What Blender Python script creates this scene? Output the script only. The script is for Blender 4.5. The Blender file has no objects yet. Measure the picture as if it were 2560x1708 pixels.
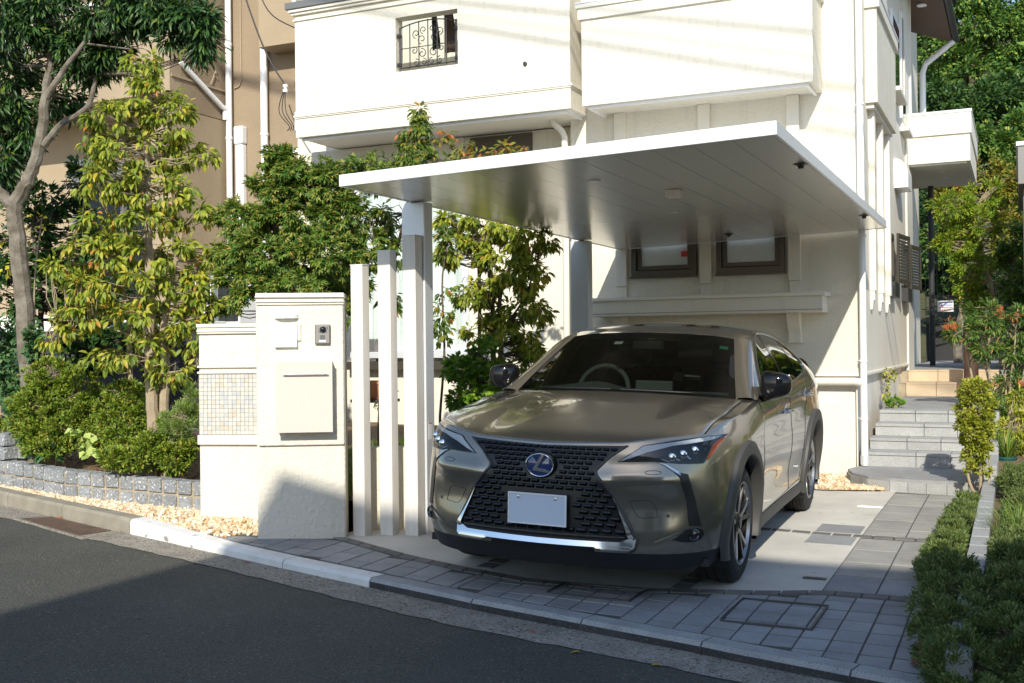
import bpy, bmesh, math, random
import numpy as np
from mathutils import Vector, Matrix
from math import sin, cos, pi, radians, sqrt, atan2
sc = bpy.context.scene
COL = sc.collection
random.seed(7); rng = np.random.default_rng(11)

# ------------------------------------------------------------------ camera
CAMZ = 1.38; F = 2737.0; IW, IH = 2560.0, 1708.0
YW, PT, RO = radians(24.773), radians(.2048), radians(-.635)
fw = np.array([-sin(YW)*cos(PT), cos(YW)*cos(PT), sin(PT)])
rt = np.array([cos(YW), sin(YW), 0.0]); up = np.cross(rt, fw)
rt, up = cos(RO)*rt+sin(RO)*up, -sin(RO)*rt+cos(RO)*up
CAM = np.array([0, 0, CAMZ])
cam = bpy.data.objects.new('camera', bpy.data.cameras.new('camera')); COL.objects.link(cam)
M = Matrix.Identity(4)
for i in range(3):
    M[i][0], M[i][1], M[i][2], M[i][3] = rt[i], up[i], -fw[i], CAM[i]
cam.matrix_world = M
cam.data.sensor_width = 36; cam.data.lens = F/IW*36; cam.data.clip_end = 600; cam.data.clip_start = .05
sc.camera = cam
# ------------------------------------------------------------------ light
SUN = Vector((-.2536, .8141, -.5225)).normalized()
wd = bpy.data.worlds.new('World'); sc.world = wd; wd.use_nodes = True
wt = wd.node_tree; sky = wt.nodes.new('ShaderNodeTexSky'); sky.sky_type = 'NISHITA'
sky.sun_disc = False; sky.sun_elevation = radians(31.5); sky.sun_rotation = radians(162.7)
sky.dust_density = .6; sky.ozone_density = 1.6
wt.links.new(sky.outputs[0], wt.nodes['Background'].inputs[0]); wt.nodes['Background'].inputs[1].default_value = .15
sl = bpy.data.lights.new('sun', 'SUN'); sl.energy = 4.0; sl.angle = radians(.55); sl.color = (1, .94, .82)
so = bpy.data.objects.new('sun', sl); COL.objects.link(so); so.rotation_euler = SUN.to_track_quat('-Z', 'Y').to_euler()
sc.view_settings.view_transform = 'Standard'; sc.view_settings.look = 'None'
sc.view_settings.exposure = .40; sc.view_settings.gamma = 1
sc.render.engine = 'CYCLES'
# ------------------------------------------------------------------ pixel -> place helpers
def ray(u, v): return fw+rt*(u-IW/2)/F-up*(v-IH/2)/F
def ony(u, v, y): d = ray(u, v); return CAM+d*(y/d[1])
def onx(u, v, x): d = ray(u, v); return CAM+d*(x/d[0])
def onz(u, v, z): d = ray(u, v); return CAM+d*((z-CAMZ)/d[2])
K = IW/2350
def atd(u, v, d): return CAM+ray(u*K, v*K)*d          # 2350-wide pixel, forward distance
def G(x, y): return .0125*(min(y, 8.9)-6)-.022*(max(min(x, -1.2), -9)+1.45)
def RD(x, y): return -.067-.022*(max(min(x, -1.2), -9)+1.45)
# ------------------------------------------------------------------ materials
def pm(name, col, rough=.6, metal=0, col2=None, vs=6, bump=0, bs=80, coat=0, spec=.5, rand=0, isl=None, fine=None, trans=0, bd=.01, stretch=None, streak=None):
    m = bpy.data.materials.new(name); m.use_nodes = True
    nt = m.node_tree; N = nt.nodes; Lk = nt.links.new
    b = N['Principled BSDF']; b.inputs['Roughness'].default_value = rough; b.inputs['Metallic'].default_value = metal
    b.inputs['Coat Weight'].default_value = coat; b.inputs['Coat Roughness'].default_value = .03
    b.inputs['Specular IOR Level'].default_value = spec
    c = (*col, 1)
    b.inputs['Base Color'].default_value = c
    geo = N.new('ShaderNodeNewGeometry'); vec = geo.outputs['Position']
    if stretch:
        mp = N.new('ShaderNodeMapping'); mp.inputs['Scale'].default_value = stretch; Lk(vec, mp.inputs[0]); vec = mp.outputs[0]
    out = None
    def mixc(fac, a, bb, mode='MIX'):
        mx = N.new('ShaderNodeMix'); mx.data_type = 'RGBA'; mx.blend_type = mode
        if isinstance(fac, (int, float)): mx.inputs[0].default_value = fac
        else: Lk(fac, mx.inputs[0])
        for s, v in ((6, a), (7, bb)):
            if isinstance(v, tuple): mx.inputs[s].default_value = v
            else: Lk(v, mx.inputs[s])
        return mx.outputs[2]
    def noise(scale, det=4, ro=.6):
        n = N.new('ShaderNodeTexNoise'); n.inputs['Scale'].default_value = scale; n.inputs['Detail'].default_value = det
        n.inputs['Roughness'].default_value = ro; Lk(vec, n.inputs['Vector']); return n.outputs[0]
    def ramp(s, a, bb):
        r = N.new('ShaderNodeMapRange'); r.inputs[1].default_value = a; r.inputs[2].default_value = bb; Lk(s, r.inputs[0]); return r.outputs[0]
    if col2: out = mixc(ramp(noise(vs), .35, .68), c, (*col2, 1))
    if fine:                                   # (colour, scale, lo, hi) speckle
        for fc, fs, lo, hi in fine:
            out = mixc(ramp(noise(fs, 2, .5), lo, hi), out if out else c, (*fc, 1))
    if streak:                                 # run-off stains: colour, amount
        ms_ = N.new('ShaderNodeMapping'); ms_.inputs['Scale'].default_value = (5.5, 5.5, .28); Lk(geo.outputs['Position'], ms_.inputs[0])
        ns = N.new('ShaderNodeTexNoise'); ns.inputs['Scale'].default_value = 2.2; ns.inputs['Detail'].default_value = 5; ns.inputs['Roughness'].default_value = .65; Lk(ms_.outputs[0], ns.inputs['Vector'])
        rs = ramp(ns.outputs[0], .52, .80); mm_ = N.new('ShaderNodeMath'); mm_.operation = 'MULTIPLY'; mm_.inputs[1].default_value = streak[1]; Lk(rs, mm_.inputs[0])
        out = mixc(mm_.outputs[0], out if out else c, (*streak[0], 1))
    if rand or isl:
        if isl:
            cr = N.new('ShaderNodeValToRGB'); cr.color_ramp.interpolation = 'LINEAR'
            e = cr.color_ramp.elements
            while len(e) < len(isl): e.new(.5)
            for i, (p_, cc) in enumerate(isl): e[i].position = p_; e[i].color = (*cc, 1)
            src = geo.outputs['Random Per Island'] if not rand else None
            if rand:
                oi = N.new('ShaderNodeObjectInfo'); src = oi.outputs['Random']
            Lk(src, cr.inputs[0]); out = mixc(.0, cr.outputs[0], cr.outputs[0]) if not out else mixc(.5, cr.outputs[0], out)
        else:
            oi = N.new('ShaderNodeObjectInfo'); mr = N.new('ShaderNodeMapRange')
            mr.inputs[3].default_value = 1-rand; mr.inputs[4].default_value = 1+rand; Lk(oi.outputs['Random'], mr.inputs[0])
            vm = N.new('ShaderNodeVectorMath'); vm.operation = 'SCALE'
            if out: Lk(out, vm.inputs[0])
            else: vm.inputs[0].default_value = col
            Lk(mr.outputs[0], vm.inputs['Scale']); out = vm.outputs[0]
    if out: Lk(out, b.inputs['Base Color'])
    if bump:
        bn = N.new('ShaderNodeBump'); bn.inputs['Strength'].default_value = bump; bn.inputs['Distance'].default_value = bd
        Lk(noise(bs, 3, .6), bn.inputs['Height']); Lk(bn.outputs[0], b.inputs['Normal'])
    if trans:
        tr = N.new('ShaderNodeBsdfTranslucent'); ms = N.new('ShaderNodeMixShader'); ms.inputs[0].default_value = trans
        if out: Lk(out, tr.inputs[0])
        else: tr.inputs[0].default_value = c
        Lk(b.outputs[0], ms.inputs[1]); Lk(tr.outputs[0], ms.inputs[2]); Lk(ms.outputs[0], N['Material Output'].inputs[0])
    return m
def glassmat(name, tint, refl=1.0, rough=0.0, ior=1.5):
    m = bpy.data.materials.new(name); m.use_nodes = True; nt = m.node_tree; N = nt.nodes; Lk = nt.links.new
    N.remove(N['Principled BSDF'])
    t = N.new('ShaderNodeBsdfTransparent'); t.inputs[0].default_value = (*tint, 1)
    g = N.new('ShaderNodeBsdfGlossy'); g.inputs['Roughness'].default_value = rough
    f = N.new('ShaderNodeFresnel'); f.inputs[0].default_value = ior
    mu = N.new('ShaderNodeMath'); mu.operation = 'MULTIPLY'; mu.inputs[1].default_value = refl; Lk(f.outputs[0], mu.inputs[0])
    ms = N.new('ShaderNodeMixShader'); Lk(mu.outputs[0], ms.inputs[0]); Lk(t.outputs[0], ms.inputs[1]); Lk(g.outputs[0], ms.inputs[2])
    Lk(ms.outputs[0], N['Material Output'].inputs[0]); return m
MT = {}
def A(k, *a, **kw): MT[k] = pm(k, *a, **kw)
A('stucco', (.775, .735, .625), .85, col2=(.745, .705, .595), vs=1.2, bump=.55, bs=34, bd=.014, stretch=(.8, 1, 3.2), fine=[((.69, .655, .56), 30, .5, .75)], streak=((.50, .47, .40), .45))
A('stucco_smooth', (.775, .735, .635), .8, col2=(.745, .70, .60), vs=2, bump=.3, bs=90, bd=.006, streak=((.50, .47, .40), .35))
A('gate_stucco', (.74, .695, .595), .85, col2=(.70, .655, .555), vs=3, bump=.7, bs=32, bd=.015, streak=((.52, .48, .40), .4))
A('trim', (.77, .735, .645), .7, bump=.15, bs=120, bd=.004)
A('plinth', (.80, .76, .68), .8, col2=(.72, .68, .6), vs=3, bump=.25, bs=60)
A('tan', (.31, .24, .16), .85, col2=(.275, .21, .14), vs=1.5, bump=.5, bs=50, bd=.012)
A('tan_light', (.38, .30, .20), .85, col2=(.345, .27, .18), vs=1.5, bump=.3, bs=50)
A('asphalt', (.090, .088, .072), .85, col2=(.060, .059, .050), vs=.9, bump=1, bs=80, bd=.02, fine=[((.24, .23, .20), 85, .60, .72), ((.03, .03, .027), 60, .56, .72)])
A('gutter_concrete', (.33, .295, .24), .9, col2=(.22, .195, .16), vs=5, bump=.8, bs=110, fine=[((.46, .43, .37), 70, .55, .68), ((.10, .085, .065), 55, .55, .68)])
A('kerb_old', (.30, .27, .21), .9, col2=(.22, .20, .15), vs=5, bump=.5, bs=90, fine=[((.40, .37, .3), 160, .6, .7)])
A('kerb_white', (.78, .78, .77), .6, col2=(.66, .65, .62), vs=5, bump=.3, bs=70, fine=[((.30, .27, .23), 9, .68, .74)])
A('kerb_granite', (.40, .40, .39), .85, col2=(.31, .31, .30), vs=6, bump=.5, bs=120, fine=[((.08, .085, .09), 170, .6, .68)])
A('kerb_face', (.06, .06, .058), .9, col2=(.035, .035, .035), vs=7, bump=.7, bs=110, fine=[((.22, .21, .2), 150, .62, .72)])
A('concrete', (.66, .63, .56), .8, col2=(.54, .51, .445), vs=2.2, bump=.15, bs=120, fine=[((.36, .34, .3), 14, .68, .8)])
A('tile_grey', (.325, .33, .335), .75, col2=(.25, .25, .25), vs=4, rand=.12, bump=.3, bs=130, bd=.004, fine=[((.40, .40, .40), 160, .6, .72), ((.18, .18, .19), 130, .6, .72)])
A('tile_warm', (.37, .36, .325), .75, col2=(.28, .272, .245), vs=4, rand=.08, bump=.3, bs=130, bd=.004, fine=[((.5, .49, .46), 160, .6, .72)])
A('band_dark', (.20, .19, .17), .8, col2=(.14, .135, .125), vs=8, rand=.12, bump=.5, bs=90)
A('grout', (.115, .108, .095), .9, col2=(.08, .075, .066), vs=9, bump=.4, bs=100)
A('granite', (.385, .39, .38), .75, col2=(.32, .325, .315), vs=5, rand=.07, bump=.35, bs=140, bd=.004, fine=[((.25, .255, .26), 170, .58, .68), ((.62, .62, .62), 150, .62, .72)])
A('granite_block', (.265, .28, .295), .8, col2=(.21, .22, .225), vs=14, rand=.16, bump=.9, bs=45, bd=.012, fine=[((.62, .63, .63), 55, .60, .66), ((.10, .11, .12), 60, .62, .70)])
A('mortar', (.40, .34, .24), .9, col2=(.32, .27, .19), vs=9, bump=.5, bs=90)
A('tan_step', (.56, .44, .30), .8, col2=(.48, .37, .25), vs=4, rand=.08, bump=.2, bs=110)
A('gravel', (.6, .5, .35), .8, isl=[(0, (.80, .76, .66)), (.35, (.72, .60, .42)), (.6, (.62, .40, .20)), (.8, (.78, .66, .48)), (1, (.45, .27, .13))])
A('gravel_bed', (.42, .31, .19), .9, col2=(.62, .5, .33), vs=25, bump=.8, bs=40)
A('soil', (.13, .085, .05), .95, col2=(.22, .15, .09), vs=9, bump=1, bs=35, bd=.03)
A('bark_mulch', (.20, .09, .045), .9, col2=(.30, .15, .08), vs=40, bump=1, bs=60)
A('ground_green', (.06, .08, .03), .95, col2=(.10, .08, .045), vs=3, bump=1, bs=20)
A('white_post', (.74, .705, .645), .55, col2=(.69, .655, .595), vs=5, bump=.12, bs=60, stretch=(6, 6, .6))
A('alu_white', (.70, .72, .74), .35, metal=.25, spec=.6)
A('alu_edge', (.86, .87, .88), .35, metal=.15)
A('alu_soffit', (.74, .725, .68), .22, metal=.5, spec=.6, col2=(.70, .685, .645), vs=.8)
A('white_metal', (.86, .86, .86), .35)
A('mail_wood', (.66, .575, .51), .6, col2=(.61, .53, .465), vs=9, stretch=(30, 30, 1.2))
A('steel', (.62, .61, .59), .25, metal=1)
A('dark_metal', (.05, .052, .055), .45, metal=.4)
A('bronze', (.10, .088, .072), .4, metal=.5)
A('iron_black', (.018, .018, .02), .5)
A('pvc_white', (.84, .86, .87), .4)
A('pvc_cream', (.78, .745, .66), .45)
A('rubber', (.018, .018, .018), .85, col2=(.03, .028, .026), vs=20, bump=.2, bs=90)
A('black_plastic', (.014, .0145, .016), .38)
A('grey_plastic', (.062, .060, .056), .5, bump=.1, bs=300); A('lip_black', (.018, .018, .019), .45)
A('piano', (.006, .006, .007), .08, spec=.5)
A('chrome', (.80, .81, .82), .10, metal=1)
A('satin', (.55, .55, .55), .22, metal=1)
A('paint', (.315, .283, .228), .20, metal=.76, coat=1)
A('wheel_dark', (.07, .068, .065), .3, metal=.8); A('wheel_silver', (.42, .42, .42), .28, metal=1)
A('interior', (.022, .024, .024), .7)
A('interior2', (.16, .175, .165), .75)
A('amber', (.75, .13, .02), .2, coat=1)
A('blue_emblem', (.02, .04, .14), .08, coat=1)
A('plate', (.60, .68, .80), .45); A('lamp_white', (.72, .75, .78), .25, coat=.5)
A('sticker_green', (.05, .45, .25), .5)
A('sticker_white', (.75, .85, .8), .5)
A('terracotta', (.62, .26, .12), .8, col2=(.54, .22, .10), vs=20)
A('pot_green', (.012, .075, .065), .45)
A('curtain', (.84, .85, .83), .8, col2=(.72, .74, .74), vs=2.5, stretch=(14, 14, .4))
A('cloth_dark', (.02, .02, .025), .9); A('cloth_brown', (.07, .045, .035), .9); A('cloth_blue', (.15, .22, .35), .9)
A('frosted', (.62, .66, .66), .35, col2=(.5, .54, .55), vs=3, bump=.15, bs=90)
A('dark_glass', (.02, .025, .028), .04, spec=.9)
A('sky_glass', (.10, .13, .16), .05, spec=.9)
A('eave_brown', (.11, .055, .035), .6, col2=(.09, .045, .03), vs=2)
A('roof_dark', (.05, .05, .055), .6)
A('block_dark', (.055, .056, .058), .9, col2=(.035, .036, .038), vs=2, bump=.6, bs=30)
A('bark', (.115, .095, .07), .9, col2=(.24, .215, .175), vs=10, bump=.8, bs=40, bd=.01)
A('bark_dark', (.10, .075, .055), .9, col2=(.15, .11, .08), vs=10, bump=.6, bs=40)
A('bark_pale', (.40, .32, .22), .9, col2=(.30, .24, .16), vs=12, bump=.4, bs=60)
A('sign_white', (.8, .8, .8), .5); A('sign_red', (.6, .05, .05), .5); A('sign_blue', (.08, .15, .5), .5)
A('intercom', (.22, .215, .205), .4, metal=.5); A('bell_grey', (.13, .125, .12), .45); A('bell_face', (.26, .25, .235), .4); A('lens_black', (.01, .01, .012), .08, coat=1)
A('cable', (.015, .015, .017), .6)
A('drain_rust', (.16, .10, .07), .7, col2=(.10, .065, .045), vs=12, bump=.3, bs=60, metal=.2)
A('cast_metal', (.10, .10, .10), .5, metal=.7)
A('house_white', (.80, .79, .76), .8, col2=(.76, .75, .72), vs=1)
A('orange_leaf', (.45, .10, .02), .7); A('yellow_leaf', (.55, .42, .04), .7)
LB = {'leaf_dark': 1.4, 'leaf_dogwood': 1.7, 'leaf_bush': 1.6, 'leaf_box': 1.5, 'leaf_azalea': 1.75, 'leaf_forest': 1.9, 'leaf_forest_deep': 1.8, 'leaf_forest_gold': 1.35, 'leaf_maple': 1.6, 'leaf_juniper': 1.0, 'leaf_nandina_red': .9}
def leafm(k, ramp_, trans=.38, rough=.45): MT[k] = pm(k, (.1, .15, .03), rough, isl=[(p_, tuple(min(.7, c_*LB.get(k, 1.4)) for c_ in cc)) for p_, cc in ramp_], trans=trans, spec=.35)
leafm('leaf_dark', [(0, (.012, .035, .010)), (.5, (.025, .065, .016)), (.9, (.045, .10, .02)), (1, (.12, .16, .02))], .22, .4)
leafm('leaf_dogwood', [(0, (.06, .095, .012)), (.35, (.135, .18, .020)), (.8, (.25, .275, .030)), (.96, (.36, .31, .04)), (1, (.34, .13, .03))], .42)
leafm('leaf_dogwood_deep', [(0, (.045, .085, .015)), (.5, (.085, .14, .02)), (.88, (.17, .21, .03)), (.95, (.27, .20, .03)), (1, (.33, .09, .03))])
leafm('leaf_dogwood_red', [(0, (.07, .10, .02)), (.45, (.15, .17, .025)), (.75, (.28, .20, .03)), (1, (.36, .09, .04))])
leafm('leaf_maple', [(0, (.03, .08, .014)), (.45, (.07, .14, .02)), (.78, (.16, .20, .03)), (1, (.32, .25, .06))])
leafm('leaf_azalea', [(0, (.045, .08, .010)), (.5, (.095, .15, .015)), (.9, (.18, .22, .025)), (1, (.26, .15, .04))], .25)
leafm('leaf_ivy', [(0, (.03, .09, .03)), (.6, (.06, .14, .05)), (1, (.14, .20, .08))], .25)
leafm('leaf_ivy_pale', [(0, (.20, .30, .05)), (1, (.42, .48, .16))], .3)
leafm('leaf_bush', [(0, (.04, .11, .012)), (.6, (.10, .21, .02)), (1, (.2, .28, .03))])
leafm('leaf_juniper', [(0, (.04, .085, .02)), (.5, (.10, .15, .035)), (1, (.22, .25, .07))], .15, .6)
leafm('leaf_grass', [(0, (.06, .13, .015)), (.7, (.13, .21, .03)), (1, (.34, .32, .10))], .3)
leafm('leaf_rosemary', [(0, (.09, .16, .03)), (.7, (.18, .26, .06)), (1, (.3, .36, .12))], .3)
leafm('leaf_box', [(0, (.10, .13, .012)), (.5, (.21, .24, .022)), (1, (.36, .34, .05))], .35)
leafm('leaf_nandina', [(0, (.03, .08, .015)), (.6, (.07, .14, .025)), (.96, (.16, .2, .03)), (1, (.40, .10, .04))], .3)
leafm('leaf_nandina_red', [(0, (.40, .07, .03)), (1, (.55, .2, .06))], .3)
leafm('leaf_forest', [(0, (.02, .055, .012)), (.5, (.05, .11, .02)), (.9, (.11, .17, .03)), (1, (.2, .2, .03))], .3)
leafm('leaf_forest_deep', [(0, (.012, .035, .010)), (.6, (.03, .07, .016)), (1, (.08, .13, .025))], .25)
leafm('leaf_forest_gold', [(0, (.06, .09, .012)), (.5, (.15, .17, .02)), (.9, (.28, .22, .03)), (1, (.34, .15, .02))], .35)
leafm('leaf_feather', [(0, (.07, .14, .012)), (.6, (.16, .26, .02)), (.92, (.28, .32, .03)), (1, (.4, .25, .03))], .4)
leafm('leaf_litter', [(0, (.06, .035, .018)), (.6, (.15, .085, .04)), (1, (.26, .17, .08))], .1, .8)
leafm('leaf_yellow', [(0, (.5, .40, .03)), (1, (.7, .55, .05))], .35)
MT['car_glass'] = glassmat('car_glass', (.30, .345, .33), 1.0)
MT['side_glass'] = glassmat('side_glass', (.16, .18, .17), 1.5)
MT['privacy_glass'] = glassmat('privacy_glass', (.05, .055, .05), 1.6)
MT['lamp_glass'] = glassmat('lamp_glass', (.85, .88, .9), .9)
MT['window_glass'] = glassmat('window_glass', (.93, .96, .96), 1.2)
# ------------------------------------------------------------------ builders
PINV = {}
def tag(o, label=None, cat=None, group=None, kind=None):
    if label: o['label'] = label
    if cat: o['category'] = cat
    if group: o['group'] = group
    if kind: o['kind'] = kind
    return o
def thing(name, loc, label, cat, group=None, mat=None):
    """an Empty at the thing's base; children are given in world coordinates (unless mat: a full local frame)"""
    o = bpy.data.objects.new(name, None); COL.objects.link(o); o.empty_display_size = .2
    if mat is not None: o.matrix_world = mat; PINV[o.name] = Matrix.Identity(4)
    else: o.location = Vector(loc); PINV[o.name] = Matrix.Translation(-Vector(loc))
    return tag(o, label, cat, group)
class MB:
    def __init__(s): s.v = []; s.f = []; s.m = []; s.cm = 0
    def add(s, vs, fs):
        n = len(s.v); s.v += [tuple(p) for p in vs]; s.f += [tuple(i+n for i in q) for q in fs]; s.m += [s.cm]*len(fs); return s
    def box(s, x0, x1, y0, y1, z0, z1):
        return s.add([(x0, y0, z0), (x1, y0, z0), (x1, y1, z0), (x0, y1, z0), (x0, y0, z1), (x1, y0, z1), (x1, y1, z1), (x0, y1, z1)],
                     [(0, 3, 2, 1), (4, 5, 6, 7), (0, 1, 5, 4), (1, 2, 6, 5), (2, 3, 7, 6), (3, 0, 4, 7)])
    def obox(s, c, ax, ay, az, hx, hy, hz):
        c, ax, ay, az = map(np.array, (c, ax, ay, az)); P = []
        for k in (-1, 1):
            for i, j in ((-1, -1), (1, -1), (1, 1), (-1, 1)): P.append(c+ax*hx*i+ay*hy*j+az*hz*k)
        return s.add(P, [(0, 3, 2, 1), (4, 5, 6, 7), (0, 1, 5, 4), (1, 2, 6, 5), (2, 3, 7, 6), (3, 0, 4, 7)])
    def tube(s, pts, r, n=8, caps=True):
        pts = [np.array(p, float) for p in pts]; m = len(pts); rs = r if hasattr(r, '__len__') else [r]*m
        V = []; pn = None
        for i in range(m):
            t = pts[min(i+1, m-1)]-pts[max(i-1, 0)]; t = t/(np.linalg.norm(t)+1e-9)
            if pn is None:
                a = np.array([0, 0, 1.]) if abs(t[2]) < .9 else np.array([1., 0, 0]); pn = np.cross(t, a)
            else: pn = pn-t*(pn@t)
            pn = pn/(np.linalg.norm(pn)+1e-9); q = np.cross(t, pn)
            for k in range(n): a = 2*pi*k/n; V.append(pts[i]+(pn*cos(a)+q*sin(a))*rs[i])
        Fc = [(i*n+k, i*n+(k+1) % n, (i+1)*n+(k+1) % n, (i+1)*n+k) for i in range(m-1) for k in range(n)]
        if caps: Fc += [tuple(range(n-1, -1, -1)), tuple((m-1)*n+k for k in range(n))]
        return s.add(V, Fc)
    def lathe(s, c, axis, prof, n=32):
        """prof: (along axis, radius)"""
        c = np.array(c, float); a = np.array(axis, float); a /= np.linalg.norm(a)
        b = np.cross(a, [0, 0, 1.] if abs(a[2]) < .9 else [1., 0, 0]); b /= np.linalg.norm(b); d = np.cross(a, b); V = []
        for h, r in prof:
            for k in range(n): t = 2*pi*k/n; V.append(c+a*h+(b*cos(t)+d*sin(t))*r)
        Fc = [(i*n+k, i*n+(k+1) % n, (i+1)*n+(k+1) % n, (i+1)*n+k) for i in range(len(prof)-1) for k in range(n)]
        return s.add(V, Fc)
    def prism(s, poly, axis, a0, a1):
        """poly of 2D points extruded along axis ('x': (y,z), 'y': (x,z), 'z': (x,y))"""
        def mk(p, a): return {'x': (a, p[0], p[1]), 'y': (p[0], a, p[1]), 'z': (p[0], p[1], a)}[axis]
        n = len(poly)
        return s.add([mk(p, a0) for p in poly]+[mk(p, a1) for p in poly],
                     [tuple(range(n)), tuple(range(2*n-1, n-1, -1))]+[(i, i+n, (i+1) % n+n, (i+1) % n) for i in range(n)])
    def wall(s, x0, x1, z0, z1, y0, y1, holes=(), swap=False):
        """a wall slab with real openings; holes (x0,x1,z0,z1); swap: runs along y"""
        xs = sorted({x0, x1, *[h[0] for h in holes], *[h[1] for h in holes]}); zs = sorted({z0, z1, *[h[2] for h in holes], *[h[3] for h in holes]})
        xs = [x for x in xs if x0 <= x <= x1]; zs = [z for z in zs if z0 <= z <= z1]
        def solid(i, j):
            if i < 0 or j < 0 or i >= len(xs)-1 or j >= len(zs)-1: return False
            cx, cz = (xs[i]+xs[i+1])/2, (zs[j]+zs[j+1])/2
            return not any(h[0] < cx < h[1] and h[2] < cz < h[3] for h in holes)
        idx = {}; V = []
        def vi(i, j, k):
            if (i, j, k) not in idx:
                idx[(i, j, k)] = len(V); a, b = xs[i], (y0, y1)[k]; V.append((b, a, zs[j]) if swap else (a, b, zs[j]))
            return idx[(i, j, k)]
        Fc = []
        for i in range(len(xs)-1):
            for j in range(len(zs)-1):
                if not solid(i, j): continue
                Fc.append((vi(i, j, 0), vi(i+1, j, 0), vi(i+1, j+1, 0), vi(i, j+1, 0))); Fc.append((vi(i, j, 1), vi(i, j+1, 1), vi(i+1, j+1, 1), vi(i+1, j, 1)))
                for di, dj, a, b in ((-1, 0, (i, j), (i, j+1)), (1, 0, (i+1, j+1), (i+1, j)), (0, -1, (i+1, j), (i, j)), (0, 1, (i, j+1), (i+1, j+1))):
                    if not solid(i+di, j+dj): Fc.append((vi(*a, 0), vi(*b, 0), vi(*b, 1), vi(*a, 1)))
        return s.add(V, Fc)
    def build(s, name, mat, parent=None, smooth=False, bevel=0, seg=2, **tg):
        me = bpy.data.meshes.new(name); me.from_pydata(s.v, [], s.f)
        mats = mat if isinstance(mat, (list, tuple)) else [mat]
        for m_ in mats: me.materials.append(MT[m_])
        if len(mats) > 1: me.polygons.foreach_set('material_index', s.m)
        bm = bmesh.new(); bm.from_mesh(me); bmesh.ops.recalc_face_normals(bm, faces=bm.faces); bm.to_mesh(me); bm.free()
        if smooth: me.polygons.foreach_set('use_smooth', [True]*len(me.polygons))
        o = bpy.data.objects.new(name, me); COL.objects.link(o)
        if parent is not None: o.parent = parent; o.matrix_parent_inverse = PINV.get(parent.name, Matrix.Identity(4)); 
        if parent is not None and parent.type == 'MESH': o.matrix_parent_inverse = Matrix.Identity(4)
        if smooth: sharp(o)
        if bevel:
            b = o.modifiers.new('b', 'BEVEL'); b.width = bevel; b.segments = seg; b.limit_method = 'ANGLE'; b.angle_limit = radians(40)
        return tag(o, **tg)
def sharp(o, ang=38):
    me = o.data; bm = bmesh.new(); bm.from_mesh(me)
    for e in bm.edges:
        if len(e.link_faces) == 2 and e.calc_face_angle(0) > radians(ang): e.smooth = False
    bm.to_mesh(me); bm.free()
def sub(o): PINV[o.name] = Matrix.Identity(4); return o
def spline(pts, n):
    """Catmull-Rom through pts, n samples"""
    P = np.array(pts, float); P = np.vstack([2*P[0]-P[1], P, 2*P[-1]-P[-2]]); m = len(P)-3; out = []
    for q in np.linspace(0, m-1e-6, n):
        i = int(q); t = q-i; a, b, c, d = P[i:i+4]
        out.append(.5*((2*b)+(c-a)*t+(2*a-5*b+4*c-d)*t*t+(3*b-a-3*c+d)*t**3))
    return np.array(out)
def inst(src, name, parent, mat4):
    o = bpy.data.objects.new(name, src); COL.objects.link(o)
    if parent is not None: o.parent = parent; o.matrix_parent_inverse = PINV.get(parent.name, Matrix.Identity(4))
    o.matrix_basis = mat4; return o
def block_mesh(name, mat, bev=.06, jit=0):
    """unit block (1x1x1 centred) with worn edges, shared by alike pieces"""
    bm = bmesh.new(); bmesh.ops.create_cube(bm, size=1)
    bmesh.ops.bevel(bm, geom=list(bm.edges), offset=bev, segments=1, affect='EDGES')
    if jit:
        for v in bm.verts: v.co += Vector([random.uniform(-jit, jit) for _ in range(3)])
    me = bpy.data.meshes.new(name); bm.to_mesh(me); bm.free(); me.materials.append(MT[mat]); return me
def TRS(loc, rot=0, scl=(1, 1, 1)): return Matrix.Translation(Vector(loc)) @ Matrix.Rotation(rot, 4, 'Z') @ Matrix.Diagonal((*scl, 1))
# ================================================================== SETTING
def sheet(name, poly, zf, mat, step=.5, **tg):
    """flat-lying polygon (x,y) refined on a grid, z from zf(x,y)"""
    bm = bmesh.new(); bm.faces.new([bm.verts.new((x, y, 0)) for x, y in poly])
    xs = [p[0] for p in poly]; ys = [p[1] for p in poly]
    for ax, lo, hi in ((0, min(xs), max(xs)), (1, min(ys), max(ys))):
        k = lo+step
        while k < hi:
            n = [0, 0, 0]; n[ax] = 1; c = [0, 0, 0]; c[ax] = k
            bmesh.ops.bisect_plane(bm, geom=bm.verts[:]+bm.edges[:]+bm.faces[:], plane_co=c, plane_no=n); k += step
    for kx in (-9, -1.2):
        bmesh.ops.bisect_plane(bm, geom=bm.verts[:]+bm.edges[:]+bm.faces[:], plane_co=(kx, 0, 0), plane_no=(1, 0, 0))
    for v in bm.verts: v.co.z = zf(v.co.x, v.co.y)
    bmesh.ops.recalc_face_normals(bm, faces=bm.faces)
    if sum(f.normal.z for f in bm.faces) < 0: bmesh.ops.reverse_faces(bm, faces=bm.faces)
    me = bpy.data.meshes.new(name); bm.to_mesh(me); bm.free(); me.materials.append(MT[mat])
    o = bpy.data.objects.new(name, me); COL.objects.link(o); return tag(o, **tg)
def KF(x): return float(np.interp(x, [-30, -7.8, -5.87, -4.196, -2.68, -1.354, -.44, 30], [12.8, 6.60, 6.08, 5.628, 5.242, 4.99, 4.741, -2.5]))  # kerb face line
def KH(x): return float(np.interp(x, [-5.95, -4.85, -4.2, 0], [.115, .065, .060, .058]))        # kerb height over the road
ground = sheet('ground', [(-120, -120), (120, -120), (120, 160), (-120, 160)], lambda x, y: RD(x, y)-.05, 'ground_green', 8, kind='structure')
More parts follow.
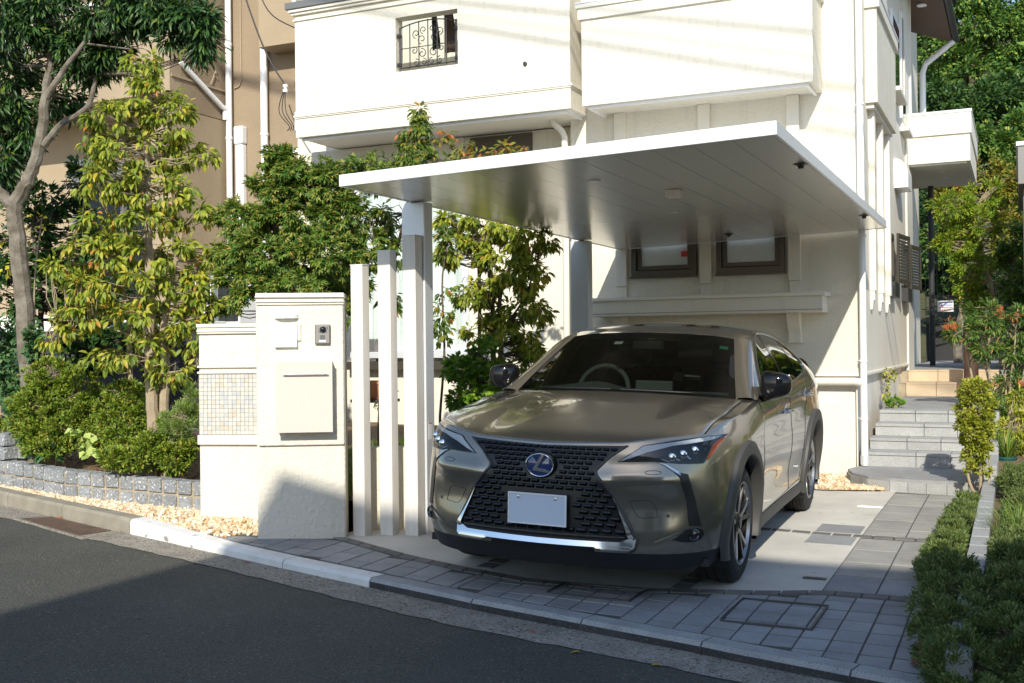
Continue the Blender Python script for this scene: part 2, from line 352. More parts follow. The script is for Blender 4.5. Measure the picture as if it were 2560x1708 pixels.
road = sheet('road', [(-60, -60), (60, -60), (60, KF(60)), (30, KF(30)), (-.44, KF(-.44)), (-1.354, KF(-1.354)), (-2.68, KF(-2.68)), (-4.196, KF(-4.196)), (-5.87, KF(-5.87)), (-7.8, KF(-7.8)), (-30, KF(-30)), (-60, 20)],
             lambda x, y: RD(x, y), 'asphalt', 4, kind='structure')
# concrete gutter strip along the kerb
gx = np.linspace(-14, 4, 160)
gut = sheet('gutter_strip', [(x, KF(x)) for x in gx]+[(x, KF(x)-(.29+.02*sin(x*1.7)+.006*sin(x*23)+.008*sin(x*41))) for x in gx[::-1]], lambda x, y: RD(x, y)+.004, 'gutter_concrete', 1.0, kind='structure')
# kerb stones, each a piece
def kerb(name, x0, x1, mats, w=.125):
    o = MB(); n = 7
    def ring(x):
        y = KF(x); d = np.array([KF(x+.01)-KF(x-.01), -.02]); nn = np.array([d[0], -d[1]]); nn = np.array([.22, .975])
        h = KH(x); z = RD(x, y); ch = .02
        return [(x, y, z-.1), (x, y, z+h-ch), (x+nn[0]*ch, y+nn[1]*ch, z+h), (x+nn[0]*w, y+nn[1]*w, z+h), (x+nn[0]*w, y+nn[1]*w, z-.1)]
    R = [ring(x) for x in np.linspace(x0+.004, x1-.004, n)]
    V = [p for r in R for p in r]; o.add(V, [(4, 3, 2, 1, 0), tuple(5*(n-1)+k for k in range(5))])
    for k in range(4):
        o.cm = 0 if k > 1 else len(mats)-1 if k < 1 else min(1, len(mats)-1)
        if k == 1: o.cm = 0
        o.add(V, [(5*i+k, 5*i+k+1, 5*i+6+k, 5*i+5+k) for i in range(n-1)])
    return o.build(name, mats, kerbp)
kerbp = thing('kerb', (-4.2, 5.63, 0), 'low stone kerb along the road edge, white painted beside the gate pillar', 'kerb')
ks = [-12.6, -11.8, -11.0, -10.2, -9.4, -8.55, -7.72, -6.85, -5.9, -5.0, -4.2, -3.44, -2.68, -2.0, -1.354, -.66, .05, .8, 1.6]
for a, b in zip(ks[:-1], ks[1:]):
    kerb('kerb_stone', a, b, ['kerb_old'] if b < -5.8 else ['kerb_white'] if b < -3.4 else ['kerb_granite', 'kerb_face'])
# ---- drive slab (concrete) with dark stone bands
BX = [-4.30, -3.86, -3.5, -3.0, -2.6, -2.37, -1.9, -1.27, -1.0, -.2]; BY = [6.36, 6.16, 6.0, 5.85, 5.76, 5.77, 5.83, 6.06, 6.19, 6.19]
def YB(x): return float(np.interp(x, BX, BY))
def YF(x): return KF(x)+.135
drive = sheet('driveway', [(x, YB(x)) for x in np.linspace(-4.3, -1.0, 24)]+[(-1.0, 10.35), (-1.6, 10.1), (-4.2, 10.1), (-4.3, 8)], lambda x, y: G(x, y)+.004, 'concrete', .5, kind='structure')
bed = sheet('paving_bed', [(x, YF(x)) for x in np.linspace(-5.25, -.2, 30)]+[(-.2, 10.5), (-1.0, 10.5), (-1.0, 6.2)]+[(x, YB(x)) for x in np.linspace(-1.0, -4.3, 24)]+[(-4.95, 6.25)], lambda x, y: G(x, y)+.0005, 'grout', .5, kind='structure')
TM = block_mesh('paving_tile_mesh', 'tile_grey', .02); TW = block_mesh('paving_tile_warm_mesh', 'tile_warm', .02); DB = block_mesh('band_stone_mesh', 'band_dark', .04)
def tilequad(q, name, mat, parent, zup=.004, gap=.004, th=.03):
    """a paving piece from four (x,y) corners"""
    q = np.array(q); c = q.mean(0); q = c+(q-c)*(1-np.array([gap*2, gap*3.4])/np.maximum(.05, np.abs(q-c).max(0)*2))
    o = MB(); o.add([(x, y, G(x, y)+zup-th) for x, y in q]+[(x, y, G(x, y)+zup) for x, y in q], [(0, 3, 2, 1), (4, 5, 6, 7), (0, 1, 5, 4), (1, 2, 6, 5), (2, 3, 7, 6), (3, 0, 4, 7)])
    return o.build(name, mat, parent)
hatch = [(-2.36, -1.88, 5.52, 5.80), (-1.36, -.91, 5.38, 5.88)]
cols = list(np.arange(-5.05, -2.9, .178))+list(np.arange(-2.86, -.25, .147))
rnd = random.Random(3)
for a, b in zip(cols[:-1], cols[1:]):
    st = .36 if a < -2.9 else .19
    off = 0 if a > -2.9 else .18*(int((a+5.05)/.178+.5) % 2)
    y = 4.5+off
    while y < 6.6:
        def cl(x, yy): return min(max(yy, YF(x)), min(YB(x)-.055, 6.32 if x > -4.3 else 6.27+.3*(x+4.3)))
        q = [(a, cl(a, y)), (b, cl(b, y)), (b, cl(b, y+st)), (a, cl(a, y+st))]
        h = q[3][1]-q[0][1]; h2 = q[2][1]-q[1][1]; cx, cy = (a+b)/2, (q[0][1]+q[2][1])/2
        inh = any(h0 < cx < h1 and v0 < cy < v1 for h0, h1, v0, v1 in hatch)
        if h > .03 and h2 > .03: tilequad(q, 'paving_tile', 'tile_grey', bed, zup=rnd.uniform(.003, .0055)+(.004 if inh else 0), gap=.005)
        y += st
for h0, h1, v0, v1 in hatch:      # inspection cover frames let into the apron
    o = MB(); w = .011
    for (x0, x1, y0, y1) in ((h0, h1, v0, v0+w), (h0, h1, v1-w, v1), (h0, h0+w, v0+w, v1-w), (h1-w, h1, v0+w, v1-w)):
        z = G((x0+x1)/2, (y0+y1)/2); o.box(x0, x1, y0, y1, z-.02, z+.0155)
    o.build('cover_frame', 'cast_metal', bed)
y = 6.245; rows = []
while y < 10.15: rows.append((y, min(y+.405, 10.2))); y += .405
for (y0, y1) in rows:              # strip beside the drive
    for x0, x1 in ((-1.0, -.715), (-.715, -.42)):
        segs = [(y0, y1)]
        if y0 < 7.95 < y1: segs = [(y0, 7.885), (7.995, y1)]
        for s0, s1 in segs:
            if s1-s0 > .03: tilequad([(x0, s0), (x1, s0), (x1, s1), (x0, s1)], 'paving_tile', 'tile_warm' if y0 > 6.4 else 'tile_grey', bed, zup=rnd.uniform(.003, .006), gap=.005)
x = -3.86
while x < -.42:                    # dark stone bands
    if x > -2.0: tilequad([(x, 7.89), (x+.135, 7.89), (x+.135, 7.99), (x, 7.99)], 'band_stone', 'band_dark', bed, zup=.0085, gap=.006)
    x += .14
x = -4.28
while x < -.42:
    x1 = x+.14; m_ = 'band_dark'
    tilequad([(x, YB(x)-.05), (x1, YB(x1)-.05), (x1, YB(x1)+.045), (x, YB(x)+.045)], 'band_stone', m_, bed, zup=.0088, gap=.005); x = x1
y = 5.93
while y < 7.9:
    for bx in (-3.0, -1.78): tilequad([(bx, y), (bx+.11, y), (bx+.11, y+.14), (bx, y+.14)], 'band_stone', 'band_dark', bed, zup=.0092, gap=.005)
    y += .145
for (x0, x1, y0, y1) in ((-1.33, -1.02, 7.55, 7.88), (-1.33, -1.02, 8.0, 8.33)):
    tilequad([(x0, y0), (x1, y0), (x1, y1), (x0, y1)], 'paving_tile', 'tile_grey', bed, zup=.009)
for (x0, x1, y) in ((-1.15, -1.02, 6.51), (-1.2, -1.0, 9.3)):
    o = MB(); z = G(x0, y); o.box(x0, x1, y-.025, y+.025, z, z+.010); o.box(x0+.02, x1-.02, y-.008, y+.008, z+.009, z+.0125)
    tag(o.build('channel_drain', 'cast_metal' if y < 8 else 'white_metal'), 'small slotted drain cover let into the concrete '+('near the front wheel' if y < 8 else 'beside the stone steps'), 'drain cover')
# ---- garden beds (left) and gravel
def soilz(x, y): return G(x, y)+.16+.10*max(0, min(1.2, y-7.0))+.02*sin(x*9)*sin(y*7)
garden = sheet('garden_soil', [(-12.5, 7.9), (-8.3, 7.0), (-7.23, 6.82), (-5.8, 6.80), (-5.3, 6.72), (-4.35, 6.9), (-3.95, 7.0), (-3.95, 11.6), (-8.2, 11.6), (-8.2, 9.4), (-12.5, 9.4)], soilz, 'soil', .18, kind='structure')
gravelbed = sheet('gravel_path', [(-12, KF(-12)+.1), (-7.8, KF(-7.8)+.12), (-5.87, KF(-5.87)+.12), (-5.0, KF(-5)+.12), (-4.75, 5.98), (-4.75, 6.6), (-5.2, 6.80), (-8.3, 7.06), (-12, 7.95)], lambda x, y: G(x, y)-.012+.014*min(1, max(0, (-4.8-x)/.6)), 'gravel_bed', .4, kind='structure')
grav2 = sheet('gravel_strip', [(-2.6, 10.1), (-1.6, 10.1), (-1.02, 10.38), (-1.45, 11.3), (-2.6, 11.3)], lambda x, y: G(x, y)+.012, 'gravel_bed', .3, kind='structure')
def pebbles(name, n, pick, size, mat, label):
    """loose stones as one mass"""
    V = []; Fc = []
    base = np.array([(1, 0, 0), (-1, 0, 0), (0, 1, 0), (0, -1, 0), (0, 0, 1), (0, 0, -1)], float)
    fc = [(0, 2, 4), (2, 1, 4), (1, 3, 4), (3, 0, 4), (2, 0, 5), (1, 2, 5), (3, 1, 5), (0, 3, 5)]
    for i in range(n):
        p = pick(); s = rng.uniform(*size); R = np.linalg.qr(rng.normal(size=(3, 3)))[0]
        b = (base*rng.uniform(.55, 1.2, (6, 1))*np.array([1.2, 1, .65])) @ R*s; k = len(V)
        V += list(b+p); Fc += [tuple(j+k for j in t) for t in fc]
    o = MB(); o.add(V, Fc); o = o.build(name, mat); return tag(o, label, 'gravel', kind='stuff')
def pk1():
    while True:
        x = rng.uniform(-10.4, -4.75); lo = KF(x)+.14; hi = float(np.interp(x, [-8.3, -7.23, -5.8, -5.2, -4.75], [6.97, 6.76, 6.74, 6.76, 6.55]))
        if x > -5.2 : lo = max(lo, 5.98-.3*(x+4.75) if False else lo)
        y = rng.uniform(lo, max(lo+.01, hi))
        if x > -4.95 and y < 6.2+.35*(x+4.75): continue
        return np.array([x, y, G(x, y)+.002+.014*min(1, max(0, (-4.8-x)/.6))])
pebbles('white_and_amber_gravel', 5200, pk1, (.012, .026), 'gravel', 'white and amber gravel between the kerb and the block edging')
def pk2():
    x = rng.uniform(-2.3, -1.05); y = rng.uniform(float(np.interp(x, [-1.6, -1.02], [10.12, 10.38])), 11.25 if x < -1.45 else 10.5); return np.array([x, y, G(x, y)+.02])
pebbles('amber_gravel', 1100, pk2, (.014, .03), 'gravel', 'pale amber gravel against the garage wall by the steps')
# ---- granite block edging of the left bed: every block a piece
edg = thing('block_edging', (-7, 6.8, .15), 'two rows of grey granite blocks edging the shrub bed', 'garden edging')
BM = [block_mesh('granite_block_mesh', 'granite_block', .07, .03) for _ in range(3)]
o = MB(); o.prism([(-12, 7.80), (-8.3, 6.99), (-7.23, 6.765), (-5.8, 6.73), (-5.3, 6.66), (-5.3, 6.8), (-5.8, 6.86), (-7.23, 6.9), (-8.3, 7.12), (-12, 7.95)], 'z', .02, .315)
# mortar core follows the ground
for i, (x, y, z) in enumerate(o.v): o.v[i] = (x, y, G(x, y)+(-.05 if z < .1 else .225))
o.build('mortar', 'mortar', edg)
x = -5.72; k = 0
while x > -11.6:
    w = rnd.uniform(.125, .142); y = float(np.interp(x-.07, [-12, -8.3, -7.23, -5.8, -5.3], [7.80, 6.99, 6.765, 6.73, 6.66])); y2 = float(np.interp(x-.08, [-12, -8.3, -7.23, -5.8, -5.3], [7.80, 6.99, 6.765, 6.73, 6.66]))
    ang = atan2(y-y2, .01)
    for r in range(2):
        inst(rnd.choice(BM), 'granite_block', edg, TRS((x-.07, y+.055+rnd.uniform(-.006, .006), G(x, y)+.06+.122*r), ang, (w, .14, .108)))
    if x < -8.05 and x > -8.35:
        for r in (2, 3): inst(rnd.choice(BM), 'granite_block', edg, TRS((x-.07, y+.055, G(x, y)+.06+.122*r), ang, (w, .14, .112)))
    x -= .155
for j in range(1):
    for r in (2, 3): inst(rnd.choice(BM), 'granite_block', edg, TRS((-8.2+j*.02, 7.16+j*.15, G(-8.2, 7)+.06+.122*r), .1, (.14, .14, .112)))
# drain grate in the gutter at the left
o = MB(); q = [(-7.18, 6.16), (-7.0, 6.36), (-5.98, 6.075), (-6.05, 5.78)]
o.add([(x, y, RD(x, y)-.02) for x, y in q]+[(x, y, RD(x, y)+.012) for x, y in q], [(0, 3, 2, 1), (4, 5, 6, 7), (0, 1, 5, 4), (1, 2, 6, 5), (2, 3, 7, 6), (3, 0, 4, 7)])
dg = thing('street_drain', (-6.5, 6.1, 0), 'rusty rectangular drain cover in the gutter left of the white kerb', 'drain cover'); o.build('frame', 'gutter_concrete', dg)
o = MB(); c = np.mean(q, 0)
q2 = [(c+(np.array(p)-c)*.84) for p in q]
o.add([(x, y, RD(x, y)) for x, y in q2]+[(x, y, RD(x, y)+.0165) for x, y in q2], [(0, 3, 2, 1), (4, 5, 6, 7), (0, 1, 5, 4), (1, 2, 6, 5), (2, 3, 7, 6), (3, 0, 4, 7)])
o.build('plate', 'drain_rust', dg)

# ================================================================== GATE PILLAR AND LOW WALL
class Fr:
    """upright frame: u along the face, d behind it, z up"""
    def __init__(s, p, ang): s.p = np.array(p, float); a = radians(ang); s.u = np.array([cos(a), sin(a), 0]); s.n = np.array([-sin(a), cos(a), 0]); s.a = a
    def P(s, u, d, z): return s.p+s.u*u+s.n*d+np.array([0, 0, z])
    def box(s, mb, u0, u1, d0, d1, z0, z1):
        c = s.P((u0+u1)/2, (d0+d1)/2, (z0+z1)/2); return mb.obox(c, s.u, s.n, (0, 0, 1), (u1-u0)/2, (d1-d0)/2, (z1-z0)/2)
    def uv(s, u_, v_):
        d = ray(u_, v_); t = (s.p@s.n)/(d@s.n); q = CAM+d*t; return (q-s.p)@s.u, q[2]
def z6(x, y): return (600+x*.43373, 700+y*.43373)
def z5(x, y): return (440+x*.35714, 440+y*.35714)
def z2(x, y): return (x*.38257, 560+y*.38265)
PA = 30; f1 = Fr((-4.207, 6.358, 0), PA)
uL = f1.uv(*z6(95, 700))[0]; zt = f1.uv(*z6(613, 80))[1]; zl = f1.uv(*z6(400, 952))[1]; zb = .0
pil = thing('gate_pillar', f1.P(uL/2, .15, .06), 'cream stucco gate pillar carrying the letterbox and doorbell', 'pillar')
o = MB(); f1.box(o, uL, 0, 0, .30, zb, zt-.02); o.build('shaft', 'gate_stucco', pil, bevel=.012)
o = MB(); f1.box(o, uL+.012, -.004, -.022, -.0005, zl, zt-.075); o.build('panel', 'gate_stucco', pil, bevel=.008)
o = MB()
for z0, z1, e in ((zt-.075, zt-.058, .012), (zt-.058, zt-.046, .024), (zt-.046, zt-.026, .010), (zt-.026, zt-.014, .03), (zt-.014, zt+.006, .018)): f1.box(o, uL-e*.3+.01, e*.3-.003, -.022-e, .30, z0+.0006, z1)
o.build('cornice', 'trim', pil, bevel=.004)
lo = Fr((-4.80, 6.76, 0), 17)
def lw(a): return lo.uv(*a)
lL = lw(z5(157, 1100))[0]; lt = lw(z5(300, 1040))[1]; m1 = lw(z5(300, 1333))[1]; m2 = lw(z5(300, 1380))[1]; tb = lw(z2(1450, 1375))[1]; sb = lw(z2(1450, 1440))[1]
low = thing('low_wall', lo.P(lL/2, .1, .1), 'lower cream garden wall with a band of mosaic tiles, left of the pillar', 'wall')
o = MB(); lo.box(o, lL, .12, 0, .2, .0, lt-.02); o.build('wall_body', 'gate_stucco', low, bevel=.01)
o = MB()
for z0, z1, e in ((lt-.07, lt-.055, .01), (lt-.055, lt-.043, .02), (lt-.043, lt-.022, .008), (lt-.022, lt+.004, .022), (m1-.010, m1+.006, .012), (m2-.004, m2+.012, .012)): lo.box(o, lL-.004, .1, -e-.012, .19, z0, z1)
lo.box(o, lL-.003, .1, -.03, -.001, sb, tb-.004); o.build('moulding', 'trim', low, bevel=.003)
TI = []
for cset in range(6):
    colr = [(.58, .565, .51), (.54, .545, .525), (.58, .53, .43), (.50, .52, .52), (.62, .60, .54), (.56, .50, .41)][cset]
    A('mosaic%d' % cset, colr, .6, col2=tuple(c*.85 for c in colr), vs=60, bump=.3, bs=80, bd=.003); TI.append(block_mesh('mosaic_tile_mesh', 'mosaic%d' % cset, .05))
nr = 14; rh = (m2-.008-tb)/nr; nc = int((.06-lL)/rh); uw = (.06-lL)/nc
o = MB(); lo.box(o, lL+.002, .08, -.006, -.001, tb, m2-.004); o.build('tile_bed', 'mortar', low)
for i in range(nc):
    for j in range(nr):
        t_ = rnd.choices(range(6), [4, 4, 2, 2, 4, 1])[0]
        p = lo.P(lL+.006+uw*(i+.5), -.0085+rnd.uniform(-.001, .001), tb+rh*(j+.5)); inst(TI[t_], 'tile', low, TRS(p, lo.a, (uw*.93, .007, rh*.93)))
# doorbell, nameplate box, lamp cap, letterbox
def fb(a, b): (u0, z1), (u1, z0) = f1.uv(*z6(*a)), f1.uv(*z6(*b)); return u0, u1, z0, z1
D0 = -.0225
u0, u1, z0, z1 = fb((434, 258), (523, 372)); ic = thing('doorbell', f1.P((u0+u1)/2, D0, z0), 'grey camera doorbell panel at the upper right of the gate pillar', 'doorbell')
o = MB(); f1.box(o, u0, u1, D0-.022, D0, z0, z1); o.build('casing', 'bell_grey', ic, bevel=.006)
o = MB(); f1.box(o, u0+.006, u1-.006, D0-.026, D0-.0225, z0+.008, z1-.006); o.build('face_plate', 'bell_face', ic, bevel=.003)
uc, zc = u0+.53*(u1-u0), z1-.25*(z1-z0)
o = MB(); o.lathe(f1.P(uc, D0-.026, zc), -f1.n, [(0, .023), (.004, .023), (.005, .019)], 24); o.build('lens_ring', 'dark_metal', ic, smooth=True)
o = MB(); o.lathe(f1.P(uc, D0-.026, zc), -f1.n, [(.003, .0185), (.009, .014), (.012, .006), (.0125, .0001)], 20); o.build('camera_lens', 'lens_black', ic, smooth=True)
o = MB()
for k in range(5): f1.box(o, u0+.035, u1-.035, D0-.0275, D0-.0262, z0+.036+k*.006, z0+.0385+k*.006)
o.build('speaker_slots', 'dark_metal', ic)
o = MB(); f1.box(o, u0+.03, u1-.03, D0-.029, D0-.0262, z0+.016, z0+.03); o.build('call_button', 'white_metal', ic, bevel=.001)
o = MB(); f1.box(o, u1-.02, u1-.016, D0-.0275, D0-.0262, z1-.032, z1-.014); o.build('indicator', 'dark_metal', ic)
def text(body, mat, size, p, xdir, zdir, parent, name, depth=.0006, font_scale=1.0):
    cu = bpy.data.curves.new(name, 'FONT'); cu.body = body; cu.size = size; cu.extrude = depth; cu.align_x = 'CENTER'; cu.align_y = 'CENTER'
    t = bpy.data.objects.new(name, cu); COL.objects.link(t)
    x = Vector(xdir).normalized(); z = Vector(zdir).normalized(); n = x.cross(z)
    m = Matrix((( x.x, z.x, n.x, p[0]), (x.y, z.y, n.y, p[1]), (x.z, z.z, n.z, p[2]), (0, 0, 0, 1)))
    bpy.context.view_layer.update(); dg_ = bpy.context.evaluated_depsgraph_get(); me = bpy.data.meshes.new_from_object(t.evaluated_get(dg_))
    bpy.data.objects.remove(t); me.transform(m); me.materials.clear(); me.materials.append(MT[mat])
    o = bpy.data.objects.new(name, me); COL.objects.link(o)
    if parent is not None: o.parent = parent; o.matrix_parent_inverse = PINV.get(parent.name, Matrix.Identity(4))
    return o
text('Panasonic', 'dark_metal', .015, f1.P(uc, D0-.0268, z0+.086), f1.u, (0, 0, 1), ic, 'lettering')
u0, u1, z0, z1 = fb((202, 248), (333, 388)); nb = thing('nameplate_box', f1.P((u0+u1)/2, D0, z0), 'white square box under the curved lamp on the gate pillar', 'nameplate')
o = MB(); f1.box(o, u0, u1, D0-.03, D0, z0, z1); o.build('cover', 'white_metal', nb, bevel=.003)
o = MB(); f1.box(o, u1+.001, u1+.024, D0-.014, D0, z0+.045, z1-.008); o.build('side_flap', 'trim', nb, bevel=.002)
u0, u1, z0, z1 = fb((202, 200), (338, 222)); lc = thing('wall_lamp', f1.P((u0+u1)/2, D0, z0), 'small white half-round lamp hood above the nameplate box', 'lamp')
o = MB(); pts = [f1.P((u0+u1)/2+(u1-u0)/2*cos(t), D0-.055*sin(t), 0) for t in np.linspace(0, pi, 15)]; n = len(pts)
for zz in (z0, z1): o.add([p+np.array([0, 0, zz]) for p in pts], [tuple(range(n))])
o.add([p+np.array([0, 0, z0]) for p in pts]+[p+np.array([0, 0, z1]) for p in pts], [(i, (i+1) % n, (i+1) % n+n, i+n) for i in range(n)]); o.build('hood', 'white_metal', lc, bevel=.002)
u0, u1, z0, z1 = fb((215, 470), (543, 866)); lb = thing('letterbox', f1.P((u0+u1)/2, D0, z0), 'square pale wood-grain letterbox with a steel bar handle', 'letterbox')
o = MB(); f1.box(o, u0+.004, u1-.004, D0-.082, D0, z0, z1); o.build('body', 'white_post', lb, bevel=.003)
o = MB(); f1.box(o, u0, u1, D0-.098, D0-.083, z0-.004, z1+.002); o.build('door', 'mail_wood', lb, bevel=.002)
ha, hz = f1.uv(*z6(250, 540)); hb, _ = f1.uv(*z6(523, 540)); o = MB(); o.tube([f1.P(ha+.01, D0-.122, hz), f1.P(hb-.01, D0-.122, hz)], .0055, 10)
for h_ in (ha+.03, hb-.03): o.tube([f1.P(h_, D0-.122, hz), f1.P(h_, D0-.098, hz)], .004, 8)
o.build('handle', 'steel', lb, smooth=True)
# ---- three slender posts
for i, (x, y, h, w, d, lab) in enumerate(((-4.118, 6.456, 1.955, .096, .088, 'shortest slender whitewashed post, nearest the gate pillar'), (-3.958, 6.562, 2.055, .102, .09, 'middle of the three slender whitewashed posts'), (-3.793, 6.628, 2.16, .104, .10, 'tallest slender whitewashed post, in front of the carport leg'))):
    t = thing('timber_post', (x-w/2, y+d/2, G(x, y)), lab, 'post', 'slender posts beside the gate pillar')
    o = MB(); o.box(x-w, x, y, y+d, G(x, y)-.05, h-.006); o.build('shaft', 'white_post', t, bevel=.004)
    o = MB(); o.box(x-w-.003, x+.003, y-.003, y+d+.003, h-.006, h); o.build('cap', 'white_metal', t, bevel=.002)
# low retaining edge behind the posts
o = MB(); o.add([(x, y, z) for x, y in ((-4.30, 6.63), (-4.02, 6.78), (-3.82, 6.95), (-3.82, 7.07), (-4.05, 6.92), (-4.33, 6.78)) for z in (0, .66)], [(0, 2, 4, 6, 8, 10), (11, 9, 7, 5, 3, 1)]+[(2*i, 2*((i+1) % 6), 2*((i+1) % 6)+1, 2*i+1) for i in range(6)])
tag(o.build('low_retaining_wall', 'gate_stucco', bevel=.01), 'low cream wall behind the slender posts, holding the planted bed', 'wall')
o = MB(); o.box(-3.98, -3.83, 7.2, 11.2, -.05, .45); tag(o.build('bed_kerb_wall', 'block_dark', bevel=.01), 'dark block wall along the planted bed beside the car', 'wall')

# ================================================================== CARPORT
CX0, CX1, CY0, CY1, CZ0, CZ1 = -3.90, -1.145, 5.854, 11.24, 2.40, 2.482
def cz(x): return CZ0+(CZ1-CZ0)*(x-CX0)/(CX1-CX0)
cp = thing('carport', (-3.86, 6.8, .06), 'flat aluminium cantilever carport roof over the parked car', 'carport')
def cslab(mb, x0, x1, y0, y1, a, b):
    return mb.add([(x0, y0, cz(x0)+a), (x1, y0, cz(x1)+a), (x1, y1, cz(x1)+a), (x0, y1, cz(x0)+a), (x0, y0, cz(x0)+b), (x1, y0, cz(x1)+b), (x1, y1, cz(x1)+b), (x0, y1, cz(x0)+b)],
                  [(0, 3, 2, 1), (4, 5, 6, 7), (0, 1, 5, 4), (1, 2, 6, 5), (2, 3, 7, 6), (3, 0, 4, 7)])
np_ = 12; pw = (CX1-CX0-.05)/np_
for i in range(np_):
    x0 = CX0+.025+pw*i; o = MB(); cslab(o, x0+.0012, x0+pw-.0012, CY0+.012, CY1-.012, .004, .05); o.build('roof_panel', 'alu_soffit', cp)
o = MB(); cslab(o, CX0+.02, CX1-.02, CY0+.02, CY1-.02, .052, .06); o.build('roof_deck', 'alu_edge', cp)
for a in ((CX0, CX1, CY0-.0, CY0+.01), (CX0, CX1, CY1-.01, CY1), (CX0, CX0+.022, CY0+.0102, CY1-.0102), (CX1-.022, CX1, CY0+.0102, CY1-.0102)):
    o = MB(); cslab(o, *a, 0, .075); o.build('fascia', 'alu_edge', cp, bevel=.003)
yr = float(onx(1350*K, 650*K, -3.80)[1])
for y0, y1, x0, x1 in ((6.74, 6.86, -3.965, -3.78), (yr, yr+.12, -3.985, -3.80)):
    o = MB(); z = G(x1, y0); o.box(x0, x1, y0, y1, z-.05, cz(x0)+.001); p_ = o.build('post', 'alu_white', cp, bevel=.006)
    if y0 < 8:
        o = MB(); o.box(x1-.001+.0012, x1+.0012, y0+.03, y0+.075, .72, .84); o.build('warning_label', 'sign_white', sub(p_)); o = MB(); o.box(x1+.0013, x1+.0016, y0+.03, y0+.075, .832, .84); o.build('label_stripe', 'sign_red', sub(p_))
for (u_, v_) in ((1547, 441), (1365, 417), (1548, 487)):
    p_ = onz(u_*K, v_*K, 2.44); x, y = p_[0], p_[1]; o = MB()
    if u_ == 1547: o.box(x-.055, x+.055, y-.05, y+.05, cz(x)-.05, cz(x)+.003); o.build('sensor_lamp', 'white_post', cp, bevel=.006)
    else: o.lathe((x, y, cz(x)+.003), (0, 0, -1), [(0, .04), (.006, .04), (.008, .03), (.008, .0001)], 24); o.build('downlight', 'white_metal', cp, smooth=True)
for (u_, v_) in ((1838, 385), (1983, 500), (1672, 533)):
    p_ = onz(u_*K, v_*K, 2.46); x, y = p_[0], p_[1]; o = MB(); o.lathe((x, y, cz(x)+.003), (0, 0, -1), [(0, .045), (.004, .045), (.006, .034), (.012, .02), (.03, .016), (.03, .0001)], 20); o.build('roof_fixing', 'dark_metal', cp, smooth=True)
# ================================================================== HOUSE
W = 11.3
hs = thing('cream_house', (-4.5, 12.5, .05), 'cream stucco two-storey house with projecting bays behind the carport', 'house')
H1 = (-3.75, -3.07, 2.11, 3.36); H2 = (-2.82, -2.155, 2.11, 3.36)
o = MB(); o.wall(-4.47, -1.42, 1.06, 7.6, W, W+.25, [H1, H2]); o.build('front_wall', 'stucco', hs)
o = MB(); o.box(-4.44, -1.45, W+.03, W+.2, -.3, 1.06); o.build('lower_wall', 'plinth', hs)
o = MB(); o.box(-4.47, -1.405, W-.012, W+.02, 1.035, 1.062); o.build('drip_edge', 'trim', hs, bevel=.004)
S1 = (13.98, 14.44, 2.16, 2.68); S2 = (15.7, 16.25, 2.16, 2.68)
o = MB(); o.wall(W+.001+.25, 16.45, 1.06, 7.6, -1.62, -1.42, [S1, S2], swap=True); o.build('side_wall', 'stucco_smooth', hs)
o = MB(); o.box(-1.60, -1.45, W+.21, 16.4, -.3, 1.03); o.build('side_lower_wall', 'plinth', hs)
o = MB(); o.box(-1.5, -1.40, W+.26, 16.47, 1.03, 1.061); o.build('side_drip_edge', 'trim', hs, bevel=.004)
o = MB(); o.box(-1.62, -1.395, 16.46, 17.35, .6, 7.6); o.build('corner_pilaster', 'trim', hs, bevel=.01)
o = MB(); o.box(-1.75, -1.62, 17.36, 21.5, .6, 7.6); o.build('rear_wall', 'stucco_smooth', hs)
o = MB(); o.box(-8.6, -1.9, 11.95, 21.4, -.2, 7.7); o.build('core', 'stucco_smooth', hs)
# left wing ground floor, recessed under the bay
H3 = (-7.45, -5.93, 1.35, 3.42)
o = MB(); o.wall(-8.2, -4.471, -.2, 3.86, 11.6, 11.8, [H3]); o.build('wing_wall', 'stucco', hs)
# upper bay (left)
BL, BR, BYf, BZ = -7.80, -4.272, 10.805, 3.89
HW = (-6.41, -5.61, 4.515, 5.135)
o = MB(); o.wall(BL, BR, BZ, 5.50, BYf, BYf+.16, [HW]); o.build('bay_wall', 'stucco', hs)
o = MB(); o.box(BR-.15, BR, BYf+.161, W-.001, BZ, 5.5); o.build('bay_return', 'stucco_smooth', hs)
o = MB(); o.box(BL, BL+.15, BYf+.161, 12.2, BZ, 5.5); o.build('bay_return', 'stucco_smooth', hs)
o = MB(); o.box(BL+.151, BR-.151, BYf+.161, 11.9, BZ+.03, BZ+.2); o.build('bay_floor', 'stucco_smooth', hs)
o = MB(); o.box(BL+.05, BR-.05, BYf+.06, BYf+.085, BZ-.035, BZ-.001); o.box(BR-.075, BR-.05, BYf+.086, W-.01, BZ-.035, BZ-.001); o.build('soffit_trim', 'white_metal', hs)
o = MB(); o.box(BL+.10, BR-.10, BYf+.10, 11.598, BZ-.02, BZ-.004); o.build('bay_soffit', 'trim', hs)
o = MB()
for z0, z1, e in ((4.112, 4.128, .012), (4.128, 4.150, .022), (4.152, 4.162, .012)):
    o.box(BL-e, BR+e, BYf-e, BYf-.0005, z0, z1); o.box(BR+.0005, BR+e, BYf, W-.002, z0, z1)
o.build('belt_moulding', 'trim', hs, bevel=.003)
o = MB()
for z0, z1, e in ((5.275, 5.30, .02), (5.345, 5.375, .035), (5.375, 5.41, .06)):
    o.box(BL-e, BR+e, BYf-e, BYf-.0005, z0, z1); o.box(BL-e, BL-.0005, BYf, 12.2, z0, z1)
o.build('cornice_moulding', 'trim', hs, bevel=.005)
